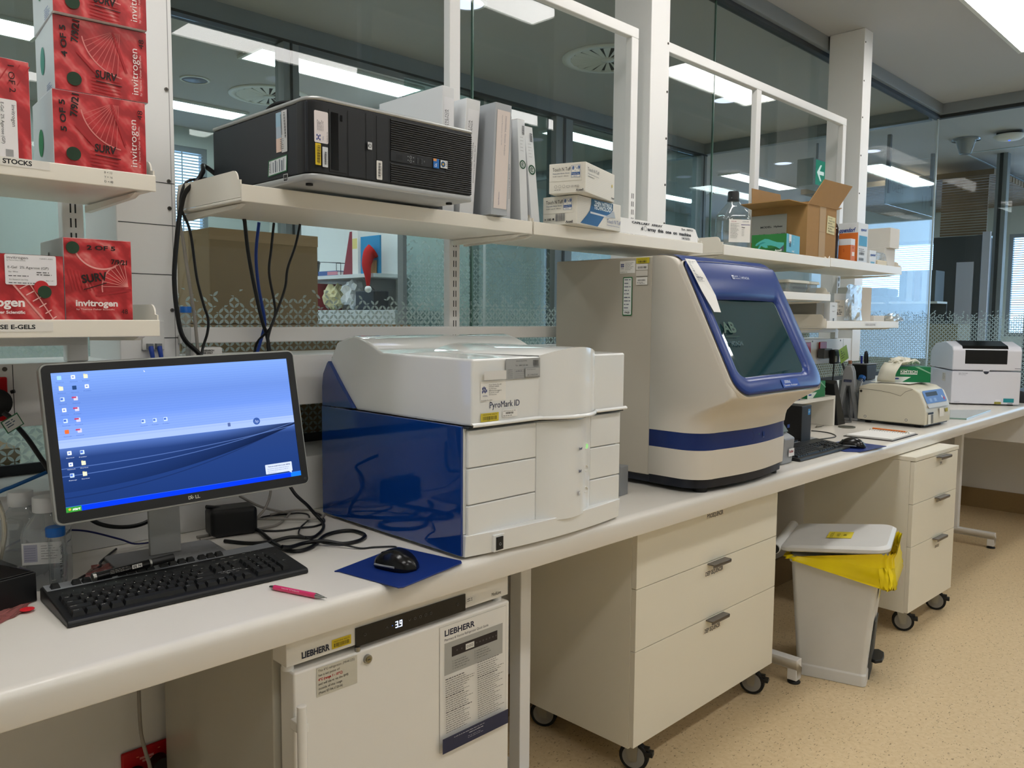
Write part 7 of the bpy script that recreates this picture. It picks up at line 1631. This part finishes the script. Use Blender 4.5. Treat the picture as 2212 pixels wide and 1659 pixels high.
# handheld-scanner-like grey instrument beside the analyser
t = thing('grey_instrument', 'slim slanted grey and black hand unit between the analyser and black computer', 'instrument', (2.865, 1.41, .9005)); IG = mat('instrument_grey', '#8d9094', .4)
prof = [(.0, .0), (.09, 0), (.12, .05), (.125, .17), (.10, .215), (.085, .20), (.03, .12), (-.01, .10), (-.006, .05)]
MB().prism(prof, (0, 0, 0), (0, 1, 0), (0, 0, 1), (1, 0, 0), .085, IG).build('housing', t, bevel=.006, seg=3); MB().box(-.0005, .02, .0, .086, .09, .03, BLACK).build('foot', t, bevel=.003)
MB().prism([(.02, .118), (.078, .196), (.072, .200), (.014, .122)], (.01, 0, 0), (0, 1, 0), (0, 0, 1), (1, 0, 0), .065, mat('lcd_grey', '#5d6a68', .3)).build('display', t)
d = Dec((.0, -.0075, .03), (1, 0, 0), (0, .0, 1), .003); d.rect(.035, .0, .045, .03, '#dcdcdc'); d.text('Roller', .038, .014, .010, '#8c2030', w=.036, bold=True); d.build('sticker', t)
# black magazine file, pipette stand, pencil pot
t = thing('magazine_file', 'black magazine file standing right of the bench riser', 'file', (4.185, 1.755, .9005)); MB().hexa([(0, 0, 0), (.095, 0, 0), (0, .2, 0), (.095, .2, 0), (-.02, .02, .215), (.015, .02, .235), (-.02, .2, .235), (.015, .2, .235)], BLACK).build('shell', t, bevel=.003)
t = thing('pipette_stand', 'grey A-shaped pipette stand behind the beige centrifuge', 'stand', (4.44, 1.885, .9005), -82); PG = mat('stand_grey', '#a3a5a8', .4)
for s_ in (0, 1): MB().prism([(-.060, 0), (-.042, 0), (-.010, .19), (.010, .19), (.042, 0), (.060, 0), (.026, .27), (.015, .30), (-.015, .30), (-.026, .27)], (.065, s_*.035, .0), (1, 0, 0), (0, 0, 1), (0, 1, 0), .022, PG).build('leg_arch', t, bevel=.006, seg=3)
MB().box(.0, -.015, 0, .13, .07, .012, PG).build('foot_plate', t, bevel=.004); MB().cyl((.065, .03, .296), (.065, .03, .310), .012, PG, 18).build('head', t)
MB().cyl((.065, .03, .310), (.065, .03, .328), .010, mat('knob_brown', '#9c6a4e', .5), 18).build('knob', t); d = Dec((.043, -.0006, .21), (1, 0, 0), (0, 0, 1)); d.rect(0, 0, .042, .014, '#2c3350'); d.text('eppendorf', .004, .004, .006, '#9aa4c4', w=.034); d.build('badge', t)
t = thing('blue_capped_tube', 'clear tube with blue cap leaning beside the pipette stand', 'tube', (4.47, 1.78, 1.06)); MB().cyl((0, 0, 0), (.06, 0, .062), .014, CLEAR, 18).build('tube', t); MB().cyl((.06, 0, .062), (.075, 0, .077), .019, BLUE, 20).build('cap', t)
d = Dec((.002, -.0146, .012), (.7, 0, .71), (-.7, 0, .71)); d.rect(.01, -.006, .05, .012, '#dfe4ea'); d.build('label', t)
MB().box(-.005, .012, -.159, .012, .03, .004, PG).build('holder_arm', t)
t = thing('pencil_pot', 'dark grey desk organiser with pens behind the tissue and glove pile', 'pot', (4.585, 1.775, 1.1165)); ZP = 0
MB().hexa([(0.01, 0, 0), (.135, 0, 0), (.01, .1, 0), (.135, .1, 0), (0, 0, .085), (.15, 0, .085), (0, .1, .085), (.15, .1, .085)], DARK).build('pot', t, bevel=.006); MB().box(-.003, -.003, .0855, .153, .103, .092, GREYP).build('rim', t, bevel=.003)
MB().tube([(.03, .04, .06), (.025, .04, .135)], .006, mat('pen_blue', '#1c2f9c', .4), 8, 1).build('pen', t); MB().tube([(.06, .03, .06), (.05, .03, .14), (.07, .03, .15), (.09, .03, .07)], .007, BLACK, 8, 3).build('scissors', t); MB().tube([(.12, .05, .06), (.125, .05, .12)], .006, GREYP, 8, 1).build('pen', t)
t = thing('grey_rack', 'light grey plastic rack under the pencil pot, behind the centrifuge', 'rack', (4.53, 1.785, .9005)); MB().box(0, 0, 0, .22, .12, .2155, mat('rack_grey', '#aaaeb4', .5)).build('rack', t, bevel=.005)
# centrifuge
CF = mat('centrifuge_beige', '#d3cdba', .4, bump=.05); t = thing('microcentrifuge', 'beige benchtop centrifuge with a blue display panel', 'centrifuge', (4.395, 1.395, .9005), -3); W3 = .33
side_ = [(.0, .016), (.355, .016), (.350, .195)] + [(.350-.35*u, .195+.022*math.sin(PI*.5*(1-abs(2*u-.8)/1.2 if abs(2*u-.8) < 1.2 else 0))-.0*u) for u in (.15, .35, .5, .65)] + [(.075, .205), (.035, .180), (.008, .120), (-.002, .06)]
MB().prism(side_, (0, 0, 0), (0, 1, 0), (0, 0, 1), (1, 0, 0), W3, CF).build('housing', t, bevel=.007, seg=3)
d = Dec((-.0004, .355, 0), (0, -1, 0), (0, 0, 1)); d.line([(.004, .183), (.10, .180), (.17, .172), (.225, .158), (.25, .182), (.285, .196)], .0016, '#3a382f')
for (x, z) in ((.045, .035), (.26, .035)): d.disc(x, z, .0075, '#8c8a80', 16); d.disc(x, z, .004, '#e0ddd0', 12)
d.disc(.018, .170, .007, '#3a3630', 16); d.build('lid_seam_and_screws', t)
P0 = Vector((0, .008, .120)); P1 = Vector((0, .035, .180)); U = (P1-P0); d = Dec(P0+Vector((.03, 0, 0))-U.normalized()*.008, (1, 0, 0), U, .0022)
d.rect(0, .012, .27, .070, '#5f86c2', .01); d.rect(.03, .050, .15, .022, '#26303c', .002); d.rect(.05, .020, .03, .018, '#86a6d4'); d.rect(.11, .020, .03, .018, '#86a6d4'); d.disc(.225, .040, .008, '#d9dfe8', 14); d.disc(.245, .030, .009, '#c4404a', 14); d.rect(0, -.012, .27, .022, '#c3c6c6'); d.build('control_panel', t)
d = Dec((0, -.0035, .0), (1, 0, 0), (0, .04, 1), .003); d.rect(.17, .05, .06, .045, '#ece8de'); d.rect(.25, .07, .035, .02, '#b4a93a'); d.rect(.02, .020, .035, .055, '#e4e0d4'); d.rect(.02, .070, .07, .010, '#2c3a4a'); d.barcode(.06, .022, .03, .045, '#2a2a2a', 3, 8); d.build('stickers', t)
for (x, y) in ((.04, .05), (W3-.04, .05), (.04, .31), (W3-.04, .31)): MB().cyl((x, y, 0), (x, y, .0165), .016, RUB, 14).build('foot', t)
MB().box(.01, .01, .010, W3-.01, .34, .0158, BLACK).build('base_plate', t)
tissue_box('green tissue box on top of the centrifuge, under pale gloves', 4.51, 1.62, 1.1225, -58, .20, .118, .082)
t = thing('latex_gloves', 'pile of pale latex gloves draped over the tissue box on the centrifuge', 'gloves', (4.52, 1.60, 1.207)); LG = mat('pale_latex', '#dcdacb', .6)
crumple('palm', (.05, -.01, .0), (.085, .05, .022), LG, 12, None, None, 2, .2).parent = t
mb = MB()
for k in range(4):
    mb.tube([(.09, .015-.02*k, .016), (.125, .01-.022*k, .024+.004*(k % 2)), (.155+.008*k, .0-.02*k, .012)], [.012, .008], LG, 8, 4)
mb.build('fingers', t)
mb = MB(); vs = []
for i in range(10):
    a = i/9; x = -.03-.05*math.sin(a*2.4); z = .02-.103*a; 
    for j in range(4): vs.append((x+.004*math.sin(i+j), -.045+.03*j+.02*a, z))
mb.add(vs, [(i*4+j, i*4+j+1, (i+1)*4+j+1, (i+1)*4+j) for i in range(9) for j in range(3)], LG, True); mb.build('cuff', t, solid=.001)
t = thing('white_cloth', 'thin white cloth sheet spread on the centrifuge lid under the tissue box', 'cloth', (0, 0, 0)); t.location = (4.46, 1.50, 1.1195)
MB().box(0, 0, 0, .22, .20, .0022, PAPER).build('sheet', t)
# notebook with pencil
t = thing('spiral_notebook', 'open spiral notebook lying on the bench in front of the centrifuge', 'notebook', (3.81, 1.345, .9005), 0)
MB().prism([(0, 0), (.33, .0), (.345, .20), (.0, .225)], (0, 0, 0), (1, 0, 0), (0, 1, 0), (0, 0, 1), .003, mat('notebook_cover', '#221a16', .5)).build('cover', t); MB().prism([(.012, .006), (.318, .006), (.330, .195), (.010, .215)], (0, 0, .0031), (1, 0, 0), (0, 1, 0), (0, 0, 1), .007, PAPER).build('pages', t)
mb = MB()
for i in range(16):
    y = .012+i*.012; mb.tube([(.232, y, .010), (.236, y+.002, .0165), (.248, y+.003, .0165), (.252, y+.001, .010)], .0011, STEEL, 5, 3)
mb.build('spiral_binding', t)
t = thing('orange_pencil', 'orange pencil lying on the open spiral notebook', 'pencil', (4.085, 1.372, .9005+.0145), 84); MB().cyl((0, 0, 0), (.012, 0, 0), .0008, mat('pencil_wood', '#d0a878', .6), 8, r1=.0038).build('point', t); MB().cyl((.012, 0, 0), (.175, 0, 0), .0040, mat('pencil_orange', '#d9742a', .4), 6).build('shaft', t)
tag(MB().cyl((4.14, 1.690, .9005), (4.14, 1.690, .906), .042, mat('dull_metal_disc', '#77796f', .3, .6), 28).build('weighing_dish'), 'small flat grey dish on the bench before the riser end', 'dish')
tag(MB().prism([(0, 0), (.61, .035), (.40, .21), (-.035, .085)], (4.975, 1.365, .9005), (1, 0, 0), (0, 1, 0), (0, 0, 1), .008, mat('green_glass_plate', '#7f9c92', .05, coat=.6)).build('glass_plate', bevel=.001), 'flat green-edged glass plate lying on the bench before the white analyser', 'plate')
t = thing('blue_folder_stand', 'blue and black panel standing at the right side of the centrifuge', 'folder', (4.775, 1.44, .9005), 4); MB().box(0, 0, 0, .02, .14, .10, mat('pale_blue', '#6f97b8', .4)).build('panel', t, bevel=.001); MB().box(-.003, -.006, 0, .023, .0, .104, BLACK).build('edge', t)
cable('thin black keyboard cable leaving the small black computer', [(3.86, 1.75, .903), (3.87, 1.71, .903), (3.84, 1.64, .903), (3.74, 1.58, .903), (3.56, 1.598, .906)], .0026, CB); 
t = thing('key_bunch', 'small bunch of keys lying on the bench under the riser', 'keys', (4.06, 1.80, .9005)); MB().cyl((0, 0, 0), (0, 0, .004), .014, STEEL, 16).box(.012, -.004, 0, .05, .004, .003, STEEL).build('key', t); MB().box(-.05, -.012, 0, -.012, .0, .004, STEEL).build('key', t)
# TapeStation-like analyser in the far corner
TS_ = mat('analyser_lilac_white', '#dcdce4', .35); t = thing('electrophoresis_analyser', 'white boxy analyser with black hood window in the far bench corner', 'laboratory machine', (5.823, 1.700, .9005), -57.5); wz, dz_, hz = .412, .50, .415
MB().box(0, 0, .008, wz, dz_, .222, TS_).build('lower_body', t, bevel=.006)
hood = [(0, .228), (dz_, .228), (dz_, .34), (.40, .395), (.16, hz), (.02, .385), (0, .36)]
MB().prism(hood, (0, 0, 0), (0, 1, 0), (0, 0, 1), (1, 0, 0), wz, TS_).build('hood', t, bevel=.008, seg=3)
MB().box(.075, -.0015, .270, wz-.085, .006, .362, BLACKG).build('hood_window', t, bevel=.003); MB().prism([(.005, .3655), (.02, .389), (.155, .4195), (.155, .414), (.02, .38)], (.06, 0, 0), (0, 1, 0), (0, 0, 1), (1, 0, 0), wz-.14, BLACKG).build('hood_window_top', t)
d = Dec((0, -.0006, 0), (1, 0, 0), (0, 0, 1)); d.rect(0.002, .2225, wz-.004, .003, '#5a5c66'); d.disc(.205, .220, .016, '#2a2f3c', 24); d.rect(.185, .223, .04, .016, '#dcdce4'); d.text('Agilent Technologies', .040, .205, .007, '#55586a', w=.055); d.text('4200 TapeStation', .040, .196, .005, '#55586a', w=.045)
d.rect(.315, .022, .062, .026, '#1e8b94', .001); d.rect(.262, .010, .040, .014, '#a8a03a'); d.barcode(.266, .013, .032, .007, '#2a2710', 5); d.rect(.268, .028, .03, .012, '#ecebf0'); d.rect(.34, .012, .03, .005, '#8c8e98'); d.rect(.02, .016, .035, .007, '#c9cbd4', .003); d.rect(wz-.04, .242, .035, .004, '#8c8e98'); d.build('lettering_and_labels', t)
d = Dec((-.0006, dz_, 0), (0, -1, 0), (0, 0, 1)); d.rect(.30, .145, .07, .055, '#d9d4cc'); d.lines(.31, .19, .05, 4, .01, '#a09a90'); d.build('side_label', t)
for (x, y) in ((.04, .05), (wz-.04, .05), (.04, dz_-.05), (wz-.04, dz_-.05)): MB().cyl((x, y, 0), (x, y, .0085), .02, RUB, 14).build('foot', t)
t = thing('black_device', 'black device cut by the right picture edge beside the white analyser', 'device', (6.30, 1.33, .9005)); MB().hexa([(0, 0, 0), (.2, 0, 0), (0, .12, 0), (.2, .12, 0), (.03, .02, .06), (.2, .02, .06), (.03, .12, .09), (.2, .12, .09)], BLACK).build('housing', t, bevel=.006)
